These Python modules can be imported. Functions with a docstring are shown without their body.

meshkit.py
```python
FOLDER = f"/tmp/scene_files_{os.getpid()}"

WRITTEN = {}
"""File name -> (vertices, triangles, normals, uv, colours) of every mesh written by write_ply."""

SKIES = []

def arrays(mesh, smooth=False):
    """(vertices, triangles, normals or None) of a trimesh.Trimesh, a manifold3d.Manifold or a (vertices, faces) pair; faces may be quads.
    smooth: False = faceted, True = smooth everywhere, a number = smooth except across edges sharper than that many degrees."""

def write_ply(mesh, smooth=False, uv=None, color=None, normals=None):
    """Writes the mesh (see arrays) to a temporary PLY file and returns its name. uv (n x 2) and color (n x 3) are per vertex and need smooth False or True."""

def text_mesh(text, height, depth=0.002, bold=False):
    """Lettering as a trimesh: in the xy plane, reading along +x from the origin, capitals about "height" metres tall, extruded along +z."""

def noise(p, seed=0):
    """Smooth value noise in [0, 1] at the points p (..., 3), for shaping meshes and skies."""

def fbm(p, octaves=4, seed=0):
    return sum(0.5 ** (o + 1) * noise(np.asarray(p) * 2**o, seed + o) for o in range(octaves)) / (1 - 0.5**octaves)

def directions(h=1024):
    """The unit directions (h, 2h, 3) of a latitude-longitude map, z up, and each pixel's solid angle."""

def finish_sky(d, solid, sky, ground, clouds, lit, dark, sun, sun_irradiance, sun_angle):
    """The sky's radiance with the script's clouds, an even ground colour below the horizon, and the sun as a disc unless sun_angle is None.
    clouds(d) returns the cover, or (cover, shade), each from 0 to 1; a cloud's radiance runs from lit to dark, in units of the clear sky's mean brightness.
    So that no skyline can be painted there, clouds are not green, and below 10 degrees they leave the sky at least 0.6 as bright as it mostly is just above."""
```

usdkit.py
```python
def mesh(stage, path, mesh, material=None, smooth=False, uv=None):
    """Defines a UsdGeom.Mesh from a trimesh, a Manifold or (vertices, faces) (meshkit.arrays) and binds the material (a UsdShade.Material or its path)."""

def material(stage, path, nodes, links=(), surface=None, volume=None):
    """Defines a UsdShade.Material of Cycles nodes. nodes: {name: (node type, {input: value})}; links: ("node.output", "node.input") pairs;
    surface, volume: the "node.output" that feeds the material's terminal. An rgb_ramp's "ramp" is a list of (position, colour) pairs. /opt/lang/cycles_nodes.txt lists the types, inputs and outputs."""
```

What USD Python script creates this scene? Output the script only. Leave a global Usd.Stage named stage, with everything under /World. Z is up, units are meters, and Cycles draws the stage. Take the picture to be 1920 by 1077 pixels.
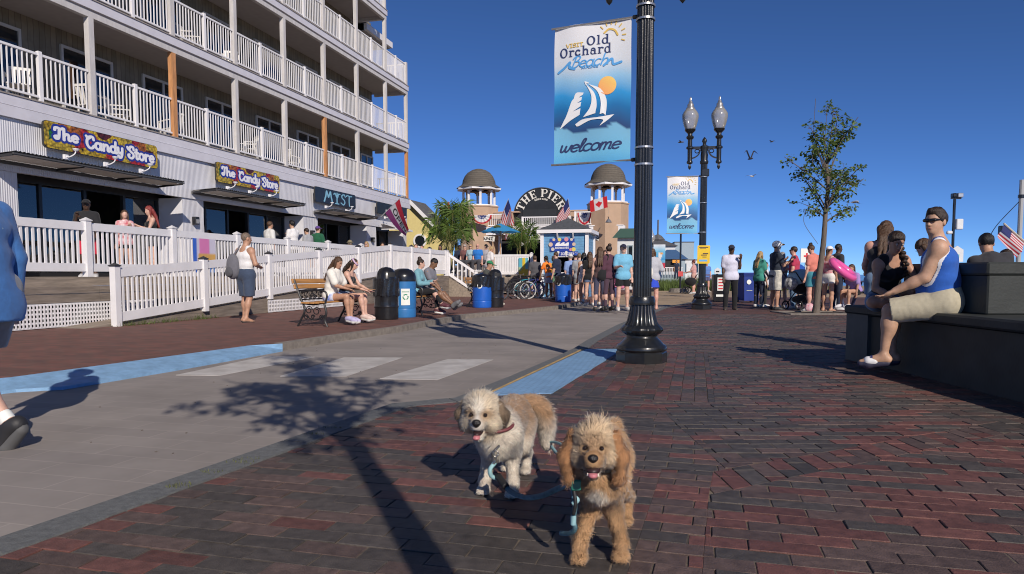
import math, random
import numpy as np, trimesh, shapely, usdkit, meshkit
from shapely import affinity
from shapely.geometry import Polygon, LineString, Point, box as sbox
from shapely.ops import unary_union
from pxr import Usd, UsdGeom, UsdLux, UsdShade, Sdf, Gf, Vt

stage = Usd.Stage.CreateInMemory()
UsdGeom.SetStageUpAxis(stage, "Z"); UsdGeom.SetStageMetersPerUnit(stage, 1.0)
UsdGeom.Xform.Define(stage, "/World"); UsdGeom.Scope.Define(stage, "/World/Looks")
T_ = Sdf.ValueTypeNames
PI = math.pi

# ------------------------------------------------------------------ camera, sky, sun, exposure
CAM_H, FPX, PITCH, CY = 0.95, 1330.0, math.radians(3.9), 606.0
EXPOSURE = 0.0
SUN_AZ, SUN_EL = math.radians(160.0), math.radians(30.0)      # azimuth clockwise from +y of the direction towards the sun
cam = UsdGeom.Camera.Define(stage, "/World/camera")
cam.CreateHorizontalApertureAttr(36.0); cam.CreateFocalLengthAttr(36.0 * FPX / 1920)
cam.CreateVerticalApertureOffsetAttr((CY - 538.5) / 1920 * 36.0)
cam.CreateExposureAttr(EXPOSURE)
xf = UsdGeom.Xformable(cam); xf.AddTranslateOp().Set(Gf.Vec3d(0, 0, CAM_H)); xf.AddRotateXOp().Set(90 - math.degrees(PITCH))
dome = UsdLux.DomeLight.Define(stage, "/World/sky")
dome.GetPrim().SetCustomDataByKey("kind", "structure")
sky_m = usdkit.material(stage, "/World/Looks/sky_air", {
    "s": ("sky_texture", {"sky_type": "single_scattering", "sun_disc": False, "sun_elevation": SUN_EL, "sun_rotation": SUN_AZ, "altitude": 3000.0,
                          "air_density": 0.6, "aerosol_density": 0.0, "ozone_density": 10.0}),
    "b": ("background_shader", {"strength": 0.113})}, [("s.color", "b.color")], surface="b.background")
UsdShade.MaterialBindingAPI.Apply(dome.GetPrim()).Bind(sky_m)
sun = UsdLux.DistantLight.Define(stage, "/World/sun")
sun.CreateIntensityAttr(1.15); sun.CreateAngleAttr(0.53); sun.CreateNormalizeAttr(True); sun.CreateColorAttr(Gf.Vec3f(1.0, 0.90, 0.79))
sx = UsdGeom.Xformable(sun); sx.AddRotateZOp().Set(-math.degrees(SUN_AZ)); sx.AddRotateXOp().Set(-(90 - math.degrees(SUN_EL)))

# ------------------------------------------------------------------ calibration of the place: rays of the photograph meet real planes
_F = np.array([0, math.cos(PITCH), -math.sin(PITCH)]); _U = np.array([0, math.sin(PITCH), math.cos(PITCH)]); _R = np.array([1.0, 0, 0])
EYE = np.array([0, 0, CAM_H])
def ray(px, py): return _F + _R * (px - 960) / FPX + _U * (CY - py) / FPX
def G(px, py, z=0.0):
    r = ray(px, py); return EYE + r * ((z - CAM_H) / r[2])
def AT(px, py, y):
    r = ray(px, py); return EYE + r * (y / r[1])
ST = math.radians(14.54)                       # heading of the street, to the right of +y
UD = np.array([math.sin(ST), math.cos(ST), 0.0])   # along the street
ND = np.array([-math.cos(ST), math.sin(ST), 0.0])  # to its left
def SW(s, D, z=0.0): return UD * s + ND * D + np.array([0, 0, z])       # street frame to world
def FAC(px, py, D):
    r = ray(px, py); t = D / (r @ ND); p = EYE + r * t
    return p @ UD, p[2]
STREET_RZ = -math.degrees(ST)                  # rotating local +y onto the street's direction

# ------------------------------------------------------------------ prims
_names = {}
def numbered(parent, name):
    k = (parent, name); n = _names.get(k, 0); _names[k] = n + 1
    return f"{parent}/{name}" if n == 0 else f"{parent}/{name}_{n:03d}"
def meta(path, label=None, cat=None, group=None, kind=None):
    p = stage.GetPrimAtPath(path)
    for k, v in (("label", label), ("category", cat), ("group", group), ("kind", kind)):
        if v: p.SetCustomDataByKey(k, v)
def thing(name, label, cat, loc=(0, 0, 0), rz=0.0, group=None, kind=None, scale=None):
    path = numbered("/World", name)
    x = UsdGeom.Xform.Define(stage, path)
    x.AddTranslateOp().Set(Gf.Vec3d(*map(float, loc))); x.AddRotateZOp().Set(float(rz))
    if scale: x.AddScaleOp().Set(Gf.Vec3f(*map(float, scale)))
    meta(path, label, cat, group, kind)
    return path
def part(parent, name, m, mat, smooth=False, label=None, kind=None, col=None):
    path = numbered(parent, name)
    if isinstance(m, MB): m = m.get()
    if col is not None:
        pr = usdkit.mesh(stage, path, m, mat, True if smooth else False)
        UsdGeom.PrimvarsAPI(pr).CreatePrimvar("col", T_.Color3fArray, "vertex").Set(Vt.Vec3fArray.FromNumpy(np.asarray(col, np.float32)))
    else:
        usdkit.mesh(stage, path, m, mat, smooth)
    meta(path, label, None, None, kind)
    return path
def solo(name, m, mat, label=None, cat=None, group=None, kind=None, smooth=False, col=None):
    path = part("/World", name, m, mat, smooth, None, None, col)
    meta(path, label, cat, group, kind)
    return path
def copy_of(src, name, loc, rz, label, cat, group=None, scale=None):
    path = thing(name, label, cat, loc, rz, group, None, scale)
    p = stage.GetPrimAtPath(path)
    p.GetReferences().AddInternalReference(src); p.SetInstanceable(True)
    return path

# ------------------------------------------------------------------ mesh building
class MB:
    def __init__(s): s.v, s.f, s.n = [], [], 0
    def add(s, v, f):
        v = np.asarray(v, float); f = np.asarray(f, int)
        if f.shape[1] == 4: f = np.vstack([f[:, [0, 1, 2]], f[:, [0, 2, 3]]])
        s.v.append(v); s.f.append(f + s.n); s.n += len(v); return s
    def get(s): return np.vstack(s.v), np.vstack(s.f)
    def mesh(s, m): return s.add(np.array(m.vertices), np.array(m.faces))
    def box(s, c, size, rz=0.0, R=None):
        h = np.asarray(size, float) / 2
        v = np.array([[x, y, z] for x in (-1, 1) for y in (-1, 1) for z in (-1, 1)]) * h
        if R is not None: v = v @ np.asarray(R).T
        elif rz: v = rot(v, rz)
        return s.add(v + np.asarray(c, float), BOXF)
    def bar(s, a, b, w, h, up=(0, 0, 1)):
        a, b = np.asarray(a, float), np.asarray(b, float); t = b - a; L = np.linalg.norm(t); t = t / L
        x = np.cross(t, up); x /= np.linalg.norm(x) + 1e-12; z = np.cross(x, t)
        return s.box((a + b) / 2, (w, L, h), R=np.stack([x, t, z], 1))
    def tube(s, pts, r, sides=8, caps=True):
        p = np.asarray(pts, float); r = np.broadcast_to(r, (len(p),))
        t = np.gradient(p, axis=0); t /= np.linalg.norm(t, axis=1, keepdims=True) + 1e-12
        a = np.zeros_like(t); ref = np.array([0, 0, 1.0]) if abs(t[0][2]) < .9 else np.array([1.0, 0, 0])
        a[0] = np.cross(t[0], ref); a[0] /= np.linalg.norm(a[0])
        for i in range(1, len(p)):
            w = a[i - 1] - t[i] * (a[i - 1] @ t[i]); a[i] = w / (np.linalg.norm(w) + 1e-12)
        b = np.cross(t, a); an = np.arange(sides) * 2 * PI / sides
        v = p[:, None] + r[:, None, None] * (np.cos(an)[None, :, None] * a[:, None] + np.sin(an)[None, :, None] * b[:, None])
        i, j = np.meshgrid(np.arange(len(p) - 1), np.arange(sides), indexing="ij")
        q = np.stack([i * sides + j, i * sides + (j + 1) % sides, (i + 1) * sides + (j + 1) % sides, (i + 1) * sides + j], -1).reshape(-1, 4)
        v = v.reshape(-1, 3); f = np.vstack([q[:, [0, 1, 2]], q[:, [0, 2, 3]]])
        if caps:
            n = len(v); v = np.vstack([v, p[:1], p[-1:]]); k = np.arange(sides); e = (len(p) - 1) * sides
            f = np.vstack([f, np.stack([np.full(sides, n), (k + 1) % sides, k], 1), np.stack([np.full(sides, n + 1), e + k, e + (k + 1) % sides], 1)])
        return s.add(v, f)
    def lathe(s, prof, seg=24, c=(0, 0, 0), rfun=None):
        """prof: (r, z) from bottom to top."""
        pr = np.asarray(prof, float); an = np.arange(seg) * 2 * PI / seg
        r = pr[:, 0][:, None] * np.ones(seg)
        if rfun is not None: r = r * rfun(an[None, :], pr[:, 1][:, None])
        v = np.stack([r * np.cos(an), r * np.sin(an), np.broadcast_to(pr[:, 1][:, None], r.shape)], -1).reshape(-1, 3)
        i, j = np.meshgrid(np.arange(len(pr) - 1), np.arange(seg), indexing="ij")
        q = np.stack([i * seg + j, i * seg + (j + 1) % seg, (i + 1) * seg + (j + 1) % seg, (i + 1) * seg + j], -1).reshape(-1, 4)
        return s.add(v + np.asarray(c, float), q)
    def prism(s, poly, z0, z1, M=None):
        """shapely polygon(s) extruded from z0 to z1; M maps (n,3) local points to place."""
        for g in getattr(poly, "geoms", [poly]):
            if g.is_empty or g.area < 1e-10: continue
            m = trimesh.creation.extrude_polygon(g, z1 - z0, engine="earcut")
            v = np.array(m.vertices); v[:, 2] += z0
            s.add(M(v) if M else v, np.array(m.faces))
        return s
    def quad(s, a, b, c, d): return s.add([a, b, c, d], [[0, 1, 2, 3]])
    def grid(s, P):
        n, m = P.shape[:2]; i, j = np.meshgrid(np.arange(n - 1), np.arange(m - 1), indexing="ij")
        q = np.stack([i * m + j, (i + 1) * m + j, (i + 1) * m + j + 1, i * m + j + 1], -1).reshape(-1, 4)
        return s.add(P.reshape(-1, 3), q)
    def ball(s, c, r, sub=2):
        m = trimesh.creation.icosphere(sub); return s.add(np.array(m.vertices) * np.asarray(r) + np.asarray(c, float), np.array(m.faces))
BOXF = np.array([[0, 1, 3, 2], [4, 6, 7, 5], [0, 4, 5, 1], [2, 3, 7, 6], [0, 2, 6, 4], [1, 5, 7, 3]])
def rot(v, deg):
    a = math.radians(deg); c, s = math.cos(a), math.sin(a)
    return np.asarray(v, float) @ np.array([[c, s, 0], [-s, c, 0], [0, 0, 1]])
def rbox(size, r=0.01, c=(0, 0, 0)):
    """A box whose twelve edges are chamfered."""
    h = np.asarray(size, float) / 2; r = min(r, h.min() * .9); v = []
    for x in (-1, 1):
        for y in (-1, 1):
            for z in (-1, 1):
                sg = np.array([x, y, z]); v += [sg * (h - np.array(k) * r) for k in ((0, 1, 1), (1, 0, 1), (1, 1, 0))]
    m = trimesh.convex.convex_hull(np.array(v)); m.apply_translation(c); return m
def circle_pts(c, r, n=24, a0=0, a1=2 * PI): a = np.linspace(a0, a1, n); return np.stack([c[0] + r * np.cos(a), c[1] + r * np.sin(a)], 1)
def spline(pts, n=8):
    p = np.asarray(pts, float)
    if len(p) < 3: return p
    q = np.vstack([2 * p[0] - p[1], p, 2 * p[-1] - p[-2]]); out = []
    for i in range(1, len(q) - 2):
        t = np.linspace(0, 1, n, endpoint=False)[:, None]; a, b, c, d = q[i - 1], q[i], q[i + 1], q[i + 2]
        out.append(.5 * (2 * b + (c - a) * t + (2 * a - 5 * b + 4 * c - d) * t ** 2 + (3 * b - a - 3 * c + d) * t ** 3))
    return np.vstack(out + [p[-1:]])

# ------------------------------------------------------------------ materials
_mats = {}
def M(name, color, rough=0.6, metal=0.0, var=0.0, scale=6.0, bump=0.0, bscale=40.0, spec=0.5, coat=0.0, col2=None, sheen=0.0, trans=0.0, stretch=None, detail=4.0, sss=0.0, emis=None):
    """A plain procedural surface: colour varied by noise, with fine relief."""
    if name in _mats: return _mats[name]
    c = np.asarray(color, float); lo = c * (1 - var) if col2 is None else np.asarray(col2, float); hi = np.minimum(c * (1 + var), .95) if col2 is None else c
    nd = {"p": ("principled_bsdf", {"roughness": rough, "metallic": metal, "specular_ior_level": spec, "coat_weight": coat, "sheen_weight": sheen, "base_color": tuple(c)})}
    ln = []
    if sss: nd["p"][1].update({"subsurface_weight": sss, "subsurface_radius": (1.0, .35, .2), "subsurface_scale": .01})
    if emis: nd["p"][1].update({"emission_color": emis[0], "emission_strength": emis[1]})
    if var or col2 is not None or bump:
        nd["tc"] = ("texture_coordinate", {}); src = "tc.object"
        if stretch is not None:
            nd["mp"] = ("mapping", {"scale": stretch}); ln.append((src, "mp.vector")); src = "mp.vector"
    if var or col2 is not None:
        nd["n"] = ("noise_texture", {"scale": scale, "detail": detail, "roughness": .6})
        nd["r"] = ("rgb_ramp", {"ramp": [(0.3, tuple(lo)), (0.7, tuple(hi))]})
        ln += [(src, "n.vector"), ("n.fac", "r.fac"), ("r.color", "p.base_color")]
    if bump:
        nd["bn"] = ("noise_texture", {"scale": bscale, "detail": 3.0}); nd["b"] = ("bump", {"strength": bump, "distance": 0.01})
        ln += [(src, "bn.vector"), ("bn.fac", "b.height"), ("b.normal", "p.normal")]
    s = "p.BSDF"
    if trans:
        nd["t"] = ("translucent_bsdf", {"color": tuple(np.minimum(c * 1.6, 1))}); nd["x"] = ("mix_closure", {"fac": trans})
        if "r" in nd: ln.append(("r.color", "t.color"))
        ln += [("p.BSDF", "x.closure1"), ("t.BSDF", "x.closure2")]; s = "x.closure"
    _mats[name] = usdkit.material(stage, "/World/Looks/" + name, nd, ln, surface=s)
    return _mats[name]
def MCOL(name, rough=0.7, bump=0.0, bscale=60.0, var=0.0, vscale=30.0, spec=.4, trans=0.0):
    """Colour read from the mesh's own print (primvar col)."""
    if name in _mats: return _mats[name]
    nd = {"a": ("attribute", {"attribute": "col"}), "p": ("principled_bsdf", {"roughness": rough, "specular_ior_level": spec}), "tc": ("texture_coordinate", {})}
    ln = []
    if var:
        nd["n"] = ("noise_texture", {"scale": vscale, "detail": 4.0}); nd["mr"] = ("map_range", {"from_min": .3, "from_max": .7, "to_min": 1 - var, "to_max": 1 + var})
        nd["mx"] = ("vector_math", {"math_type": "scale"})
        ln += [("tc.object", "n.vector"), ("n.fac", "mr.value"), ("a.color", "mx.vector1"), ("mr.result", "mx.scale"), ("mx.vector", "p.base_color")]
    else: ln += [("a.color", "p.base_color")]
    if bump:
        nd["bn"] = ("noise_texture", {"scale": bscale, "detail": 3.0}); nd["b"] = ("bump", {"strength": bump, "distance": .01})
        ln += [("tc.object", "bn.vector"), ("bn.fac", "b.height"), ("b.normal", "p.normal")]
    s = "p.BSDF"
    if trans:
        nd["t"] = ("translucent_bsdf", {}); nd["x"] = ("mix_closure", {"fac": trans}); ln += [("a.color", "t.color"), ("p.BSDF", "x.closure1"), ("t.BSDF", "x.closure2")]; s = "x.closure"
    _mats[name] = usdkit.material(stage, "/World/Looks/" + name, nd, ln, surface=s)
    return _mats[name]
def glass_pane(name, tint=(.55, .62, .68), minr=0.0):
    if name in _mats: return _mats[name]
    _mats[name] = usdkit.material(stage, "/World/Looks/" + name, {
        "f": ("fresnel", {"IOR": 1.6}), "t": ("transparent_bsdf", {"color": tint}), "g": ("glossy_bsdf", {"color": (1, 1, 1), "roughness": .02}),
        "m": ("math", {"math_type": "maximum", "value2": minr}), "x": ("mix_closure", {})},
        [("f.fac", "m.value1"), ("m.value", "x.fac"), ("t.BSDF", "x.closure1"), ("g.BSDF", "x.closure2")], surface="x.closure")
    return _mats[name]
# ------------------------------------------------------------------ lettering drawn as strokes and as plain capitals
def _arc(cx, cy, rx, ry, a0, a1, n=14):
    a = np.radians(np.linspace(a0, a1, n)); return np.stack([cx + rx * np.cos(a), cy + ry * np.sin(a)], 1)
def _bowl(): return _arc(.42, .5, .38, .5, 40, 400, 26)
LOW = {
 "a": ([_bowl(), spline([(.82, 1.0), (.80, .3), (.86, .03), (1.0, .08)])], .98), "c": ([_arc(.45, .5, .40, .5, 48, 318, 20)], .86),
 "d": ([_bowl(), spline([(.82, 1.75), (.80, .3), (.86, .02), (1.0, .08)])], .98), "e": ([np.vstack([[(.08, .48), (.80, .60)], _arc(.45, .5, .38, .5, 15, 318, 20)])], .88),
 "h": ([[(.10, 1.75), (.10, 0)], spline([(.10, .5), (.32, .92), (.62, .98), (.74, .65), (.74, .12), (.92, .05)])], .95), "l": ([spline([(.12, .3), (.40, 1.45), (.30, 1.75), (.14, 1.45), (.14, .25), (.28, 0), (.48, .15)])], .46),
 "n": ([[(.10, 1.0), (.10, 0)], spline([(.10, .5), (.32, .92), (.62, .98), (.74, .65), (.74, .12), (.92, .05)])], .95),
 "m": ([[(.10, 1.0), (.10, 0)], spline([(.10, .55), (.28, .95), (.50, .95), (.55, .6), (.55, 0)]), spline([(.55, .55), (.74, .95), (.96, .95), (1.02, .6), (1.02, .12), (1.2, .05)])], 1.22),
 "o": ([_bowl(), spline([(.62, .94), (.78, .80), (.98, .88)])], .92), "r": ([[(.12, 1.0), (.12, 0)], spline([(.12, .55), (.32, .92), (.62, .95)])], .64),
 "t": ([spline([(.28, 1.5), (.26, .3), (.36, .02), (.58, .10)]), [(.02, 1.0), (.58, 1.0)]], .60), "w": ([spline([(.02, .98), (.10, .25), (.28, .02), (.46, .3), (.50, .85), (.54, .3), (.72, .02), (.92, .35), (.98, .9), (1.14, .88)])], 1.1),
 "y": ([spline([(.08, 1.0), (.14, .30), (.40, .12), (.70, .4)]), spline([(.74, 1.0), (.70, .1), (.52, -.5), (.2, -.55), (.12, -.3)])], .88),
}
UPP = {
 "T": ([spline([(.02, 1.30), (.10, 1.68), (.40, 1.72), (.75, 1.60), (1.05, 1.78)]), spline([(.62, 1.65), (.56, .6), (.42, .05), (.12, .0), (.02, .28), (.22, .40)])], .92),
 "C": ([spline([(1.05, 1.35), (.92, 1.75), (.45, 1.70), (.12, 1.15), (.12, .5), (.42, .02), (.85, .06), (1.08, .40)]), spline([(.02, 1.75), (.25, 1.42), (.55, 1.62)])], 1.12),
 "S": ([spline([(.98, 1.35), (.85, 1.75), (.40, 1.72), (.18, 1.35), (.45, 1.0), (.85, .75), (.95, .35), (.65, .0), (.20, .05), (.02, .38), (.22, .5)]), spline([(-.12, 1.6), (.06, 1.28), (.3, 1.5)])], 1.05),
 "B": ([spline([(.35, 1.7), (.30, .9), (.22, .02)]), spline([(.02, 1.35), (.25, 1.72), (.72, 1.76), (.88, 1.40), (.62, 1.0), (.35, .95)]), spline([(.40, .95), (.85, .88), (.98, .45), (.65, .02), (.10, .05), (-.05, .3)])], 1.05),
 "O": ([_arc(.62, .85, .58, .85, 0, 360, 36)], 1.32),
 "M": ([spline([(.0, 0), (.22, .9), (.34, 1.7)]), [(.34, 1.7), (.58, .75), (.86, 1.7)], spline([(.86, 1.7), (.98, .8), (1.12, .05)])], 1.32),
 "Y": ([spline([(.0, 1.45), (.22, 1.65), (.36, 1.3), (.55, .85)]), spline([(1.05, 1.62), (.82, 1.6), (.70, 1.2), (.55, .85), (.55, .05)]), [(.28, .03), (.82, .03)], [(.56, 1.72), (.56, 1.25)]], 1.2),
}
def script(text, xh, w, slant=.0, track=0.0, space=.5):
    """Brush lettering as a shapely shape: xh = x-height, w = stroke width, in metres."""
    out, x = [], 0.0
    for ch in text:
        if ch == " ": x += space; continue
        g, adv = (LOW.get(ch) or UPP[ch])
        for st in g:
            p = np.asarray(st, float) * xh; p[:, 0] += x * xh + p[:, 1] * slant
            out.append(LineString(p).buffer(w / 2, 6))
        x += adv + track
    return unary_union(out), x * xh
def serif(text, h, w, track=.12):
    """Upright slab serif letters (capitals h tall); lower case is o, l, d, r, c, h, a."""
    sh, x, xh, s = [], 0.0, .68, .15
    R = lambda *a: sbox(a[0], a[1], a[2], a[3])
    def ring(cx, cy, rx, ry, t): 
        return affinity.scale(Point(0, 0).buffer(1, 24), rx, ry).difference(affinity.scale(Point(0, 0).buffer(1, 24), rx - t, ry - t * .6))
    for ch in text:
        sf_ = .05; L = []; t = .17
        if ch == " ": x += .42; continue
        if ch == "O": L, a = [affinity.translate(ring(0, 0, .42, .52, .17), .44, .5)], .90
        elif ch == "T": L, a = [R(.28, 0, .48, 1), R(.15, 0, .61, .08), R(.0, .90, .76, 1), R(0, .74, .07, 1), R(.69, .74, .76, 1)], .78
        elif ch == "H": L, a = [R(.1, 0, .30, 1), R(.60, 0, .80, 1), R(.3, .45, .6, .56)] + [R(q, z, q + .36, z + .08) for q in (.02, .52) for z in (0, .92)], .92
        elif ch == "E": L, a = [R(.1, 0, .30, 1), R(.02, 0, .72, .09), R(.02, .91, .72, 1), R(.3, .45, .56, .55), R(.65, 0, .72, .26), R(.65, .74, .72, 1), R(.5, .36, .57, .64)], .78
        elif ch == "P" or ch == "R":
            bowl = sbox(.2, .44, .48, 1).union(affinity.translate(affinity.scale(Point(0, 0).buffer(1, 20), .28, .28), .48, .72)).difference(sbox(.3, .53, .5, .91).union(affinity.translate(affinity.scale(Point(0, 0).buffer(1, 20), .12, .19), .5, .72)))
            L, a = [R(.1, 0, .30, 1), R(.02, 0, .40, .08), R(.02, .92, .3, 1), bowl], .80
            if ch == "R": L.append(Polygon([(.40, .47), (.60, .47), (.86, 0), (.62, 0)])); L.append(R(.58, 0, .92, .08)); a = .94
        elif ch == "I": L, a = [R(.1, 0, .30, 1), R(.0, 0, .40, .08), R(.0, .92, .40, 1)], .44
        elif ch == "l": L, a = [R(.1, 0, .25, 1.04), R(.0, 0, .35, .06), R(.0, .98, .25, 1.04)], .36
        elif ch == "d": L, a = [affinity.translate(ring(0, 0, .30, .35, .14), .32, .33), R(.47, 0, .62, 1.04), R(.36, .98, .62, 1.04), R(.47, 0, .70, .06)], .72
        elif ch == "a": L, a = [affinity.translate(ring(0, 0, .26, .24, .12), .28, .22), R(.42, 0, .56, .5), LineString(_arc(.30, .45, .19, .19, 0, 165)).buffer(.06), R(.42, 0, .66, .06)], .66
        elif ch == "r": L, a = [R(.1, 0, .25, .68), R(0, 0, .36, .06), R(0, .62, .25, .68), LineString(_arc(.40, .42, .2, .2, 40, 150)).buffer(.06)], .54
        elif ch == "c": L, a = [LineString(_arc(.33, .33, .25, .28, 45, 320, 20)).buffer(.075)], .62
        elif ch == "h": L, a = [R(.1, 0, .25, 1.04), R(0, .98, .25, 1.04), R(0, 0, .34, .06), R(.52, 0, .66, .42), R(.43, 0, .75, .06), LineString(_arc(.40, .40, .2, .22, 0, 160)).buffer(.07)], .76
        sh += [affinity.translate(q, x, 0) for q in L]; x += a + track
    return affinity.scale(unary_union(sh), h, h, origin=(0, 0)), x * h
_caps_cache = {}
def caps(text, h, bold=True):
    """Plain sans lettering as a shapely shape in the xy plane (from the kit's text mesh)."""
    m = meshkit.text_mesh(text, h, .001, bold); v, f = np.array(m.vertices), np.array(m.faces)
    n = np.cross(v[f[:, 1]] - v[f[:, 0]], v[f[:, 2]] - v[f[:, 0]]); f = f[n[:, 2] > 1e-12]; f = f[np.abs(v[f][:, :, 2] - v[:, 2].max()).max(1) < 1e-6]
    return unary_union([Polygon(v[t][:, :2]).buffer(1e-5) for t in f])
def fit(shape, x0, y0, x1, y1, keep=True):
    a = shape.bounds; sx_, sy_ = (x1 - x0) / (a[2] - a[0]), (y1 - y0) / (a[3] - a[1])
    if keep: sx_ = sy_ = min(sx_, sy_)
    s = affinity.scale(shape, sx_, sy_, origin=(0, 0)); b = s.bounds
    return affinity.translate(s, (x0 + x1) / 2 - (b[0] + b[2]) / 2, (y0 + y1) / 2 - (b[1] + b[3]) / 2)
def FACE_Y(v): v = np.asarray(v); return np.stack([v[:, 2], v[:, 0], v[:, 1]], 1)          # drawn (x, y), raised out of a wall that faces local +x, reading along +y
def FACE_X(v): v = np.asarray(v); return np.stack([v[:, 0], -v[:, 2], v[:, 1]], 1)         # on a wall that faces local -y, reading along +x
def rrect(w, h, r): return sbox(r, r, w - r, h - r).buffer(r, 6)
# ================================================================== the setting: ground, sea, road, pavements
rng = np.random.default_rng(7)
def BRICKMAT(name, c1, c2, mortar, bw, rh, scale=1.0, ms=.012, rough=.75, bump=.3, bias=0.0, noise_var=.25, rz=0.0, nscale=3.0):
    if name in _mats: return _mats[name]
    _mats[name] = usdkit.material(stage, "/World/Looks/" + name, {
        "tc": ("texture_coordinate", {}), "mp": ("mapping", {"rotation": (0, 0, rz)}),
        "b": ("brick_texture", {"color1": c1, "color2": c2, "mortar": mortar, "scale": scale, "mortar_size": ms, "mortar_smooth": .2, "bias": bias, "brick_width": bw, "row_height": rh}),
        "n": ("noise_texture", {"scale": nscale, "detail": 8.0, "roughness": .65}), "mr": ("map_range", {"from_min": .25, "from_max": .75, "to_min": 1 - noise_var, "to_max": 1 + noise_var}),
        "mx": ("vector_math", {"math_type": "scale"}), "n2": ("noise_texture", {"scale": 160.0, "detail": 2.0}), "ad": ("math", {"math_type": "multiply_add", "value2": .25}),
        "bp": ("bump", {"strength": bump, "distance": .006}), "inv": ("math", {"math_type": "subtract", "value1": 1.0}),
        "p": ("principled_bsdf", {"roughness": rough, "specular_ior_level": .35})},
        [("tc.object", "mp.vector"), ("mp.vector", "b.vector"), ("tc.object", "n.vector"), ("tc.object", "n2.vector"), ("n.fac", "mr.value"), ("b.color", "mx.vector1"), ("mr.result", "mx.scale"), ("mx.vector", "p.base_color"),
         ("b.fac", "inv.value2"), ("n2.fac", "ad.value1"), ("inv.value", "ad.value3"), ("ad.value", "bp.height"), ("bp.normal", "p.normal")], surface="p.BSDF")
    return _mats[name]

sand_m = M("sand", (.34, .25, .16), .95, var=.22, scale=.8, bump=.6, bscale=9)
_gy = np.array([-90, 0, 45, 80, 110, 150, 400, 4000, 30000.0]); _gz = np.array([-.16, -.16, -.16, -.3, -1.6, -4, -5, -5, -5.0])
_gx = np.array([-20000, -400, -60, 0, 60, 400, 20000.0])
P = np.zeros((len(_gx), len(_gy), 3)); P[..., 0] = _gx[:, None]; P[..., 1] = _gy[None]; P[..., 2] = _gz[None]
solo("ground", MB().grid(P), sand_m, kind="structure")
sea_m = usdkit.material(stage, "/World/Looks/sea", {"tc": ("texture_coordinate", {}), "mp": ("mapping", {"scale": (.12, .5, 1)}), "n": ("noise_texture", {"scale": 1.0, "detail": 6.0}),
    "b": ("bump", {"strength": .5, "distance": .4}), "p": ("principled_bsdf", {"base_color": (.03, .07, .11), "roughness": .15, "ior": 1.33})},
    [("tc.object", "mp.vector"), ("mp.vector", "n.vector"), ("n.fac", "b.height"), ("b.normal", "p.normal")], surface="p.BSDF")
solo("sea", MB().quad((-20000, 100, -2.2), (20000, 100, -2.2), (20000, 30000, -2.2), (-20000, 30000, -2.2)), sea_m, kind="structure")

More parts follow.
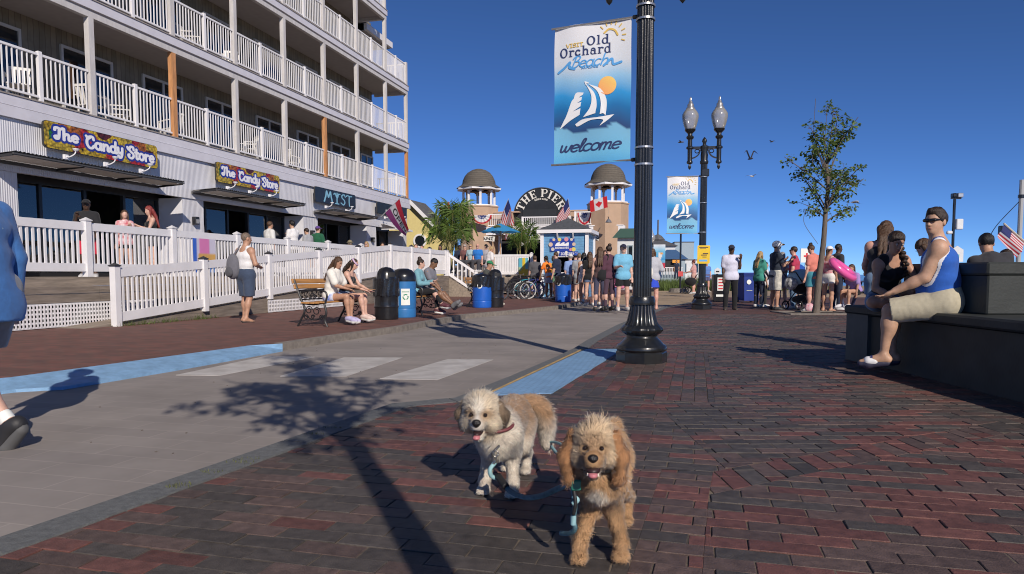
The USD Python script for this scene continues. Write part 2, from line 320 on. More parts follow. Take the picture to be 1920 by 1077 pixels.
# --- road of pale concrete pavers, 0.1 m below the pavements
road_m = BRICKMAT("road_pavers", (.272, .243, .222), (.246, .220, .203), (.31, .275, .248), .62, .21, ms=.005, bump=.15, rough=.85, noise_var=.26, rz=0.0, nscale=.8)
road = thing("road", None, None, (0, 0, -.1), STREET_RZ, kind="structure")
part(road, "surface", MB().quad((-60, -25, 0), (1.5, -25, 0), (1.5, 25.2, 0), (-60, 25.2, 0)), road_m)
paint_m = M("road_paint", (.56, .54, .51), .7, scale=4, col2=(.36, .335, .31), detail=8)
def sheet(poly_xy, z, rz_free=True): 
    return MB().prism(Polygon(poly_xy), z - .02, z)
for q in (((330, 704), (412, 705), (590, 670), (500, 668)), ((525, 706), (650, 706), (755, 671), (645, 671)), ((712, 711), (820, 713), (925, 675), (840, 674))):
    part(road, "crosswalk_bar", MB().prism(Polygon([tuple(rot(G(*p, -.1), math.degrees(ST))[:2]) for p in q]), -.02, .004), paint_m)

# --- right pavement: clay bricks laid one by one
outer_px = [(0, 1008), (367, 883), (640, 789), (735, 757), (853, 746), (960, 704), (1045, 668), (1078, 652), (1100, 638), (1160, 608), (1240, 577), (1300, 566)]
_o = np.array([G(*p)[:2] for p in outer_px]); _back = _o[0] - (_o[1] - _o[0]) / np.linalg.norm(_o[1] - _o[0]) * 12
outer = np.vstack([_back[None], _o, [[_o[-1][0] + 2.5, 34.0]]])
_right = [(40, 34), (40, -12), (float(_back[0]), -12)]
pav_poly = Polygon(np.vstack([outer, _right])).buffer(0)
inner_line = LineString(outer).parallel_offset(.17, "right")
kerb_poly = LineString(outer).buffer(.17, single_sided=True)
kerb_poly = (kerb_poly if kerb_poly.intersection(pav_poly).area > .5 * kerb_poly.area else LineString(outer).buffer(-.17, single_sided=True)).intersection(pav_poly)
granite_m = M("kerb_granite", (.125, .13, .13), .8, var=.22, scale=30, bump=.35, bscale=120)
kerb = thing("granite_kerb", None, None, (0, 0, 0), kind="structure")
_cuts = np.arange(0, LineString(outer).length, 1.7)
for i, c in enumerate(_cuts):                                   # stone by stone, with a joint between
    seg = shapely.ops.substring(LineString(outer), c + .004, min(c + 1.692, LineString(outer).length)).buffer(.6, cap_style="flat")
    part(kerb, "kerbstone", MB().prism(kerb_poly.intersection(seg), -.14, rng.uniform(-.002, .003)), granite_m)
tact_m = BRICKMAT("blue_tactile", (.20, .36, .56), (.19, .34, .53), (.165, .29, .455), .065, .065, ms=.007, bump=.35, rough=.7, noise_var=.18, rz=-ST)
tact_px = [(912, 742), (1033, 738), (1168, 655), (1100, 655)]
tact_poly = Polygon([tuple(G(*p)[:2]) for p in tact_px])
edge_m = M("tactile_edge", (.45, .30, .12), .8, var=.3)
inner_poly = pav_poly.difference(kerb_poly.buffer(.012)).difference(tact_poly.buffer(.012))

def gp(px, py): return np.array(G(px, py)[:2])
V1a, V1b = gp(1205, 987), gp(1241, 880); V2a, V2b = gp(1310.6, 1077), gp(1329, 927)
D1a, D1b = gp(1329, 927), gp(1920, 806); D2a, D2b = gp(1337, 884), gp(1920, 782.5)
def ext(a, b, t): return a + (b - a) * t
FAR = 17.0
vdir = (V1b - V1a) / np.linalg.norm(V1b - V1a)
def clipr(poly): return Polygon(poly).buffer(0).intersection(inner_poly)
cornerY = 5.55
V1top = V1b; V1bot = V1a - vdir * 4
V2bot = D1a - vdir * 4.5
D1far, D2far = ext(D1a, D1b, 3.2), ext(D2a, D2b, 3.2)
reg_band_v = clipr([V1bot, V1top, D2a, D1a, V2bot])
reg_band_d = clipr([D1a, D2a, D2far, D1far])
reg_AL = clipr([V1bot, V1top, (-6, V1top[1] + .0), (-9, -6)])
reg_AR = clipr([V2bot, D1a, D1far, (D1far[0], -6)])
tmp = clipr([(-12, V1top[1]), V1top, D2a, D2far, (D2far[0] + 8, FAR), (-12, FAR)])
reg_AL2 = tmp.intersection(sbox(-12, 0, 1.05, cornerY))
reg_C = clipr([tuple(SW(5.45, 1.9)[:2]), tuple(SW(5.45, -.15)[:2]), tuple(SW(9.0, -.15)[:2]), tuple(SW(9.0, 1.9)[:2])])
reg_B = tmp.difference(reg_AL2).difference(reg_C)
bricks = []                                                     # (polygon, tone colour, top height, distance)
def lay(region, ang, bw=.243, bh=.101, gap=.0032, red=.34, off=0.0):
    if region.is_empty: return
    c, s = math.cos(ang), math.sin(ang); Rm = np.array([[c, -s], [s, c]])
    pts = np.array(shapely.get_coordinates(region)) @ Rm                      # into the course frame
    lo, hi = pts.min(0), pts.max(0)
    shapely.prepare(region)
    for j in range(int(math.floor(lo[1] / bh)), int(math.ceil(hi[1] / bh)) + 1):
        o = (j % 2) * .5 * bw + off + rng.uniform(-.012, .012)
        for i in range(int(math.floor((lo[0] - o) / bw)), int(math.ceil((hi[0] - o) / bw)) + 1):
            x0, y0 = i * bw + o, j * bh
            cen = Rm @ np.array([x0 + bw / 2, y0 + bh / 2])
            if cen[1] < .9 or abs(cen[0]) > .80 * cen[1] + 1.2: continue         # only where the place is seen or nearly so
            r = np.array([[x0 + gap, y0 + gap * .8], [x0 + bw - gap, y0 + gap * .8], [x0 + bw - gap, y0 + bh - gap * .8], [x0 + gap, y0 + bh - gap * .8]]) + rng.normal(0, .0012, (4, 2))
            pl = Polygon(r @ Rm.T)
            if not region.contains(pl):
                pl = pl.intersection(region)
                if pl.is_empty or pl.geom_type != "Polygon" or pl.area < .0012: continue
            q = np.array(pl.exterior.coords)[:-1]
            if Polygon(q).exterior.is_ccw is False: q = q[::-1]
            n1 = meshkit.fbm(np.array([[cen[0] * .9, cen[1] * .9, 3.0]]), 3, 5)[0]
            p_red = np.clip(red + (n1 - .5) * 1.3, .03, .9)
            u = rng.random()
            if u < p_red: col = np.array([.135, .058, .048]) * rng.uniform(.75, 1.2)
            elif u < p_red + .34: col = np.array([.098, .066, .057]) * rng.uniform(.8, 1.18)
            else: col = np.array([.066, .056, .050]) * rng.uniform(.78, 1.2)
            bricks.append((q, col, rng.normal(0, .0013), float(np.hypot(*cen)), float(cen[0]), float(cen[1])))
crs = -ST                                                       # courses across the street
lay(reg_AL, crs, red=.27); lay(reg_AR, crs, red=.24, off=.08); lay(reg_AL2, crs, red=.22)
lay(reg_band_v, math.atan2(vdir[1], vdir[0]) - PI / 2, bw=.222, bh=.101, red=.4); lay(reg_band_d, math.atan2(*(D1b - D1a)[::-1]) + math.radians(62), bw=.26, bh=.105, red=.3)
lay(reg_C, PI / 2 - ST, red=.45); lay(reg_B, 0.0, red=.17)
def brick_mesh(q, z, deep=.028, ch=.0022):
    n = len(q); tilt = rng.normal(0, .007, 2); c = q.mean(0); d = q - c; qi = q - d / np.linalg.norm(d, axis=1, keepdims=True) * ch * 1.3
    v = np.vstack([np.c_[qi, z + (qi - c) @ tilt], np.c_[q, z - ch * .8 + d @ tilt], np.c_[q, np.full(n, z - deep)]]); k = np.arange(n); k1 = (k + 1) % n
    f = [np.stack([np.zeros(n - 2, int), np.arange(1, n - 1), np.arange(2, n)], 1)]
    for a, b in ((n, 0), (2 * n, n)):
        f += [np.stack([a + k, a + k1, b + k1], 1), np.stack([a + k, b + k1, b + k], 1)]
    return v, np.vstack(f)
clay_m = MCOL("clay_brick", rough=.62, bump=.35, bscale=140, var=.28, vscale=22, spec=.45)
joint_m = M("joint_sand", (.19, .15, .11), .95, scale=9, bump=.5, bscale=200, col2=(.055, .046, .042))
pave = thing("brick_pavement", None, None, (0, 0, 0), kind="structure")
part(pave, "joint_bed", MB().prism(inner_poly.intersection(sbox(-30, -12, 40, FAR - .2)), -.15, -.0045), joint_m)
inview = [b for b in bricks if abs(b[4]) < .70 * b[5] and b[5] > 2.15]
near = {id(b) for b in sorted(inview, key=lambda b: b[3])[:300]}
fv, ff, fc, fn = [], [], [], 0
for b in bricks:
    v, f = brick_mesh(b[0], b[2])
    if id(b) in near: part(pave, "brick", (v, f), clay_m, col=np.repeat(b[1][None], len(v), 0))
    else: fv.append(v); ff.append(f + fn); fc.append(np.repeat(b[1][None], len(v), 0)); fn += len(v)
part(pave, "brick_field", (np.vstack(fv), np.vstack(ff)), clay_m, col=np.vstack(fc), kind="stuff")
far_brick_m = BRICKMAT("far_brick", (.135, .055, .045), (.05, .045, .044), (.11, .085, .065), .243, .101, ms=.006, bump=.3, bias=-.2)
part(pave, "distant_paving", MB().prism(pav_poly.difference(kerb_poly).intersection(sbox(-30, FAR - .2, 40, 30)), -.15, -.004), far_brick_m)
part(pave, "tactile_strip", MB().prism(tact_poly, -.12, .003), tact_m)
part(pave, "tactile_border", MB().prism(LineString([tuple(G(*p)[:2]) for p in ((905, 743), (1092, 655))]).buffer(.014), -.1, .002), edge_m)
# a band of moss and dirt in the joint behind the kerb
moss_m = M("moss", (.10, .11, .035), .95, var=.5, scale=20)
mb = MB()
for p in [(345, 910), (330, 914), (400, 886), (450, 868), (466, 862), (590, 815), (620, 803)]:
    for k in range(26):
        c = G(p[0] + rng.uniform(-22, 22), 0 + p[1], 0); c[:2] += rng.normal(0, .012, 2); h = rng.uniform(.006, .02)
        a = rng.uniform(0, 2 * PI); w = .004
        mb.add([c + [w * math.cos(a), w * math.sin(a), -.01], c - [w * math.cos(a), w * math.sin(a), .01], c + [rng.normal(0, .006), rng.normal(0, .006), h]], [[0, 1, 2]])
solo("moss", mb, moss_m, "thin green moss in the joint behind the right granite kerb", "moss", kind="stuff")

# --- left pavement, its kerb and the blue painted ramp
lk_px = [(530, 658), (640, 640), (751, 623), (873, 598), (975, 588), (1048, 580)]
lk = [rot(G(*p, -.1), math.degrees(ST))[:2] for p in lk_px]               # in the street frame: (x = -D, y = s)
def sf(px, py, z=0.0): return rot(G(px, py, z), math.degrees(ST))[:2]
ramp_out = [sf(-420, 790, -.09), sf(30, 734, -.09), sf(120, 729, -.09), sf(330, 694, -.09), sf(530, 658, -.09)]
ramp_in = [sf(-420, 745), sf(20, 708), sf(200, 684), sf(350, 664), sf(470, 648)]
lpoly = Polygon([tuple(ramp_in[0])] + [tuple(p) for p in ramp_in[1:]] + [tuple(p) for p in lk] + [(-3.9, 24.5), (-3.9, 60), (-30, 60), (-30, -8)]).buffer(0)
lpave = thing("left_pavement", None, None, (0, 0, 0), STREET_RZ, kind="structure")
kb = LineString([tuple(p) for p in lk] + [(-3.9, 24.5)]).buffer(.15, cap_style="flat").intersection(lpoly)
lbrick_m = BRICKMAT("left_brick", (.185, .075, .058), (.12, .062, .052), (.13, .09, .07), .22, .1, ms=.007, bump=.35, noise_var=.3)
part(lpave, "paving", MB().prism(lpoly.difference(kb.buffer(.004)), -.13, 0), lbrick_m)
kerb_c = M("kerb_concrete", (.20, .175, .15), .85, var=.25, scale=9, bump=.3)
part(lpave, "kerb", MB().prism(kb, -.13, .003), kerb_c)
m = MB()
for a, b in zip(range(len(ramp_in) - 1), range(1, len(ramp_in))):
    i0, i1, o0, o1 = ramp_in[a], ramp_in[b], ramp_out[a], ramp_out[b]
    m.quad((*o0, -.07), (*o1, -.07), (*i1, .002), (*i0, .002)); m.quad((*o0, -.12), (*o1, -.12), (*o1, -.07), (*o0, -.07))
bluep_m = M("blue_paint", (.20, .36, .55), .7, var=.2, scale=8, bump=.4, bscale=120, detail=8)
part(lpave, "painted_ramp", m, bluep_m)
e0, e1 = np.array(ramp_in[-1]), np.array(ramp_out[-1])
part(lpave, "ramp_flare", MB().add([(*e0, .002), (*e1, -.07), (*lk[0], -.1), (*lk[0], 0)], [[0, 1, 3], [1, 2, 3]]), bluep_m)
# gritty crumbs and litter specks on the road
mb = MB(); r2 = np.random.default_rng(3)
for k in range(60):
    s_, D_ = r2.uniform(2.5, 14), r2.uniform(2.4, 5.3); c = SW(s_, D_, -.098)
    mb.ball(c, (r2.uniform(.004, .012), r2.uniform(.004, .01), .004), 0)
solo("grit", mb, M("grit", (.12, .10, .085), .9), "dark crumbs of grit scattered over the pale road", "grit", kind="stuff")
# ================================================================== the hotel on the left (street frame: x = -D, y = s)
white_m = M("white_vinyl", (.74, .73, .74), .45, var=.05, scale=2, bump=.08, bscale=25)
rail_m = M("white_rail", (.76, .75, .76), .4)
trim_m = M("lilac_trim", (.62, .61, .66), .5, var=.06, scale=3)
post_m = M("grey_post_paint", (.55, .53, .52), .65, var=.12, scale=6, stretch=(1, 1, .3), bump=.25, bscale=50)
cedar_m = M("bare_cedar", (.50, .24, .10), .7, var=.35, scale=9, stretch=(3, 3, .25), bump=.3, bscale=40)
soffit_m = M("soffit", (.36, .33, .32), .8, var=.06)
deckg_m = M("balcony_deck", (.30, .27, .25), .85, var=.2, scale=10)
siding_m = usdkit.material(stage, "/World/Looks/corrugated_siding", {"tc": ("texture_coordinate", {}), "sp": ("separate_xyz", {}), "m": ("math", {"math_type": "multiply", "value2": 120.0}), "s": ("math", {"math_type": "sine"}),
    "b": ("bump", {"strength": .6, "distance": .006}), "n": ("noise_texture", {"scale": 1.5, "detail": 5.0}), "r": ("rgb_ramp", {"ramp": [(.3, (.60, .60, .64)), (.7, (.72, .72, .75))]}), "p": ("principled_bsdf", {"roughness": .45})},
    [("tc.object", "sp.vector"), ("sp.y", "m.value1"), ("m.value", "s.value1"), ("s.value", "b.height"), ("b.normal", "p.normal"), ("tc.object", "n.vector"), ("n.fac", "r.fac"), ("r.color", "p.base_color")], surface="p.BSDF")
shingle_m = BRICKMAT("shingle_wall", (.24, .215, .165), (.175, .16, .125), (.07, .064, .053), .17, .16, ms=.006, bump=.5, rough=.85)
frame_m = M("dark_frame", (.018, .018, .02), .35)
glass_dark = usdkit.material(stage, "/World/Looks/shop_glass", {"p": ("principled_bsdf", {"base_color": (.012, .016, .02), "roughness": .03, "specular_ior_level": .9, "coat_weight": .6})}, [], surface="p.BSDF")
shop_glass = glass_pane("shop_pane", (.55, .62, .66), .13)
S0, S1, DF, DW = 4.0, 33.45, 14.0, 15.75                      # first s, last s, balcony front and wall distances
hotel = thing("hotel", "long white apartment hotel with four stacked balcony levels above a row of shops", "building", tuple(SW(S0, DF)), STREET_RZ)
def HL(s, D, z): return np.array([-(D - DF), s - S0, z])      # hotel local
def hbox(mb, s0, s1, D0, D1, z0, z1): return mb.box((HL((s0 + s1) / 2, (D0 + D1) / 2, (z0 + z1) / 2)), (abs(D1 - D0), s1 - s0, z1 - z0))
FL = [4.74, 7.47, 10.27, 13.07]                                # balcony floors
cols = [14.21 + 2.76 * k for k in range(-4, 6)] + [30.88, 33.3]
ends = [33.42, 33.42, 33.42, 31.0]
wall_mb = MB(); hbox(wall_mb, S0, 33.0, DW, DW + 9, 4.3, 13.3); part(hotel, "upper_wall", wall_mb, shingle_m)
mb = MB(); hbox(mb, S0, 31.0, DW + .02, DW + 9, 13.3, 17); part(hotel, "top_wall", mb, shingle_m)
nb = 0
for L, z in enumerate(FL):
    e = ends[L]
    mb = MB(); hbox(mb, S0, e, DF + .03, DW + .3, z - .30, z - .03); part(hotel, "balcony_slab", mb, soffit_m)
    mb = MB(); hbox(mb, S0, e + .03, DF - .05, DW, z - .03, z + .0); part(hotel, "balcony_floor", mb, deckg_m)
    f = MB(); hbox(f, S0, e + .02, DF - .03, DF + .03, z - .245, z - .035); hbox(f, e - .03, e + .02, DF + .03, DW, z - .245, z - .035); part(hotel, "fascia_board", f, trim_m)
    if L == 0:
        f = MB(); hbox(f, S0, e + .045, DF - .055, DF + .03, z - .50, z - .26); hbox(f, e - .03, e + .045, DF + .03, DW, z - .50, z - .26); part(hotel, "fascia_board", f, trim_m)
    else:
        f = MB(); hbox(f, S0, e - .02, DF + .0, DF + .14, z - .44, z - .30); hbox(f, e - .16, e - .02, DF + .14, DW, z - .44, z - .30); part(hotel, "beam", f, post_m)
    if L < 3 or True:
        top0 = (FL[L + 1] - .44) if L < 3 else z + 2.4
        cs = [c for c in cols if c < e and S0 < c]
        for c in cs:
            w = .15; top = z + 1.12 if L == 2 and c > 31.5 else top0
            ced = (L == 0 and any(abs(c - q) < .3 for q in (16.97, 25.25, 33.3)))
            mb = MB(); hbox(mb, c - w / 2, c + w / 2, DF + .0, DF + .14, z + .001, top - .001)
            part(hotel, "balcony_post", mb, cedar_m if ced else post_m, label="bare unpainted cedar balcony post" if ced else None)
        # railings, bay by bay
        bays = list(zip(cs[:-1], cs[1:]))
        for (a, b) in bays:
            r = MB(); y0, y1 = a + .09, b - .09; mid = (y0 + y1) / 2
            for zz, hh in ((z + 1.03, .05), (z + .11, .045)): hbox(r, y0, y1, DF + .045, DF + .095, zz - hh / 2, zz + hh / 2)
            hbox(r, mid - .045, mid + .045, DF + .03, DF + .11, z + .002, z + 1.10)
            rp = part(hotel, "balcony_railing", r, rail_m)
            n = 22; st = MB()
            for k in range(n):
                y = y0 + (k + .5) * (y1 - y0) / n
                if abs(y - mid) < .06: continue
                if nb < 240 and L == 0 and 11.0 < y < 27:
                    q = MB(); hbox(q, y - .011, y + .011, DF + .058, DF + .082, z + .13, z + 1.01); part(rp, "baluster", q, rail_m); nb += 1
                else: hbox(st, y - .011, y + .011, DF + .058, DF + .082, z + .13, z + 1.01)
            if st.v: part(rp, "baluster_row", st, rail_m, kind="stuff")
        # end railing
        r = MB(); x0, x1 = DF + .2, DW - .05
        for zz, hh in ((z + 1.03, .05), (z + .11, .045)): hbox(r, e - .12, e - .07, x0, x1, zz - hh / 2, zz + hh / 2)
        for k in range(14):
            dd = x0 + (k + .5) * (x1 - x0) / 14; hbox(r, e - .106, e - .084, dd - .011, dd + .011, z + .13, z + 1.01)
        part(hotel, "balcony_railing", r, rail_m)
    # sliding doors with white frames in the shaded wall, one per bay
    for (a, b) in bays:
        if L == 3 and b > 30.9: continue
        y0, y1 = a + .75, b - .35; zt = z + 2.05
        fr = MB()
        for (p0, p1, q0, q1) in ((y0, y0 + .07, z + .02, zt), (y1 - .07, y1, z + .02, zt), (y0 + .07, y1 - .07, zt - .07, zt), (y0 + .07, y1 - .07, z + .02, z + .08), ((y0 + y1) / 2 - .035, (y0 + y1) / 2 + .035, z + .08, zt - .07)):
            hbox(fr, p0, p1, DW - .06, DW + .01, q0, q1)
        d = part(hotel, "sliding_door", fr, M("door_frame_white", (.55, .54, .52), .5))
        g = MB(); hbox(g, y0 + .07, y1 - .07, DW - .025, DW - .005, z + .08, zt - .07); part(d, "pane", g, glass_dark)
# gable roof piece at the far end of the third balcony
gm = MB()
ga = [HL(31.02, DW - .1, 13.3), HL(31.02, DW + 9, 13.3)]
mb = MB(); hbox(mb, 31.0, 33.9, DW - .75, DW - .6, 12.32, 12.6); hbox(mb, 33.75, 33.9, DW - .6, DW + 5, 12.32, 12.6); part(hotel, "eave_board", mb, white_m)
mb = MB(); mb.add([HL(31.0, DW - .75, 12.6), HL(33.95, DW - .75, 12.6), HL(33.95, DW + 9, 12.6), HL(31.0, DW + 9, 12.6), HL(31.0, DW + 1, 14.0), HL(31.2, DW + 8, 14.0)], [[0, 1, 4], [1, 2, 5], [1, 5, 4], [2, 3, 5], [0, 4, 3], [3, 4, 5]]); part(hotel, "gable_roof", mb, M("roof_shingle", (.10, .095, .09), .9, var=.3, scale=12))
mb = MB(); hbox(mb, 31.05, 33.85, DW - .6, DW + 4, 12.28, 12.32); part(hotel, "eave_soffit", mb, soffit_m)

# --- shop front under the balconies
DG = 14.9                                                       # glass plane
mb = MB(); hbox(mb, S0, 33.2, DF + .02, DF + .12, 3.12, 4.235); part(hotel, "sign_band", mb, siding_m)
mb = MB(); hbox(mb, S0, 33.2, DF + .12, DG + .3, 3.3, 3.34); part(hotel, "shop_soffit", mb, soffit_m)
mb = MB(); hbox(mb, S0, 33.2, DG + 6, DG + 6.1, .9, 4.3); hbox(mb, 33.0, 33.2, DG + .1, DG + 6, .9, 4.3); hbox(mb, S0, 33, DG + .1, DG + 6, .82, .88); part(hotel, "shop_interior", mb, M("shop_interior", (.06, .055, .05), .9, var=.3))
# pillars between shops, taken from the photograph: (x px of the pillar's left and right edges)
pil = [FAC(x, 400, DF + .3)[0] for x in (-20, 345, 700, 765)]
pillars = [(FAC(-12, 380, DF + .35)[0] - .35, FAC(14, 380, DF + .35)[0]), (FAC(326, 400, DF + .35)[0], FAC(366, 400, DF + .35)[0]), (FAC(556, 420, DF + .35)[0], FAC(583, 420, DF + .35)[0]), (FAC(676, 430, DF + .35)[0], FAC(694, 430, DF + .35)[0]), (32.75, 33.2)]
for a, b in pillars:
    mb = MB(); hbox(mb, a, b, DF + .06, DG + .2, .9, 3.115); part(hotel, "shop_pillar", mb, siding_m)
for (a0, b0), (a1, b1) in zip(pillars[:-1], pillars[1:]):
    y0, y1 = b0 + .005, a1 - .005; nP = max(3, int(round((y1 - y0) / 1.15))); st = (y1 - y0) / nP
    fr = MB(); hbox(fr, y0, y1, DG - .06, DG + .06, 3.05, 3.3); hbox(fr, y0, y1, DG - .05, DG + .05, .9, 1.0)
    for k in range(nP + 1): y = min(max(y0 + k * st, y0 + .04), y1 - .04); hbox(fr, y - .04, y + .04, DG - .05, DG + .05, 1.0, 3.05)
    w = part(hotel, "shop_window", fr, frame_m)
    for k in range(nP):
        if k == nP // 2: continue                               # the open doorway
        g = MB(); hbox(g, y0 + k * st + .045, y0 + (k + 1) * st - .045, DG - .008, DG + .008, 1.0, 3.05); part(w, "pane", g, shop_glass)
# white shelves and counters dimly seen inside
for k in range(9):
    y = 11.5 + 2.3 * k; mb = MB(); hbox(mb, y, y + 1.5, DG + 2.2, DG + 2.7, .9, 2.0 + .4 * (k % 2)); part(hotel, "shop_shelf", mb, M("shelf", (.25, .24, .23), .7, var=.5, scale=14))
# flat corrugated canopies on slim frames
awn_m = M("awning_metal", (.20, .20, .205), .5, var=.2)
under_m = M("awning_under", (.66, .63, .60), .7)
aw = [(FAC(-30, 280, DF - .1)[0], FAC(352, 345, DF - .95)[0]), (FAC(364, 345, DF - .1)[0], FAC(578, 380, DF - .95)[0]), (FAC(592, 385, DF - .1)[0], FAC(712, 410, DF - .9)[0])]
for a, b in aw:
    t = thing("awning", "", "awning", tuple(SW(a, DF)), STREET_RZ)
    L = b - a; zb, zf, dp = 3.28, 3.33, .86
    n = int(L / .09); P = np.zeros((n * 2 + 1, 2, 3))
    P[:, :, 1] = np.linspace(0, L, n * 2 + 1)[:, None]; P[:, 0, 0] = 0.0; P[:, 1, 0] = dp
    P[:, 0, 2] = zb + .07 + .012 * (np.arange(n * 2 + 1) % 2); P[:, 1, 2] = zf + .07 + .02 * (np.arange(n * 2 + 1) % 2)
    mb = MB().grid(P); Q = P[::-1].copy(); Q[..., 2] -= .012; mb.grid(Q); part(t, "corrugated_sheet", mb, awn_m)
    mb = MB(); mb.box((dp - .03, L / 2, zf + .03), (.04, L, .03)); mb.box((.03, L / 2, zb + .01), (.05, L, .07))
    part(t, "frame_rail", mb, M("awning_frame", (.07, .07, .072), .5))
    for k in range(int(L / 1.7) + 2):
        y = min(k * 1.7, L - .03) + .015; part(t, "frame_rib", MB().bar((.055, y, zb + .015), (dp - .055, y, zf + .015), .03, .05), frame_m)
    mb = MB(); mb.box((dp / 2, L / 2, zb + .055), (dp - .12, L - .02, .006)); part(t, "underside", mb, under_m)
lab = ["dark corrugated canopy over the left shop front, nearest to the camera", "dark corrugated canopy under the second, smaller candy sign", "dark corrugated canopy under the dark sign with blue letters"]
for i, l in enumerate(lab): meta("/World/awning" + ("" if i == 0 else f"_{i:03d}"), l)
# ================================================================== wooden deck, ramp and white fences before the shops (local x = -D, y = s)
wood_m = M("weathered_wood", (.20, .165, .135), .85, var=.35, scale=7, stretch=(2, .25, 3), bump=.35, bscale=30)
wood2_m = M("worn_boards", (.26, .215, .17), .85, var=.3, scale=6, stretch=(3, .3, 3), bump=.3)
fence_m = M("fence_vinyl", (.72, .71, .72), .45, var=.06, scale=3, bump=.06, bscale=20)
cap_m = M("post_cap", (.62, .61, .62), .5); cap_dark_m = M("solar_cap", (.03, .03, .032), .4)
DZ = .90
deck = thing("wooden_deck", "raised weathered timber deck with ramp and steps along the shop fronts", "deck", (0, 0, 0), STREET_RZ)
mb = MB(); mb.prism(Polygon([(-14.85, 4), (-11.1, 4), (-11.1, 22.5), (-10.4, 22.5), (-10.4, 29.0), (-10.5, 29.0), (-10.5, 33), (-7.6, 33), (-7.6, 60), (-14.85, 60)]), DZ - .16, DZ)
part(deck, "deck_floor", mb, wood2_m)
# skirt planks of the left front, lying plank over plank
for z0, z1 in ((.44, .60), (.605, .74)):
    for a in np.arange(4, 22.4, 3.6):
        part(deck, "plank", MB().box((-11.09, a + 1.797, (z0 + z1) / 2), (.04, 3.59, z1 - z0 - .006)), wood_m)
RS0, RS1 = 10.67, 22.9
def rz_(s): return float(np.interp(s, [RS0, RS1], [.02, DZ]))
mb = MB(); mb.prism(Polygon([(RS0 - .5, 0.0), (RS1, DZ - .004), (RS1, DZ - .06), (RS0 - .5, -.06)]), -11.04, -10.42, lambda v: np.stack([v[:, 2], v[:, 0], v[:, 1]], 1)); part(deck, "ramp_floor", mb, wood2_m)
for a in np.arange(RS0, 29.0, 2.45):                              # skirt of the ramp, planks of growing height
    b = min(a + 2.44, 29.0); n = 1 + int(rz_(a) / .3)
    for k in range(n):
        def zz(s, k): return rz_(s) * k / n
        pl = Polygon([(a, zz(a, k) + .003), (b, zz(b, k) + .003), (b, zz(b, k + 1) - .004), (a, zz(a, k + 1) - .004)])
        if pl.is_valid and pl.area > .005: part(deck, "plank", MB().prism(pl, -10.36, -10.33, lambda v: np.stack([v[:, 2], v[:, 0], v[:, 1]], 1)), wood_m)
for k in range(5):                                               # steps down to the pavement
    z1 = DZ - .18 * (k + 1) + .02; part(deck, "step", MB().box((-10.36 + .27 * k, 30.9, z1 - .03), (.30, 3.3, .05)), wood2_m); part(deck, "riser", MB().box((-10.49 + .27 * k, 30.9, z1 - .0), (.02, 3.3, .13)), wood_m)
mb = MB().prism(Polygon([(-10.5, -.0), (-9.0, .0), (-10.5, DZ)]), 29.12, 29.16, lambda v: np.stack([v[:, 0], v[:, 2], v[:, 1]], 1)); part(deck, "step_side", mb, wood2_m)
part(deck, "skirt", MB().box((-7.64, 46.5, .42), (.04, 27, .7)), wood_m); part(deck, "skirt", MB().box((-9.05, 33.02, .42), (2.8, .04, .7)), wood_m)

def fence(label, pts, h=1.02, posts=None, pick=.115, pw=.042, zoff=0.06, caps=cap_m, first_h=None, rail=.15, solid=False):
    """A white picket fence along pts (s, D, floor z)."""
    t = thing("picket_fence", label, "fence", tuple(SW(pts[0][0], pts[0][1], pts[0][2])), STREET_RZ)
    o = np.array([-pts[0][1], pts[0][0], pts[0][2]]); Q = [np.array([-p[1], p[0], p[2]]) - o for p in pts]
    for a, b in zip(Q[:-1], Q[1:]):
        d = b - a; Lh = np.linalg.norm(d[:2]); u = d / Lh; perp = np.array([-u[1], u[0], 0]) / np.linalg.norm(u[:2]); up = np.array([0, 0, 1.0])
        ang = math.degrees(math.atan2(d[1], d[0]))
        nP = max(1, int(round(Lh / (posts or 2.3)))); st = Lh / nP
        for k in range(nP + (1 if b is Q[-1] else 0)):
            c = a + u * st * k; ph = h + .03
            pm = MB().box(c + up * (ph / 2 - .02), (.125, .125, ph + .04), rz=ang); p = part(t, "post", pm, fence_m)
            cm = MB().box(c + up * (ph + .012), (.155, .155, .022), rz=ang); v = np.array([[x, y, 0] for x in (-.07, .07) for y in (-.07, .07)] + [[0, 0, .05]])
            cm.add(rot(v, ang) + c + up * (ph + .023), [[0, 1, 4], [1, 3, 4], [3, 2, 4], [2, 0, 4]]); part(p, "cap", cm, caps)
        def sheared(z0, z1, thick, x0=.07, x1=None):
            x1 = Lh - .07 if x1 is None else x1
            v = []
            for x in (x0, x1):
                for q in (-thick / 2, thick / 2):
                    for z in (z0, z1): v.append(a + u * x + perp * q + up * z)
            return MB().add(v, BOXF)
        part(t, "top_rail", sheared(h - rail, h, .055), fence_m); part(t, "bottom_rail", sheared(zoff, zoff + rail, .055), fence_m)
        n = int(Lh / pick); sp = MB()
        for k in range(n):
            x = (k + .5) * Lh / n
            if min((x % st), st - (x % st)) < .09: continue
            v = MB()
            if solid: v = sheared(zoff + rail, h - rail, .03, x - pick * .47, x + pick * .47)
            else:
                for xx in (x - pw / 2, x + pw / 2): pass
                v = sheared(zoff + rail + .001, h - rail - .001, .026, x - pw / 2, x + pw / 2)
            if len(pts) and _names.get((t, "picket"), 0) < 300: part(t, "picket", v, fence_m)
            else: sp.add(*v.get())
        if sp.v: part(t, "picket_row", sp, fence_m, kind="stuff")
    return t
fence("white picket fence along the upper deck edge before the shops", [(4.2, 11.16, DZ + .05), (22.4, 11.16, DZ + .05)], h=.98)
fence("white picket fence climbing with the ramp from the pavement to the deck corner", [(RS0 + .1, 10.3, .02), (RS1, 10.3, DZ + .02), (28.9, 10.45, DZ + .02)], h=1.05, caps=cap_dark_m, rail=.17)
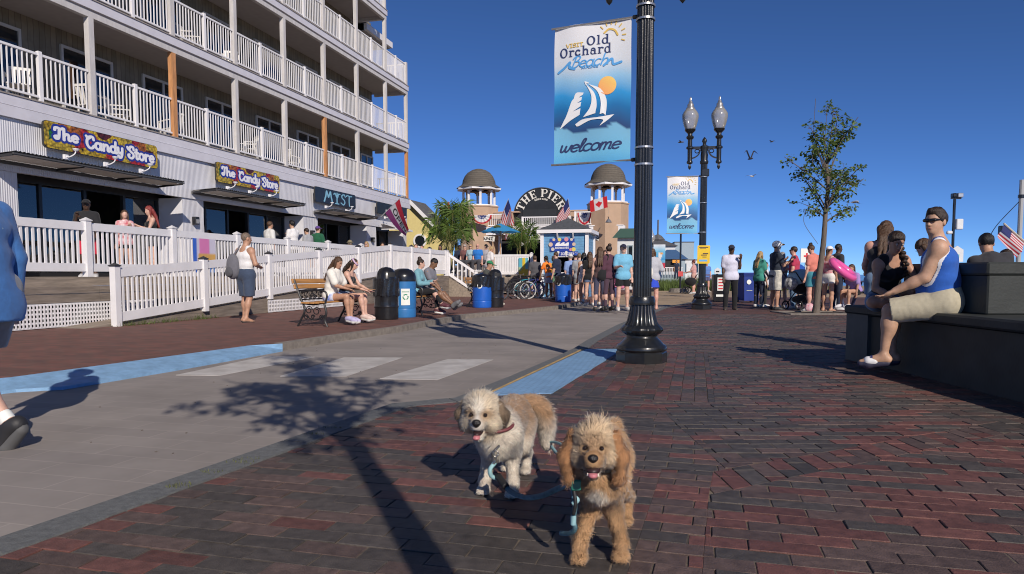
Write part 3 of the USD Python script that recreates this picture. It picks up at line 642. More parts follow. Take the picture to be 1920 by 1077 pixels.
fence("white stair railing sloping down beside the near side of the deck steps", [(29.05, 10.42, DZ), (29.2, 9.15, .05)], h=1.02, posts=1.6, pick=.16, pw=.05, rail=.13)
fence("white stair railing sloping down along the far side of the deck steps", [(32.6, 11.6, DZ), (32.75, 9.3, .25)], h=1.02, posts=2.4, pick=.16, pw=.05, rail=.11)
fence("white boarded fence beyond the deck steps with a bright beach banner on it", [(33.0, 9.55, DZ), (33.0, 7.6, DZ)], h=1.02, posts=1.95, solid=True, rail=.12)
def lattice(label, s0, s1, D, z0, z1, pitch=.068):
    t = thing("lattice_panel", label, "lattice", tuple(SW(s0, D, z0)), STREET_RZ); L, h = s1 - s0, z1 - z0
    mb = MB(); nv, nh = int(L / pitch), max(2, int(h / pitch))
    for k in range(nv + 1): mb.box((.006, k * L / nv, h / 2), (.006, .034, h))
    part(t, "upright_slats", mb, fence_m); mb = MB()
    for k in range(nh + 1): mb.box((.0, L / 2, k * h / nh), (.006, L, .034))
    part(t, "level_slats", mb, fence_m)
lattice("white square lattice under the deck left of the ramp", 7.0, 12.6, 11.03, .03, .42)
lattice("low white lattice at the foot of the ramp behind the first bench", 15.5, 19.4, 10.27, .03, .3)
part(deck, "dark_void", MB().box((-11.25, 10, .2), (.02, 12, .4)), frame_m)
# weeds along the foot of the fence
gr_m = M("weed_green", (.09, .12, .03), .8, var=.5, scale=9, trans=.3)
mb = MB(); r2 = np.random.default_rng(5)
for k in range(260):
    s_ = r2.choice([11.2, 12.1, 13.0]) + r2.normal(0, .25); c = SW(s_, 10.22 + r2.normal(0, .05), 0); a = r2.uniform(0, 6.28); h = r2.uniform(.03, .14); w = .006
    tip = c + [r2.normal(0, .04), r2.normal(0, .04), h]; d = np.array([math.cos(a), math.sin(a), 0]) * w
    mb.add([c - d, c + d, tip], [[0, 1, 2]])
solo("weeds", mb, gr_m, "tufts of weed along the foot of the ramp fence", "weeds", kind="stuff")

# ================================================================== shop signs
def pr(px, py, D): s, z = FAC(px, py, D); return s, z
gummy_m = usdkit.material(stage, "/World/Looks/sweets_print", {"tc": ("texture_coordinate", {}), "n": ("noise_texture", {"scale": 5.0, "detail": 2.0}), "mxv": ("mix_vector", {"fac": .12}), "v": ("voronoi_texture", {"scale": 4.6, "randomness": .9}), "sp": ("separate_color", {}),
    "r": ("rgb_ramp", {"interpolate": False, "ramp": [(0, (.55, .36, .02)), (.22, (.45, .03, .03)), (.40, (.60, .42, .03)), (.55, (.42, .13, .02)), (.68, (.10, .02, .02)), (.78, (.55, .40, .04)), (.9, (.02, .16, .05))]}),
    "v2": ("voronoi_texture", {"scale": 16.0}), "mr": ("map_range", {"from_min": 0, "from_max": .6, "to_min": 1.35, "to_max": .55}), "mx": ("vector_math", {"math_type": "scale"}), "p": ("principled_bsdf", {"roughness": .35})},
    [("tc.object", "mxv.a"), ("n.color", "mxv.b"), ("tc.object", "n.vector"), ("mxv.result", "v.vector"), ("v.color", "sp.color"), ("sp.r", "r.fac"), ("tc.object", "v2.vector"), ("v2.distance", "mr.value"), ("r.color", "mx.vector1"), ("mr.result", "mx.scale"), ("mx.vector", "p.base_color")], surface="p.BSDF")
blue_ink = M("blue_ink", (.025, .04, .26), .4); white_ink = M("white_ink", (.78, .78, .80), .4); sign_edge = M("sign_edge", (.03, .03, .03), .5)
navy_board = M("navy_board", (.018, .028, .045), .45, var=.2); myst_ink = M("sky_ink", (.22, .47, .62), .5); gold_ink = M("gold_ink", (.62, .42, .08), .5)
def wall_sign(name, label, cat, tl, br_, face, D=13.83):
    s0, z1 = pr(*tl, D); s1, z0 = pr(*br_, D)
    t = thing(name, label, cat, tuple(SW(s0, D, z0)), STREET_RZ); w, h = s1 - s0, z1 - z0
    b = MB().prism(rrect(w, h, h * .16), 0, .05, FACE_Y); part(t, "board", b, sign_edge)
    part(t, "printed_face", MB().prism(rrect(w, h, h * .16).buffer(-.012), .05, .056, FACE_Y), face)
    return t, w, h
def sign_lamps(t, w, n=3):
    for k in range(n):
        y = w * (k + .55) / n; mb = MB().tube(spline([(.06, y - .06, -.12), (.14, y - .05, -.12), (.24, y - .02, -.06), (.26, y, .02)]), .013, 6)
        mb.lathe([(.02, 0), (.04, .01), (.066, .04), (.07, .06), (.0, .068)], 10, (.26, y, .0)); mb.box((.03, y - .06, -.12), (.06, .1, .1)); part(t, "sign_lamp", mb, rail_m)
def candy(label, tl, br_):
    t, w, h = wall_sign("shop_sign", label, "sign", tl, br_, gummy_m)
    sh = []; 
    for txt, x0, x1, y0, y1 in (("The", .07, .27, .36, .86), ("Candy", .32, .655, .13, .80), ("Store", .685, .965, .20, .76)):
        g, _ = script(txt, 1, .34, slant=.0, track=.16); sh.append(fit(g, x0 * w, y0 * h, x1 * w, y1 * h, False))
    g = unary_union(sh)
    part(t, "letter_outline", MB().prism(g.buffer(.055).simplify(.004), .056, .060, FACE_Y), blue_ink)
    part(t, "lettering", MB().prism(g.buffer(.004), .060, .064, FACE_Y), white_ink); sign_lamps(t, w)
candy("large colourful candy shop sign above the first canopy", (77, 224), (293, 318)); candy("smaller colourful candy shop sign above the second canopy", (402, 303), (522, 364))
t, w, h = wall_sign("shop_sign", "dark navy shop sign with pale blue capital letters", "sign", (588, 349), (665, 393), navy_board)
g = []
for i, ch in enumerate("MYST"):
    if ch == "T": q = unary_union([LineString(p).buffer(.08) for p in (spline([(0, 1.5), (.15, 1.68), (.6, 1.6), (1.0, 1.66)]), spline([(.55, 1.62), (.5, .8), (.55, 0)]))])
    elif ch == "S": q = LineString(spline([(.85, 1.35), (.62, 1.68), (.2, 1.5), (.2, 1.1), (.6, .8), (.75, .4), (.45, .02), (.0, .25)])).buffer(.09)
    else: q = unary_union([LineString(p).buffer(.085) for p in UPP[ch][0]])
    x0 = (.19, .42, .60, .74)[i]; x1 = (.41, .595, .73, .90)[i]; g.append(fit(q, x0 * w, .10 * h, x1 * w, .88 * h, False))
part(t, "lettering", MB().prism(unary_union(g), .056, .062, FACE_Y), myst_ink); sign_lamps(t, w, 2)
t, w, h = wall_sign("shop_sign", "dark navy shop sign partly covered by the open flag", "sign", (705, 378), (761, 411), navy_board)
part(t, "lettering", MB().prism(fit(caps("OC", .2), .30 * w, .52 * h, .60 * w, .80 * h), .056, .06, FACE_Y), white_ink); part(t, "lettering", MB().prism(fit(caps("BU", .2), .16 * w, .2 * h, .44 * w, .46 * h), .056, .06, FACE_Y), white_ink); sign_lamps(t, w, 2)
# small white canopy over the last shop door, wall lamp boxes
t = thing("awning", "small white canopy over the last shop door", "awning", tuple(SW(30.1, DF, 3.0)), STREET_RZ)
mb = MB().add([(0.02, 0, .3), (0.02, 2.1, .3), (.7, 2.1, .08), (.7, 0, .08), (.7, 0, .0), (.7, 2.1, .0)], [[0, 1, 2], [0, 2, 3], [3, 2, 5], [3, 5, 4]]); part(t, "cloth", mb, white_m)
part(t, "frame", MB().tube([(.02, .02, .02), (.69, .02, .02), (.69, 2.08, .02), (.02, 2.08, .02)], .02, 6), rail_m)
for i, (a, b) in enumerate(pillars[1:4]):
    t = thing("wall_lamp", ["black wall lamp on the white pillar between the candy shops", "black wall lamp on the second white pillar from the left", "black wall lamp on the pillar before the last shop"][i], "lamp", tuple(SW((a + b) / 2, DF + .06, 2.5)), STREET_RZ)
    part(t, "housing", rbox((.13, .18, .22), .015, (.075, 0, 0)), frame_m); part(t, "lens", MB().box((.145, 0, -.02), (.008, .12, .12)), M("lamp_lens", (.3, .3, .3), .2))
# lettering on the left shop's panes and a poster on the fence
def on_wall(name, label, cat, txt, tl, br_, D, mat):
    s0, z1 = pr(*tl, D); s1, z0 = pr(*br_, D); sh = fit(caps(txt, .2), 0, 0, s1 - s0, z1 - z0, False)
    solo_path = thing(name, label, cat, tuple(SW(s0, D, z0)), STREET_RZ); part(solo_path, "lettering", MB().prism(sh, 0, .004, FACE_Y), mat)
pane_ink = M("pane_ink", (.42, .50, .52), .6)
on_wall("window_lettering", "pale capitals high on the leftmost shop pane", "lettering", "NDY APPLE", (20, 322), (75, 346), DG - .02, pane_ink)
on_wall("window_lettering", "pale capitals low on the leftmost shop pane above the fence", "lettering", "POPCORN", (26, 407), (73, 417), DG - .02, pane_ink)
post_m2 = MCOL("poster_print", .5)
def poster(name, label, s0, s1, D, z0, z1, colf, n=18, cat="banner"):
    u = np.linspace(0, 1, n); P = np.zeros((n, n, 3)); P[..., 1] = (u * (s1 - s0))[:, None]; P[..., 2] = (u * (z1 - z0))[None]; P[..., 0] = .006 * np.sin(6 * u)[:, None]
    uu, vv = np.meshgrid(u, u, indexing="ij"); col = colf(uu, vv).reshape(-1, 3); mb = MB().grid(P); B = P.copy(); B[..., 0] -= .01; mb.grid(B[::-1]); 
    col2 = np.vstack([col, col.reshape(n, n, 3)[::-1].reshape(-1, 3)])
    t = thing(name, label, cat, tuple(SW(s0, D, z0)), STREET_RZ); part(t, "sheet", mb, post_m2, col=col2); return t
s0, z1 = pr(362, 452, 11.08); s1, z0 = pr(404, 480, 11.08)
def cf(u, v):
    c = np.ones(u.shape + (3,)) * np.array([.55, .52, .62]); c[v < .25] = (.05, .18, .5); c[(v > .25) & (v < .55) & (u > .2)] = (.6, .35, .1); c[(v > .55) & (np.abs(u - .5) < .22)] = (.65, .2, .42); c[(u < .12)] = (.04, .12, .5); return c
poster("fence_banner", "small colourful printed banner hung on the upper deck fence", s0, s1, 11.08, 1.0, 1.78, cf)
# --- OPEN flag on a slanting staff
t = thing("open_flag", "red, white and purple open flag on a slanting staff by the last shop", "flag", tuple(SW(30.2, 13.8, 3.1)))
o = SW(30.2, 13.8, 3.1); A_, B_ = AT(714, 407, 31.9) - o, AT(749, 373, 30.4) - o
part(t, "staff", MB().tube([A_, B_ + (B_ - A_) * .03], .014, 6), rail_m)
h0, h1 = A_ + (B_ - A_) * .24, B_; f0, f1 = AT(761, 443, 30.6) - o, AT(766, 431, 29.9) - o
nn = 26; uu, vv = np.meshgrid(np.linspace(0, 1, nn), np.linspace(0, 1, nn), indexing="ij")       # u along the fly, v from purple to red
def flagpt(u, v):
    u, v = np.asarray(u)[..., None], np.asarray(v)[..., None]
    p = (h0 * (1 - v) + h1 * v) * (1 - u) + (f0 * (1 - v) + f1 * v) * u
    return p + np.array([.25, -.9, 0]) * .12 * np.sin(v * 5.5 + u * 3) * u + np.array([0, 0, -1.0]) * .12 * np.sin(u * PI) * (1 - .3 * v)
P = flagpt(uu, vv); col = np.where(vv[..., None] < .33, np.array([.30, .04, .20]), np.where(vv[..., None] < .70, np.array([.80, .79, .79]), np.array([.70, .02, .05])))
part(t, "cloth", MB().grid(P), MCOL("flag_cloth", .7, trans=.25), col=col.reshape(-1, 3))
sh = fit(caps("OPEN", .2), .10, .38, .92, .66, False)
def onflag(v):
    v = np.asarray(v); p = flagpt(v[:, 0], v[:, 1]); nrm = np.array([.3, -.95, .1]); return p + nrm * (.012 + v[:, 2:3])
sh = sh.segmentize(.02) if hasattr(sh, "segmentize") else sh
part(t, "lettering", MB().prism(sh, 0, .002, onflag), M("black_ink", (.02, .02, .02), .7))
# ================================================================== street lamps with banners
iron_m = M("black_iron", (.012, .013, .014), .30, var=.25, scale=20, bump=.12, bscale=70, coat=.4)
globe_m = usdkit.material(stage, "/World/Looks/ribbed_globe", {"f": ("layer_weight", {"blend": .35}), "t": ("transparent_bsdf", {"color": (.80, .80, .80)}), "d": ("diffuse_bsdf", {"color": (.62, .60, .56)}), "g": ("glossy_bsdf", {"roughness": .12}),
    "x": ("mix_closure", {"fac": .38}), "y": ("mix_closure", {})}, [("t.BSDF", "x.closure1"), ("d.BSDF", "x.closure2"), ("f.fresnel", "y.fac"), ("x.closure", "y.closure1"), ("g.BSDF", "y.closure2")], surface="y.closure")
alum_m = M("pale_cap_metal", (.55, .54, .52), .3, metal=.8)
def flute(n, d): return lambda a, z: 1 - d * np.abs(np.cos(a * n / 2)) ** 6
def lamp_parts(t, twin=True):
    part(t, "plinth", MB().lathe([(0, 0), (.278, 0), (.278, .105), (.268, .118), (.27, .125)], 8).get(), iron_m)
    part(t, "base", MB().lathe([(.262, .125), (.275, .14), (.275, .165), (.262, .185), (.235, .20), (.205, .235), (.175, .262), (.168, .28), (.172, .295)], 32), iron_m, 40)
    part(t, "leaf_ring", MB().lathe([(.172, .295), (.205, .315), (.232, .345), (.226, .37), (.20, .395), (.186, .405)], 48, rfun=flute(16, .07)), iron_m, 50)
    part(t, "fluted_bell", MB().lathe([(.186, .405), (.165, .44), (.15, .50), (.137, .56), (.128, .62)], 96, rfun=flute(20, .09)), iron_m, 60)
    part(t, "collar", MB().lathe([(.118, .62), (.14, .625), (.143, .66), (.134, .70), (.125, .715), (.10, .72)], 32), iron_m, 40)
    part(t, "fluted_shaft", MB().lathe([(.10, .72), (.097, 1.2), (.094, 2.4), (.088, 3.9), (.088, 3.95)], 96, rfun=flute(16, .10)), iron_m, 60)
    part(t, "capital", MB().lathe([(.088, 3.95), (.11, 3.97), (.115, 4.03), (.095, 4.06), (.10, 4.2), (.085, 4.3), (.11, 4.38), (.11, 4.44), (.05, 4.47), (.045, 4.52), (.07, 4.57), (.055, 4.62), (.02, 4.67), (0, 4.69)], 20), iron_m, 50)
    if not twin: return
    m = MB(); m.box((0, 0, 4.40), (.80, .05, .07))
    for s in (-1, 1):
        for k in range(12):
            a0, a1 = k / 12 * PI / 2, (k + 1) / 12 * PI / 2
            p = lambda a: np.array([s * (.36 - .25 * math.sin(a)), 0, 4.12 + .23 * (1 - math.cos(a)) + .0])
            m.bar(p(a0), p(a1), .035, .05, up=(0, 1, 0))
        m.tube(np.array([(s * (.12 + .07 + .06 * math.cos(a)), 0, 4.31 + .05 * math.sin(a)) for a in np.linspace(0, 2 * PI, 14)]), .014, 6)
    part(t, "cross_arm", m, iron_m)
    for s in (-1, 1):
        c = (s * .385, 0, 0)
        a = part(t, "arm_upright", MB().lathe([(0, 3.81), (.03, 3.84), (.045, 3.89), (.03, 3.93), (.025, 3.96), (.075, 3.98), (.085, 4.02), (.062, 4.06), (.065, 4.36), (.10, 4.38), (.10, 4.42), (.062, 4.45), (.058, 4.62), (.10, 4.66), (.105, 4.70), (.065, 4.73), (.06, 4.78), (.14, 4.86), (.15, 4.90), (.0, 4.90)], 20, c), iron_m, 45)
        part(t, "globe", MB().lathe([(.13, 4.90), (.165, 4.98), (.20, 5.10), (.222, 5.22), (.215, 5.30), (.17, 5.38), (.12, 5.44)], 40, c, rfun=lambda a, z: 1 + .012 * np.cos(a * 24)), globe_m, True)
        part(t, "globe_cap", MB().lathe([(.125, 5.43), (.12, 5.47), (.09, 5.50), (.09, 5.56), (.055, 5.60), (.05, 5.64), (.03, 5.66), (.035, 5.72), (.012, 5.76), (0, 5.78)], 20, c), alum_m, 45)
LAMP1, LAMP2 = (1.42, 7.74, 0), (5.24, 19.6, 0)
l1 = thing("street_lamp", "black fluted lamp post nearest to the camera, beside the blue tactile paving", "street lamp", LAMP1, -4); lamp_parts(l1)
l2 = thing("street_lamp", "black lamp post with two glass globes and a yellow notice on its shaft", "street lamp", LAMP2, -8); lamp_parts(l2)
# banner, drawn on a unit of .88 x 1.6 m
cloth_m = MCOL("banner_cloth", .45, bump=.12, bscale=6, trans=.12)
ink_navy, ink_blue, ink_gold, ink_orange, ink_white = M("ink_navy", (.03, .045, .13), .5), M("ink_blue", (.10, .36, .72), .5), M("ink_gold", (.70, .48, .12), .5), MCOL("sun_print", .5), M("ink_white", (.80, .80, .80), .5)
def banner(label, loc, rz, w, h, arms=True, group=None):
    t = thing("street_banner", label, "banner", loc, rz)
    n, m_ = 24, 60; U, V = np.meshgrid(np.linspace(0, 1, n), np.linspace(0, 1, m_), indexing="ij")
    def wav(x, z): return .012 * np.sin(x * 7 + z * 2.2) + .02 * np.exp(-((x / w) ** 2 + ((z - h) / h) ** 2) * 30) + .006 * np.sin(z * 9)
    P = np.stack([U * w, wav(U * w, V * h), V * h], -1)
    stops = np.array([0, .08, .20, .255, .262, .40, .50, .62, .72, 1.0]); cs = np.array([(.10, .40, .70), (.17, .50, .74), (.22, .52, .74), (.22, .50, .70), (.035, .075, .20), (.02, .17, .42), (.04, .32, .68), (.34, .60, .82), (.74, .78, .82), (.82, .81, .82)])
    wave_line = .245 + .02 * np.sin(U * 9 + 1) + .012 * np.sin(U * 17)
    Vs = np.where(V < wave_line, V / wave_line * .2549, .262 + (V - wave_line) / (1 - wave_line) * .738)
    col = np.stack([np.interp(Vs, stops, cs[:, k]) for k in range(3)], -1)
    mb = MB().grid(P[::-1]); part(t, "cloth", mb, cloth_m, True, col=col[::-1].reshape(-1, 3))
    B = P.copy(); B[..., 1] += .006; part(t, "back_cloth", MB().grid(B), cloth_m, True, col=col.reshape(-1, 3))
    def on(v):
        v = np.asarray(v); return np.stack([v[:, 0], wav(v[:, 0], v[:, 1]) - .004 - v[:, 2], v[:, 1]], 1)
    def ink(name, sh, mat): 
        if mat is ink_orange:
            mm = MB().prism(sh.segmentize(.03), 0, .002, on); v, f = mm.get(); tt = np.clip((v[:, 2] - v[:, 2].min()) / np.ptp(v[:, 2]) * .6 + (v[:, 0] - v[:, 0].min()) / np.ptp(v[:, 0]) * .5, 0, 1)[:, None]
            part(t, name, (v, f), mat, col=np.array([.80, .28, .12]) * (1 - tt) + np.array([.85, .58, .15]) * tt)
        else: part(t, name, MB().prism(sh.segmentize(.04), 0, .002, on), mat)
    F = lambda s, x0, y0, x1, y1: fit(s, x0 * w, y0 * h, x1 * w, y1 * h, False)
    ink("lettering", F(caps("VISIT", .1), .165, .837, .395, .868), ink_gold)
    ink("lettering", F(serif("Old", 1, .1)[0], .44, .838, .72, .905), ink_navy)
    ink("lettering", F(serif("Orchard", 1, .1)[0], .085, .772, .75, .842), ink_navy)
    ink("lettering", F(script("Beach", 1, .17, slant=.3)[0], .22, .690, .72, .775), ink_blue)
    ink("wave_line", unary_union([LineString(np.array(spline([(.06, .672), (.14, .70), (.22, .735), (.21, .70), (.28, .685)])) * [w, h]).buffer(.012), LineString(np.array(spline([(.66, .688), (.76, .728), (.78, .69), (.88, .70)])) * [w, h]).buffer(.012)]), ink_blue)
    ink("lettering", F(caps("MAINE", .1), .375, .678, .59, .698), ink_blue)
    rays = [LineString(np.array(spline([(.66, .915), (.72, .938), (.79, .925), (.83, .89)])) * [w, h]).buffer(.010)]
    for a in np.radians([135, 112, 90, 68, 45, 22, 0, -22]): c = np.array([.745 * w, .885 * h]); rays.append(LineString([c + .13 * np.array([math.cos(a), math.sin(a)]), c + .165 * np.array([math.cos(a), math.sin(a)])]).buffer(.006))
    ink("sun_rays", unary_union(rays), ink_gold)
    ink("sun_disc", Point(.705 * w, .545 * h).buffer(.10 * w * 1.12, 20), ink_orange)
    S = lambda pts: Polygon(np.array(pts) * [w, h])
    curve = lambda p: [tuple(q) for q in spline(p, 6)]
    sails = [S(curve([(.435, .565), (.54, .50), (.575, .42), (.56, .36)]) + curve([(.56, .355), (.48, .345), (.40, .335)]) + curve([(.40, .335), (.49, .40), (.505, .48), (.435, .565)])),
             S(curve([(.47, .565), (.62, .525), (.70, .44), (.695, .34)]) + curve([(.69, .335), (.66, .35), (.62, .345)]) + curve([(.62, .345), (.63, .43), (.58, .51), (.47, .565)])),
             S(curve([(.29, .29), (.40, .32), (.60, .325), (.80, .335)]) + curve([(.80, .335), (.72, .30), (.62, .265)]) + curve([(.62, .265), (.66, .305), (.50, .31), (.33, .275), (.29, .29)]))]
    for (x0, y0, x1, y1, b) in ((.08, .265, .36, .40, .045), (.16, .345, .37, .445, .03), (.20, .40, .38, .48, .022), (.26, .455, .40, .51, .014)):
        sails.append(S(curve([(x0, y0), ((x0 + x1) / 2 - .03, (y0 + y1) / 2 + .03), (x1, y1)]) + curve([(x1 - .01, y1 - b), ((x0 + x1) / 2, (y0 + y1) / 2 - b * .3), (x0, y0)])))
    sails.append(LineString(np.array([(.435, .565), (.42, .585), (.46, .575)]) * [w, h]).buffer(.006))
    for s_ in sails: ink("sail", s_.buffer(.001), ink_white)
    ink("lettering", F(script("welcome", 1, .19, slant=.32, track=-.02)[0], .08, .092, .90, .188), ink_navy)
    for zz in (.012, h - .012): part(t, "batten", MB().tube([(-.03, .0, zz), (w + .06, .0, zz)], .012, 8), alum_m)
    if arms:
        for zz in (.012, h - .012):
            part(t, "bracket", MB().tube([(w + .02, 0, zz), (w + .10, 0, zz)], .022, 8).box((w + .10, 0, zz), (.05, .09, .09)), iron_m)
    return t
a1 = math.radians(24); d1 = np.array([-math.cos(a1), math.sin(a1)])
w1 = .88; q = np.array(LAMP1[:2]) + d1 * (.155 + w1)
banner("large sailboat welcome banner on the nearest lamp post", (q[0], q[1], 2.18), -24, w1, 1.53)
a2 = math.radians(8); d2 = np.array([-math.cos(a2), math.sin(a2)]); q = np.array(LAMP2[:2]) + d2 * (.15 + .82)
banner("sailboat welcome banner on the lamp post with the yellow notice", (q[0], q[1], 2.07), -8, .82, 1.58)
for L, zs in ((LAMP1, (2.12, 2.3, 3.64, 3.78)), (LAMP2, (2.1, 3.6, 2.9))):
    pth = "/World/street_lamp" if L is LAMP1 else "/World/street_lamp_001"
    for z in zs: part(pth, "steel_strap", MB().lathe([(.099, z), (.102, z), (.102, z + .02), (.099, z + .02)], 24), alum_m)
part("/World/street_lamp_001", "outlet_box", rbox((.2, .14, .2), .015, (.03, -.02, 3.72)), iron_m)
# the yellow notice
t = thing("yellow_notice", "yellow notice with dark print strapped to a lamp post", "sign", (LAMP2[0], LAMP2[1] - .115, 1.25), -6)
part(t, "plate", MB().prism(rrect(.34, .50, .03), 0, .006, lambda v: FACE_X(v) - [.17, 0, 0]), M("yellow_plate", (.70, .46, .01), .5, var=.12, scale=6))
r2 = np.random.default_rng(2)
for z0, z1, a, b in ((.43, .455, -.12, .12), (.40, .415, -.10, .06), (.26, .29, -.02, .12), (.22, .245, -.07, .09), (.17, .19, -.03, .08), (.06, .11, -.12, .10)):
    part(t, "printed_line", MB().prism(sbox(a, z0, b, z1), .006, .008, FACE_X), M("notice_print", (.10, .06, .03), .6) if z0 > .1 else ink_blue)
# ================================================================== pier arcade with two domed lookouts
tan_m = M("tan_stucco", (.42, .29, .20), .85, var=.10, scale=1.2, bump=.2, bscale=20)
tan2_m = M("tan_trim", (.48, .33, .23), .85, var=.08)
def ZLAP(name, lo, a, b, freq, rough):
    return usdkit.material(stage, "/World/Looks/" + name, {"tc": ("texture_coordinate", {}), "sp": ("separate_xyz", {}), "m": ("math", {"math_type": "multiply", "value2": freq}), "fr": ("math", {"math_type": "fraction"}), "b": ("bump", {"strength": 1.0, "distance": .03}), "r": ("rgb_ramp", {"ramp": [(0, lo), (.10, a), (1, b)]}),
        "n": ("noise_texture", {"scale": 6.0, "detail": 5.0}), "mr": ("map_range", {"from_min": .3, "from_max": .7, "to_min": .85, "to_max": 1.15}), "mx": ("vector_math", {"math_type": "scale"}), "p": ("principled_bsdf", {"roughness": rough})},
        [("tc.object", "sp.vector"), ("sp.z", "m.value1"), ("m.value", "fr.value1"), ("fr.value", "r.fac"), ("tc.object", "n.vector"), ("n.fac", "mr.value"), ("r.color", "mx.vector1"), ("mr.result", "mx.scale"), ("mx.vector", "p.base_color"), ("fr.value", "b.height"), ("b.normal", "p.normal")], surface="p.BSDF")
roof_m = ZLAP("dome_shingle", (.05, .042, .035), (.10, .088, .072), (.125, .108, .088), 5.5, .9)
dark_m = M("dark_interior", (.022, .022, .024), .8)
black_m = M("black_board", (.014, .016, .020), .5, var=.25, scale=2)
cream_m = M("cream_board", (.68, .66, .60), .6)
PO = AT(1010, 515, 60.0); PO[2] = 0
pier = thing("pier_arcade", "tan arcade building on the pier with two domed lookout towers and white balconies", "building", tuple(PO), STREET_RZ)
def PB(name, c, s, m, label=None): return part(pier, name, MB().box(c, s), m, label=label)
for s in (-1, 1): PB("wall", (s * 4.55, .6, 5.1), (4.4, .5, 2.3), tan_m)
PB("wall", (0, 3.0, 5.6), (6, .4, 1.3), tan_m); PB("parapet", (-4.3, .58, 6.28), (5.0, .6, .1), tan2_m); PB("parapet", (4.3, .58, 6.28), (5.0, .6, .1), tan2_m)
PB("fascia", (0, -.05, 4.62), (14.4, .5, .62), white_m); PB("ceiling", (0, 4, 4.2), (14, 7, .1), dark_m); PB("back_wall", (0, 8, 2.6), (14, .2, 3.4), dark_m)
PB("platform", (0, 3.5, .9), (14.6, 9, 1.7), wood_m); PB("balcony_floor", (0, .6, 4.96), (14.2, 1.9, .08), white_m)
for x in (-3.4, 3.2): PB("porch_post", (x, .1, 3.0), (.22, .22, 2.6), white_m)
for x in (-4.6, 3.9): PB("porch_pier", (x, .9, 2.9), (1.3, .8, 2.8), tan_m)
def octo(r, rot_=22.5): return np.array([(r * math.cos(math.radians(rot_ + 45 * k)), r * math.sin(math.radians(rot_ + 45 * k))) for k in range(8)])
for sx_ in (-5.55, 5.65):
    tw = part(pier, "tower", MB().lathe([(0, 0), (1.72, 0), (1.72, 6.72), (1.78, 6.74), (1.78, 6.84), (0, 6.84)], 8, (sx_, 1.0, 0)), tan_m)
    part(tw, "sill", MB().lathe([(1.5, 6.84), (1.66, 6.84), (1.66, 6.95), (1.5, 6.95)], 8, (sx_, 1.0, 0)), white_m)
    for x, y in octo(1.36): part(tw, "column", MB().box((sx_ + x, 1.0 + y, 7.55), (.17, .17, 1.25)), white_m)
    m = MB(); oc = octo(1.36)
    for k in range(8):                                           # shallow arches between the columns
        a, b = oc[k], oc[(k + 1) % 8]
        for j in range(8):
            t0, t1 = j / 8, (j + 1) / 8; h = lambda t: 8.22 - .38 * (2 * abs(t - .5)) ** 2.5
            p0, p1 = a + (b - a) * t0, a + (b - a) * t1; z = (h(t0) + h(t1)) / 2
            c = (p0 + p1) / 2; m.box((sx_ + c[0], 1 + c[1], (z + 8.28) / 2), (np.linalg.norm(p1 - p0) + .01, .08, 8.28 - z + .02), rz=math.degrees(math.atan2(*(b - a)[::-1])))
    part(tw, "arches", m, tan2_m)
    part(tw, "eave", MB().lathe([(1.3, 8.27), (1.98, 8.24), (2.0, 8.38), (1.96, 8.40)], 8, (sx_, 1.0, 0)), white_m)
    part(tw, "dome", MB().lathe([(1.97, 8.40), (1.75, 8.56), (1.55, 8.68), (1.46, 8.80), (1.40, 9.10), (1.24, 9.45), (.98, 9.76), (.62, 9.98), (.3, 10.08), (0, 10.12)], 16, (sx_, 1.0, 0)), roof_m, 30)
def railrow(x0, x1, y, z, h=1.05, n=None, name="balcony_rail"):
    m = MB(); m.box(((x0 + x1) / 2, y, z + h), (x1 - x0, .07, .09)); m.box(((x0 + x1) / 2, y, z + .12), (x1 - x0, .06, .08))
    r = part(pier, name, m, rail_m)
    for k in range(int((x1 - x0) / .17)): part(r, "baluster", MB().box((x0 + .085 + k * .17, y, z + h / 2 + .06), (.05, .04, h - .2)), rail_m)
    for x in (x0, x1): part(r, "rail_post", MB().box((x, y, z + h / 2), (.12, .12, h + .12)), rail_m)
railrow(-6.3, -2.5, -.2, 5.0); railrow(3.1, 5.8, -.2, 5.0, 1.1); railrow(-1.5, 2.6, .35, 5.0, .8)
# the arched name board
arch = thing("pier_name_board", "black half round name board with white slab letters between the two domed towers", "sign", tuple(PO + np.array([0, 0, 5.75])), STREET_RZ)
R0 = 2.42
dsk = Point(0, .18).buffer(R0, 48).intersection(sbox(-3, .18, 3, 4)).union(sbox(-R0, -.25, R0, .2))
part(arch, "board", MB().prism(dsk, 0, .25, lambda v: FACE_X(v) + [0, 1.1, 0]), black_m)
part(arch, "rim", MB().prism(dsk.difference(dsk.buffer(-.06)), .25, .29, lambda v: FACE_X(v) + [0, 1.1, 0]), M("board_rim", (.06, .065, .07), .5))
part(arch, "screen", MB().prism(sbox(-1.55, -.55, 1.35, .75), .25, .33, lambda v: FACE_X(v) + [0, 1.1, 0]), M("dark_screen", (.03, .033, .036), .35))
def on_arc(shape, r, span, cy=.18):
    b = shape.bounds; wd = b[2] - b[0]
    def f(v):
        v = np.asarray(v, float); a = PI / 2 + span / 2 - (v[:, 0] - b[0]) / wd * span; rr = r + v[:, 1]
        return np.stack([rr * np.cos(a), 1.1 - v[:, 2], cy + rr * np.sin(a)], 1)
    return f
th, wd = serif("THE PIER", .68, .1, .16); th = affinity.scale(th, 1.0, 1.0, origin=(0, 0)).segmentize(.12)
part(arch, "lettering", MB().prism(th, .25, .30, on_arc(th, 1.60, math.radians(146))), cream_m)
sm = caps("SINCE 1898", .15).segmentize(.1); part(arch, "lettering", MB().prism(sm, .25, .29, on_arc(sm, 1.36, math.radians(46))), cream_m)
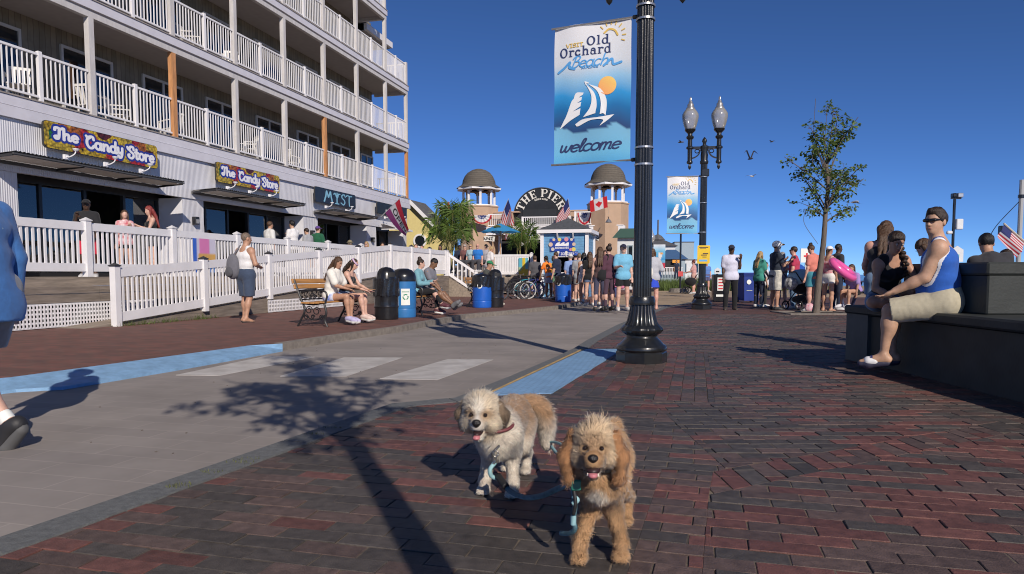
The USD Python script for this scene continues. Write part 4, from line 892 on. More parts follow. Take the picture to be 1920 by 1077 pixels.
def arc_sign(label, text, loc_x, z, wdt, tilt, h=.42, y=-.32):
    t = thing("arched_sign", label, "sign", tuple(PO + rot(np.array([[loc_x, y, z]]), STREET_RZ)[0]), STREET_RZ)
    R_ = 3.2; sp = wdt / R_
    def mk(r0, r1, n=18): a = np.linspace(PI / 2 + sp / 2, PI / 2 - sp / 2, n); return Polygon(np.vstack([np.stack([r1 * np.cos(a), r1 * np.sin(a)], 1), np.stack([r0 * np.cos(a[::-1]), r0 * np.sin(a[::-1])], 1)]))
    band = affinity.rotate(affinity.translate(mk(R_ - h / 2, R_ + h / 2), 0, -R_), tilt, origin=(0, 0))
    part(t, "board", MB().prism(band, 0, .05, FACE_X), cream_m)
    s = fit(caps(text, .3), -wdt * .43, -h * .30, wdt * .43, h * .30, False).segmentize(.08); 
    def f(v):
        v = np.asarray(v); a = PI / 2 - v[:, 0] / R_; rr = R_ + v[:, 1]; x, yy = rr * np.cos(a), rr * np.sin(a) - R_; q = math.radians(tilt)
        return np.stack([x * math.cos(q) - yy * math.sin(q), -v[:, 2], x * math.sin(q) + yy * math.cos(q)], 1)
    part(t, "lettering", MB().prism(s, .05, .07, f), M("black_ink", (.02, .02, .02), .7))
arc_sign("white arched sign with black capitals over the pier entrance left of the kiosk roof", "WELCOME TO", -.15, 4.05, 2.9, 8)
arc_sign("white arched sign with black capitals at the right of the pier porch", "ARCADE", 5.0, 4.0, 2.0, -26, y=-.45)
arc_sign("white arched sign half hidden behind the blue umbrella", "IGANI", -4.7, 4.0, 1.9, 6)
# flags on slanting staffs
def us_cols(U, V, canton=True):
    c = np.where((np.floor(V * 13).astype(int) % 2 == 0)[..., None], np.array([.50, .03, .05]), np.array([.72, .71, .72]))
    if canton: c[(U < .4) & (V > .46)] = (.03, .04, .16)
    return c
def can_cols(U, V):
    c = np.ones(U.shape + (3,)) * .74; c[(U < .25) | (U > .75)] = (.62, .02, .03)
    d = np.abs(U - .5) * 2.2 + np.abs(V - .5) * 1.5; leaf = (d < .42) | ((np.abs(U - .5) < .19) & (np.abs(V - .56) < .08)) | ((np.abs(U - .5) < .02) & (V < .5) & (V > .2)); c[leaf] = (.62, .02, .03); return c
def flag(name, label, staff0, staff1, fly, droop, cols, hoist=.62, n=40, cat="flag"):
    """staff from staff0 to staff1 (world); the hoist is the upper part; fly vector in world."""
    s0, s1 = np.asarray(staff0, float), np.asarray(staff1, float)
    t = thing(name, label, cat, tuple(s0)); d = s1 - s0
    part(t, "staff", MB().tube([(0, 0, 0), d * 1.02], max(.012, .008 * np.linalg.norm(d)), 6), M("staff", (.5, .45, .38), .5))
    U, V = np.meshgrid(np.linspace(0, 1, n), np.linspace(0, 1, n), indexing="ij"); L = np.linalg.norm(d) * hoist
    nz = np.cross(fly, d); nz /= np.linalg.norm(nz)
    P = (d * (1 - hoist))[None, None] + d[None, None] * hoist * V[..., None] + np.asarray(fly)[None, None] * U[..., None] - np.array([0, 0, 1.0]) * (droop * U ** 1.3)[..., None] + nz * (.08 * L * np.sin(U * 8 + V * 2) * U)[..., None]
    part(t, "cloth", MB().grid(P), MCOL("flag_cloth", .7, trans=.25), True, col=cols(U, V).reshape(-1, 3)); return t
flag("national_flag", "striped flag on a slanting staff left of the pier name board", AT(931, 428, 59.5), AT(953, 374, 58.5), (.45, -.1, -.9), 1.0, lambda u, v: us_cols(1 - v, u)[:, :, :] * 1.0 if False else us_cols(u, v), .62)
flag("national_flag", "striped flag on a slanting staff at the right end of the pier name board", AT(1072, 415, 58.5), AT(1065, 373, 57.5), (-1.0, -.1, -.9), .9, us_cols, .62)
flag("maple_flag", "red and white maple leaf flag below the right dome", AT(1141, 402, 56), AT(1138, 368, 55.5), (-1.35, -.05, -.25), .15, can_cols, .62)
flag("maple_flag", "small red flag tip showing above the tall palm", AT(848, 400, 60), AT(842, 378, 60), (-.8, 0, -.5), .2, can_cols, .5)
def bunting(label, px, py, dep, w, h, full=True):
    t = thing("bunting", label, "bunting", tuple(AT(px, py, dep)), STREET_RZ); n = 30
    A, R_ = np.meshgrid(np.linspace(PI, 2 * PI, n), np.linspace(.05, 1, 14), indexing="ij")
    P = np.stack([R_ * np.cos(A) * w / 2, -.05 + .03 * np.cos(A * 14) * R_, R_ * np.sin(A) * h], -1)
    c = np.ones(P.shape) * .74; c[R_ > .80] = (.50, .02, .04); c[R_ < .42] = (.03, .05, .2); st = (np.abs(((A * 5) % 1) - .5) < .18) & (R_ < .40) & (R_ > .2); c[st] = .7
    part(t, "cloth", MB().grid(P), MCOL("flag_cloth", .7, trans=.25), col=c.reshape(-1, 3))
bunting("half round red white and blue bunting on the pier balcony under the left dome", 904, 404, 59.8, 1.7, .72); bunting("half round red white and blue bunting on the pier balcony under the right dome", 1096, 399, 57, 1.1, .95)
for px, py, d_, l in ((1141, 414, 56.5, "white lamp shade on the right tower below the maple leaf flag"), (1064, 410, 58.5, "white lamp shade on the pier balcony beside the right flag")):
    t = thing("wall_lamp", l, "lamp", tuple(AT(px, py, d_))); part(t, "shade", MB().lathe([(.28, -.15), (.12, .08), (.05, .15), (0, .16)], 14), alum_m); part(t, "arm", MB().tube([(0, 0, .15), (0, .1, .3), (0, .4, .32)], .03, 6), iron_m)

# ================================================================== blue ice cream kiosk
KS = (1.11,) * 3; KO = AT(1058, 515, 30.0); KO[2] = 0
kiosk = thing("ice_cream_kiosk", "small light blue ice cream kiosk with white trim and a grey hipped roof", "kiosk", tuple(KO), STREET_RZ, scale=KS)
clap_m2 = ZLAP("clapboard", (.07, .18, .32), (.16, .37, .60), (.17, .38, .62), 9.5, .55)
kw, kd, ez = 1.72, 1.75, 2.42
wx0, wx1, wz0, wz1 = -.33, .60, .95, 1.52
m = MB()
for (x0, x1, z0, z1) in ((-kw / 2, wx0, 0, ez), (wx1, kw / 2, 0, ez), (wx0, wx1, wz1, ez), (wx0, wx1, 0, wz0)): m.box(((x0 + x1) / 2, .05, (z0 + z1) / 2), (x1 - x0, .1, z1 - z0))
m.box((kw / 2 - .05, kd / 2 + .05, ez / 2), (.1, kd - .1, ez)); m.box((-kw / 2 + .05, kd / 2 + .05, ez / 2), (.1, kd - .1, ez)); m.box((0, kd, ez / 2), (kw, .1, ez)); part(kiosk, "wall", m, clap_m2)
for x in (-kw / 2, kw / 2):
    for y in (0, kd): part(kiosk, "corner_board", MB().box((x, y, ez / 2), (.13, .13, ez)), white_m)
m = MB(); o = .17; zz = ez + .02; hw, hd = kw / 2 + o, kd / 2 + o; c0 = np.array([0, kd / 2, 0])
m.add([c0 + [-hw, -hd, zz + .12], c0 + [hw, -hd, zz + .12], c0 + [hw, hd, zz + .12], c0 + [-hw, hd, zz + .12], c0 + [0, 0, zz + .62]], [[0, 1, 4], [1, 2, 4], [2, 3, 4], [3, 0, 4]]); part(kiosk, "roof", m, M("slate_roof", (.07, .075, .085), .85, var=.2, scale=9, bump=.3))
m = MB()
for (a, b) in (((-hw, -hd), (hw, -hd)), ((hw, -hd), (hw, hd)), ((hw, hd), (-hw, hd)), ((-hw, hd), (-hw, -hd))): m.bar(c0 + [*a, zz + .05], c0 + [*b, zz + .05], .035, .13)
m.box(c0 + [0, 0, zz], (hw * 2 - .06, hd * 2 - .06, .02)); part(kiosk, "eave_trim", m, white_m)
for x in (-.25, .35):
    part(kiosk, "eave_bracket", MB().bar((x, -.02, ez - .2), (x, -.16, ez - .02), .05, .05), white_m)
m = MB()
for (x0, x1, z0, z1) in ((wx0 - .08, wx0, wz0, wz1), (wx1, wx1 + .08, wz0, wz1), (wx0 - .08, wx1 + .08, wz1, wz1 + .06), (wx0 - .12, wx1 + .12, wz0 - .05, wz0)): m.box(((x0 + x1) / 2, -.02, (z0 + z1) / 2), (x1 - x0, .08, z1 - z0))
part(kiosk, "serving_hatch_trim", m, white_m); part(kiosk, "interior", MB().box((0, kd - .1, 1.2), (kw - .25, .02, 2.2)), dark_m)
part(kiosk, "side_hatch", MB().box((kw / 2 + .03, .85, 1.1), (.04, 1.0, 1.15)), white_m)
royal = M("royal_board", (.02, .05, .30), .45)
t = thing("kiosk_sign", "royal blue wave sign high on the kiosk front with sweets printed round its edge", "sign", tuple(KO + rot(np.array([[-.08, -.012, 1.98]]) * 1.11, STREET_RZ)[0]), STREET_RZ, scale=KS)
part(t, "board", MB().prism(sbox(-.47, -.24, .47, .24), 0, .03, FACE_X), royal)
wv = Polygon(list(spline([(-.28, -.04), (-.22, .06), (-.12, .10), (-.07, .09), (-.10, .06), (-.07, .04), (.0, .08), (.06, .10), (.10, .09), (.08, .06), (.12, .04), (.20, .09), (.26, .08), (.25, -.04)], 4)))
part(t, "wave_mark", MB().prism(wv.buffer(0), .03, .035, FACE_X), white_ink)
part(t, "lettering", MB().prism(fit(caps("BIGWAVES", .1), -.27, -.15, .26, -.07, False), .03, .035, FACE_X), white_ink)
for i, (x, z) in enumerate([(-.32, .2), (-.10, .2), (.16, .21), (.36, .2), (.45, .02), (.44, -.17), (.33, -.18), (-.36, -.16), (-.44, .02)]):
    part(t, "printed_sweet", MB().prism(Point(x, z).buffer(.055 + .012 * (i % 3), 8), .03, .036, FACE_X), M(f"sweet_{i%4}", [(.6, .45, .35), (.65, .55, .12), (.6, .25, .3), (.55, .5, .45)][i % 4], .5))
t = thing("kiosk_sign", "narrow blue ice cream sign above the serving hatch", "sign", tuple(KO + rot(np.array([[.14, -.075, 1.64]]) * 1.11, STREET_RZ)[0]), STREET_RZ, scale=KS)
part(t, "board", MB().prism(sbox(-.40, -.07, .40, .09), 0, .02, FACE_X), royal); part(t, "lettering", MB().prism(fit(caps("ICE CREAM", .1), -.26, -.05, .37, .05, False), .02, .025, FACE_X), white_ink)
for x in (-.36, -.05):
    part(t, "cone_print", MB().prism(Polygon([(x, -.12), (x + .04, .03), (x - .04, .03)]).union(Point(x, .06).buffer(.05)), .02, .026, FACE_X), cream_m)

# ================================================================== houses and sheds behind
def house(name, label, px0, px1, y, zw, ridge, depth, wall, roof, rz=STREET_RZ, gable="side", extra=None):
    a, b = AT(px0, 515, y), AT(px1, 515, y); w = abs(b[0] - a[0]) / math.cos(math.radians(rz)); o = (a[0], a[1], 0.0)
    t = thing(name, label, "building", o, rz)
    part(t, "wall", MB().box((w / 2, depth / 2, zw / 2 - .1), (w, depth, zw + .2)), wall); m = MB(); q = .3
    if gable == "front":
        m.add([(-q, -q, zw - .1), (w / 2, -q, ridge), (w + q, -q, zw - .1), (-q, depth + q, zw - .1), (w / 2, depth + q, ridge), (w + q, depth + q, zw - .1)], [[0, 1, 4], [0, 4, 3], [1, 2, 5], [1, 5, 4]])
        part(t, "gable", MB().add([(0, .0, zw), (w, .0, zw), (w / 2, .0, ridge - .12)], [[0, 1, 2]]), wall)
        tr = MB(); tr.bar((-q, -q, zw - .18), (w / 2, -q, ridge - .06), .05, .2); tr.bar((w / 2, -q, ridge - .06), (w + q, -q, zw - .18), .05, .2); part(t, "barge_board", tr, white_m)
    elif gable == "hip":
        m.add([(-q, -q, zw), (w + q, -q, zw), (w + q, depth + q, zw), (-q, depth + q, zw), (w * .3, depth / 2, ridge), (w * .7, depth / 2, ridge)], [[0, 1, 5], [0, 5, 4], [1, 2, 5], [2, 3, 4], [2, 4, 5], [3, 0, 4]])
    elif gable == "flat": m.box((w / 2, depth / 2, zw + .06), (w + .1, depth + .1, .1))
    else:
        m.add([(-q, -q, zw), (w + q, -q, zw), (w + q, depth / 2, ridge), (-q, depth / 2, ridge), (w + q, depth + q, zw), (-q, depth + q, zw)], [[0, 1, 2], [0, 2, 3], [3, 2, 4], [3, 4, 5]])
        for x in (0, w): part(t, "gable", MB().add([(x, 0, zw), (x, depth, zw), (x, depth / 2, ridge - .1)], [[0, 1, 2]]), wall)
    part(t, "roof", m, roof); return t, w
yel_m = M("yellow_clapboard", (.62, .52, .22), .7, var=.06); asph_m = M("grey_shingle", (.10, .10, .105), .9, var=.3, scale=5); blueroof_m = M("blue_roof", (.06, .13, .26), .6, var=.15)
whitewash_m = M("whitewash", (.60, .62, .64), .7, var=.08); greyblue_m = M("greyblue_wall", (.30, .38, .44), .75, var=.06)
t, w = house("yellow_house", "pale yellow house with white barge boards behind the end of the hotel", 715, 830, 44, 3.45, 5.5, 2.2, yel_m, asph_m, gable="front")
part(t, "window", MB().prism(Point(w * .66, 3.0).buffer(.42, 20).difference(Point(w * .66, 3.0).buffer(.32, 20)), 0, .08, FACE_X), white_m); part(t, "pane", MB().prism(Point(w * .66, 3.0).buffer(.32, 20), 0, .04, FACE_X), glass_dark)
t, w = house("white_cottage", "pale white cottage with narrow dark windows right of the pier tower", 1157, 1195, 46, 3.3, 4.2, 9, whitewash_m, M("green_roof", (.06, .13, .09), .7))
for x in (.28, .62): 
    f = part(t, "window", MB().box((w * x, -.03, 2.2), (.34, .05, 1.3)), M("window_trim", (.30, .36, .38), .6)); part(f, "pane", MB().box((w * x, -.06, 2.2), (.22, .02, 1.15)), glass_dark)
t, w = house("beach_house", "white beach house with low grey hipped roof behind the small sail banner", 1190, 1263, 84, 4.3, 5.4, 9, whitewash_m, asph_m, rz=-8, gable="hip")
part(t, "cupola", MB().lathe([(.9, 5.2), (.45, 5.7), (.1, 5.9), (.1, 7.6), (0, 7.7)], 8, (w * .62, 4, 0)), asph_m)
t, w = house("porch_house", "beach house with blue porch roof and an orange notice", 1240, 1283, 76, 2.6, 3.7, 6, greyblue_m, blueroof_m, rz=-8, gable="hip")
part(t, "notice", MB().box((w * .62, -.35, 2.35), (.85, .05, .32)), M("orange_notice", (.75, .33, .04), .5))
m = MB()
for k in range(14): m.box((k * .16, -.5, 1.3), (.06, .05, .7))
m.box((1.05, -.5, 1.7), (2.2, .07, .08)); part(t, "porch_rail", m, rail_m)
part(t, "doorway", MB().box((w * .35, -.02, 1.9), (1.4, .06, 1.2)), dark_m)
t, w = house("grey_beach_block", "plain grey blue flat roofed block behind the far lamp post", 1264, 1299, 88, 4.9, 5, 8, greyblue_m, asph_m, rz=-8, gable="flat")
t, w = house("white_beach_shop", "low white beach shop with two dark windows left of the far lamp post", 1272, 1314, 80, 2.55, 2.6, 6, whitewash_m, asph_m, rz=-8, gable="flat")
for x in (.25, .75): part(t, "window", MB().box((w * x, -.03, 1.7), (.45, .06, 1.0)), glass_dark)
# small lamp post with banner on the way to the beach, thin black pole
gl = AT(1221, 515, 40); gl[2] = 0
t = thing("street_lamp", "slim single globe lamp post far down by the beach path", "street lamp", tuple(gl))
part(t, "post", MB().lathe([(0, 0), (.2, 0), (.2, .2), (.12, .5), (.07, .7), (.06, 2.6), (.1, 2.65), (.05, 2.75)], 14), iron_m); part(t, "globe", MB().lathe([(.10, 2.75), (.2, 2.95), (.19, 3.1), (.08, 3.3), (.03, 3.5), (0, 3.6)], 14), globe_m, True)
t = thing("street_banner", "tiny sail banner on a post by the beach path", "banner", tuple(AT(1225, 503, 41)), -10)
n = 14; U, V = np.meshgrid(np.linspace(0, 1, n), np.linspace(0, 1, 26), indexing="ij"); P = np.stack([U * .66, .01 * np.sin(U * 6), V * 1.35], -1)
st = np.array([0, .2, .201, .34, .36, .7, 1.0]); cs = np.array([(.5, .03, .06), (.5, .03, .06), (.1, .35, .55), (.15, .42, .62), (.04, .28, .6), (.15, .48, .72), (.7, .74, .78)])
col = np.stack([np.interp(V, st, cs[:, k]) for k in range(3)], -1); col[(np.abs(U - .55 - .25 * (V - .5)) < .16 - .3 * np.abs(V - .52)) & (np.abs(V - .52) < .15)] = .75; col[((U - .68) ** 2 * .25 + (V - .62) ** 2) < .0035] = (.75, .38, .12)
part(t, "cloth", MB().grid(P[::-1]), cloth_m, col=col[::-1].reshape(-1, 3))
bp = G(1275, 545); t = thing("signpost", "thin black signpost standing in the sand before the dune grass", "post", tuple(bp)); part(t, "pole", MB().tube([(0, 0, -.2), (0, 0, 4.5)], .06, 8), iron_m); part(t, "foot", MB().lathe([(0, -.1), (.7, -.1), (.6, .12), (0, .14)], 16), kerb_c); part(t, "tag", MB().box((0, -.07, 1.0), (.3, .02, .3)), M("red_tag", (.5, .05, .05), .5))
# dune grass
r2 = np.random.default_rng(11); v, f = [], []
nb_ = 16000
xs = r2.uniform(8.5, 23, nb_); ys = r2.uniform(49, 60, nb_); hs = r2.uniform(.35, 1.05, nb_) * (.5 + .9 * meshkit.fbm(np.stack([xs * .5, ys * .5, xs * 0], 1), 3, 4)); a = r2.uniform(0, 6.28, nb_)
xs = np.where((ys < 51) & (xs > 17), xs - 4, xs)
base = np.stack([xs, ys, np.full(nb_, -.16)], 1); d = np.stack([np.cos(a), np.sin(a), 0 * a], 1) * .022; tip = base + np.stack([r2.normal(.05, .15, nb_), r2.normal(0, .15, nb_), hs], 1)
v = np.stack([base - d, base + d, tip], 1).reshape(-1, 3); f = np.arange(len(v)).reshape(-1, 3)
solo("dune_grass", (v, f), M("dune_green", (.085, .125, .03), .8, var=.5, scale=.8, trans=.3), "tall green dune grass between the sand path and the beach houses", "grass", kind="stuff")
# gulls
def gull(label, px, py, y, span, tilt, bank, dark=False):
    t = thing("gull", label, "bird", tuple(AT(px, py, y)), tilt, group=None)
    gm_ = M("gull_grey", (.10, .10, .11), .8) if dark else M("gull_white", (.5, .5, .5), .8)
    b = trimesh.creation.icosphere(2); b.vertices *= [.06 * span, .24 * span, .055 * span]; part(t, "body", (np.array(b.vertices), np.array(b.faces)), gm_, True)
    for s in (-1, 1):
        m = MB(); z1, z2 = bank * .22 * span, bank * .12 * span
        m.add([(s * .03 * span, .08 * span, .01), (s * .03 * span, -.06 * span, .01), (s * .26 * span, .10 * span, z1), (s * .26 * span, -.03 * span, z1), (s * .52 * span, -.06 * span, z2)], [[0, 1, 3], [0, 3, 2], [2, 3, 4]] if s < 0 else [[0, 3, 1], [0, 2, 3], [2, 4, 3]])
        part(t, "wing", m, gm_)
for a in (("dark gull with raised wings right of the far lamp globes", 1407, 298, 26, .62, 20, 2.2, True), ("pale gull gliding below the other gulls", 1410, 331, 30, .6, -50, .5), ("small dark gull beside the left globe of the far lamp", 1277, 267, 32, .6, 60, .4, True), ("small gull high between the far lamp and the tree", 1447, 266, 36, .5, 30, .6, True), ("pale gull gliding right of the young tree's lower leaves", 1603, 379, 24, .75, 15, -.25)): gull(*a)
# ================================================================== bins, benches, bicycles, tables and the planter wall
bin_black = M("bin_black", (.012, .012, .014), .25, var=.2, scale=8, bump=.15, bscale=18, coat=.3); bin_blue = M("bin_blue", (.012, .10, .46), .38, var=.08, bump=.06, bscale=14); bin_blue2 = M("bin_pale_blue", (.03, .16, .40), .4, var=.08)
bag_m = M("bag_plastic", (.012, .012, .014), .18, bump=.9, bscale=22, coat=.5); label_m = M("paper_label", (.72, .74, .70), .6); green_ink = M("green_ink", (.03, .22, .12), .6)
def recyc(r):
    out = []
    for k in range(3):
        a0 = math.radians(90 + 120 * k); arc = LineString([(r * math.cos(a0 + t), r * math.sin(a0 + t)) for t in np.linspace(-.75, .55, 8)]).buffer(r * .2, cap_style="flat"); e = a0 + .55
        h = Polygon([(r * math.cos(e) * 1.4, r * math.sin(e) * 1.4), (r * math.cos(e) * .6, r * math.sin(e) * .6), (r * math.cos(e + .5), r * math.sin(e + .5))]); out.append(arc.union(h))
    return unary_union(out)
def wrap(r, c=0.0):
    """flat print onto a barrel of radius r: x runs round it, facing local -y."""
    def f(v): v = np.asarray(v); a = -PI / 2 + c + v[:, 0] / r; return np.stack([(r + v[:, 2]) * np.cos(a), (r + v[:, 2]) * np.sin(a), v[:, 1]], 1)
    return f
def WP(sh, r, z0, z1, c=0.0):
    """print on a barrel, cut into narrow upright strips so that it follows the curve."""
    m, b = MB(), sh.bounds
    for x in np.arange(b[0], b[2], .012): m.prism(sh.intersection(sbox(x, b[1] - 1, min(x + .012, b[2]), b[3] + 1)).buffer(0), z0, z1, wrap(r, c))
    return m
def bag_skirt(t, r, z, h):
    an = np.linspace(0, 2 * PI, 72, endpoint=False); rr = np.random.default_rng(1)
    P = []
    for k, zz in enumerate(np.linspace(z + .03, z - h, 6)):
        P.append(np.stack([(r + .012 + .010 * np.sin(an * 13 + k * .7) * k / 5 + .008 * np.sin(an * 29)) * np.cos(an), (r + .012 + .010 * np.sin(an * 13 + k * .7) * k / 5 + .008 * np.sin(an * 29)) * np.sin(an), zz + .015 * np.sin(an * 5 + 1) * k / 5 + 0 * an], 1))
    P = np.array(P); P = np.concatenate([P, P[:, :1]], 1); part(t, "bag_edge", MB().grid(P), bag_m, True)
def black_can(label, loc, rz=0):
    t = thing("litter_bin", label, "litter bin", loc, rz)
    part(t, "drum", MB().lathe([(0, .01), (.245, .0), (.255, .03), (.252, .24), (.262, .26), (.262, .29), (.252, .31), (.252, .52), (.262, .54), (.262, .57), (.252, .59), (.255, .80), (.265, .83), (.24, .83)], 40), bin_black, 40)
    bag_skirt(t, .262, .84, .34)
    part(t, "dome_lid", MB().lathe([(.268, .82), (.275, .85), (.21, .87), (.20, .93), (.185, 1.0), (.15, 1.06), (.09, 1.10), (0, 1.115)], 40), bin_black, 50)
    part(t, "lid_opening", WP(sbox(-.09, .90, .09, 1.0), .196, .0, .012, .5), dark_m); return t
def blue_can(label, loc, rz=0, pale=False, bag=True, lab=True):
    t = thing("recycling_bin", label, "recycling bin", loc, rz); mt = bin_blue2 if pale else bin_blue
    part(t, "drum", MB().lathe([(0, 0), (.26, 0), (.275, .02), (.278, .18), (.268, .20), (.278, .22), (.28, .60), (.27, .62), (.28, .64), (.278, .84), (.26, .86)], 40), mt, 40)
    if pale: part(t, "hooded_lid", MB().lathe([(.282, .80), (.285, .90), (.26, .98), (.19, 1.05), (.10, 1.085), (0, 1.09)], 40), bin_black, 50)
    else:
        bag_skirt(t, .28, .86, .26)
        m = trimesh.creation.icosphere(3); v = np.array(m.vertices) * [.27, .27, .13] + [0, 0, .87]; v += (meshkit.fbm(v * 9, 3, 4)[:, None] - .5) * .09; part(t, "bag_top", (v, np.array(m.faces)), bag_m, True)
    if lab:
        if pale:
            l = part(t, "notice", WP(sbox(-.10, .28, .10, .64), .28, .0, .004), label_m); part(l, "printed_mark", WP(affinity.translate(recyc(.055), 0, .46), .28, .004, .006), green_ink); part(l, "printed_line", WP(sbox(-.08, .565, .08, .58), .28, .004, .006), green_ink)
        else:
            l = part(t, "round_notice", WP(Point(0, .63).buffer(.075), .28, .0, .004), label_m); part(l, "printed_mark", WP(affinity.translate(recyc(.035), 0, .63), .28, .004, .006), blue_ink)
    return t
black_can("tall black domed litter bin beside the first bench", tuple(G(725, 599)), 20)
blue_can("blue recycling bin with a black hood and white notice behind the tall black bin", tuple(G(757, 595)), 18, pale=True)
blue_can("bright blue recycling barrel with a round white sticker beside the second bench", tuple(G(904, 577)), -12)
black_can("low black bagged litter bin right of the bright blue barrel", tuple(G(928, 576.5)), 0)
blue_can("blue recycling barrel at the kerb corner beside the parked bicycles", tuple(G(1056, 566)), -40)
t = black_can("black litter bin half hidden behind the blue barrel at the kerb corner", tuple(G(1071, 562)), 0)
# --- benches
oak_m = M("bench_slat", (.42, .21, .07), .5, var=.3, scale=5, stretch=(4, .3, 4), bump=.2); cast_m = M("cast_iron", (.014, .014, .016), .45, bump=.2)
def bench(t):
    """seat faces +x, runs along +y from 0 to 1.55."""
    L = 1.55
    for y in (.06, L - .06):
        m = MB(); A3 = lambda pts: [(p[0], y, p[1]) for p in pts]
        m.tube(A3(spline([(.52, 0), (.47, .12), (.50, .26), (.46, .42)])), .02, 6); m.tube(A3(spline([(-.10, 0), (-.02, .14), (.05, .28), (.02, .44)])), .02, 6)
        m.tube(A3([(.0, .42), (.25, .405), (.50, .44)]), .02, 6); m.tube(A3(spline([(.02, .42), (-.04, .55), (-.10, .70), (-.16, .86)])), .02, 6)
        m.tube(A3(spline([(.48, .44), (.52, .56), (.46, .65), (.2, .66), (-.02, .62)])), .018, 6)
        for cx, cz, r in ((.14, .30, .075), (.30, .28, .08), (.40, .17, .05), (.08, .17, .05), (.22, .55, .06), (.22, .18, .04)): m.tube([(cx + r * math.cos(a) * (1 - a / 14), y, cz + r * math.sin(a) * (1 - a / 14)) for a in np.linspace(0, 8.5, 22)], .010, 5)
        m.tube(A3(spline([(.49, .22), (.25, .12), (.02, .22)])), .012, 5)
        part(t, "cast_end", m, cast_m)
    for k, (x, z) in enumerate(((.44, .445), (.34, .435), (.24, .43), (.14, .43), (.05, .435))): part(t, "seat_slat", rbox((.085, L, .028), .006, (x, L / 2, z)), oak_m)
    for k, (x, z) in enumerate(((-.165, .83), (-.125, .73))): 
        mm = rbox((.03, L, .085), .006); part(t, "back_slat", (rot_y(np.array(mm.vertices), -14) + [x, L / 2, z], np.array(mm.faces)), oak_m)
    m = MB()
    for k in range(9):
        cy = .14 + k * (L - .28) / 8
        for r, oz in ((.06, .60), (.04, .52)): m.tube([(-.07 + .02 * math.sin(a), cy + r * math.cos(a) * (1 - a / 15), oz + r * math.sin(a) * (1 - a / 15)) for a in np.linspace(0, 8, 18)], .008, 5)
    m.tube([(-.10, .06, .66), (-.10, L - .06, .66)], .012, 5); m.tube([(-.05, .06, .49), (-.05, L - .06, .49)], .012, 5); part(t, "scroll_back", m, cast_m)
def rot_y(v, deg): a = math.radians(deg); c, s = math.cos(a), math.sin(a); return np.asarray(v) @ np.array([[c, 0, -s], [0, 1, 0], [s, 0, c]])
b1 = G(552, 613); BEN1 = np.array([b1[0] + .10, b1[1] + .05, 0]); 
bn = thing("park_bench", "iron and oak bench by the kerb where two girls in white sit", "bench", tuple(BEN1), STREET_RZ - 2); bench(bn)
BEN2 = SW(15.25, 6.62); BEN3 = SW(19.6, 6.35)
copy_of(bn, "park_bench", tuple(BEN2), STREET_RZ + 2, "iron and oak bench where the couple sits between the bins", "bench"); copy_of(bn, "park_bench", tuple(BEN3), STREET_RZ + 4, "iron and oak bench half hidden behind the bright blue barrel", "bench")
# --- bicycles
tyre_m = M("tyre", (.02, .02, .02), .7); steel_m = M("bright_steel", (.55, .55, .56), .25, metal=.9); seat_m = M("saddle", (.015, .015, .016), .5); wt_m = M("white_tyre", (.5, .5, .48), .6)
def bicycle(label, loc, rz, colr, wheelm=None, lean=6):
    t = thing("bicycle", label, "bicycle", loc, rz); fm = M("frame_" + "_".join(str(int(c * 100)) for c in colr), colr, .3, coat=.5); R_ = .33
    A, B_ = np.array([-.52, 0, R_]), np.array([.52, 0, R_])
    for c in (A, B_):
        w = part(t, "wheel", MB().tube([c + [R_ * math.cos(a), 0, R_ * math.sin(a)] for a in np.linspace(0, 2 * PI, 33)], .02, 6), wheelm or tyre_m)
        part(w, "rim", MB().tube([c + [(R_ - .03) * math.cos(a), 0, (R_ - .03) * math.sin(a)] for a in np.linspace(0, 2 * PI, 33)], .010, 5), steel_m)
        m = MB()
        for k in range(16): a = k * PI / 8; m.tube([c + [0, .02 * (-1) ** k, 0], c + [(R_ - .03) * math.cos(a), 0, (R_ - .03) * math.sin(a)]], .0022, 3)
        m.tube([c + [0, -.05, 0], c + [0, .05, 0]], .018, 8); part(w, "spokes", m, steel_m)
    BB, ST_, HT, HB = np.array([-.07, 0, .28]), np.array([-.2, 0, .72]), np.array([.36, 0, .80]), np.array([.40, 0, .66])
    m = MB()
    for a, b, r in ((BB, ST_, .016), (ST_, HT, .015), (BB, HB, .018), (HT, HB, .018)): m.tube([a, b], r, 8)
    for s in (-.04, .04): m.tube([BB, A + [0, s, 0]], .009, 6); m.tube([ST_, A + [0, s, 0]], .008, 6)
    part(t, "frame", m, fm); m = MB()
    for s in (-.05, .05): m.tube([HB, HB + [.02, s, -.02], B_ + [0, s, 0]], .011, 6)
    part(t, "fork", m, fm); m = MB(); m.tube([HT, HT + [-.03, 0, .14]], .012, 6); m.tube(spline([(.26, -.30, .98), (.36, -.2, .96), (.34, 0, .94), (.36, .2, .96), (.26, .30, .98)]), .012, 6); part(t, "handlebar", m, steel_m)
    m = MB(); m.tube([ST_, ST_ + [-.04, 0, .14]], .013, 6); part(t, "seat_post", m, steel_m)
    s_ = trimesh.creation.icosphere(2); v = np.array(s_.vertices) * [.14, .07, .035]; v[:, 1] *= np.interp(v[:, 0], [-.14, .14], [1.3, .35]); part(t, "saddle", (v + ST_ + [-.02, 0, .17], np.array(s_.faces)), seat_m, True)
    m = MB().tube([BB + [.085 * math.cos(a), -.05, .085 * math.sin(a)] for a in np.linspace(0, 2 * PI, 25)], .008, 5); m.tube([BB + [0, -.07, 0], BB + [.1, -.07, -.13]], .009, 5); m.tube([BB + [0, .07, 0], BB + [-.1, .07, .13]], .009, 5); m.box(BB + [.1, -.12, -.14], (.09, .09, .02)); m.box(BB + [-.1, .12, .14], (.09, .09, .02)); part(t, "crank", m, steel_m)
    return t
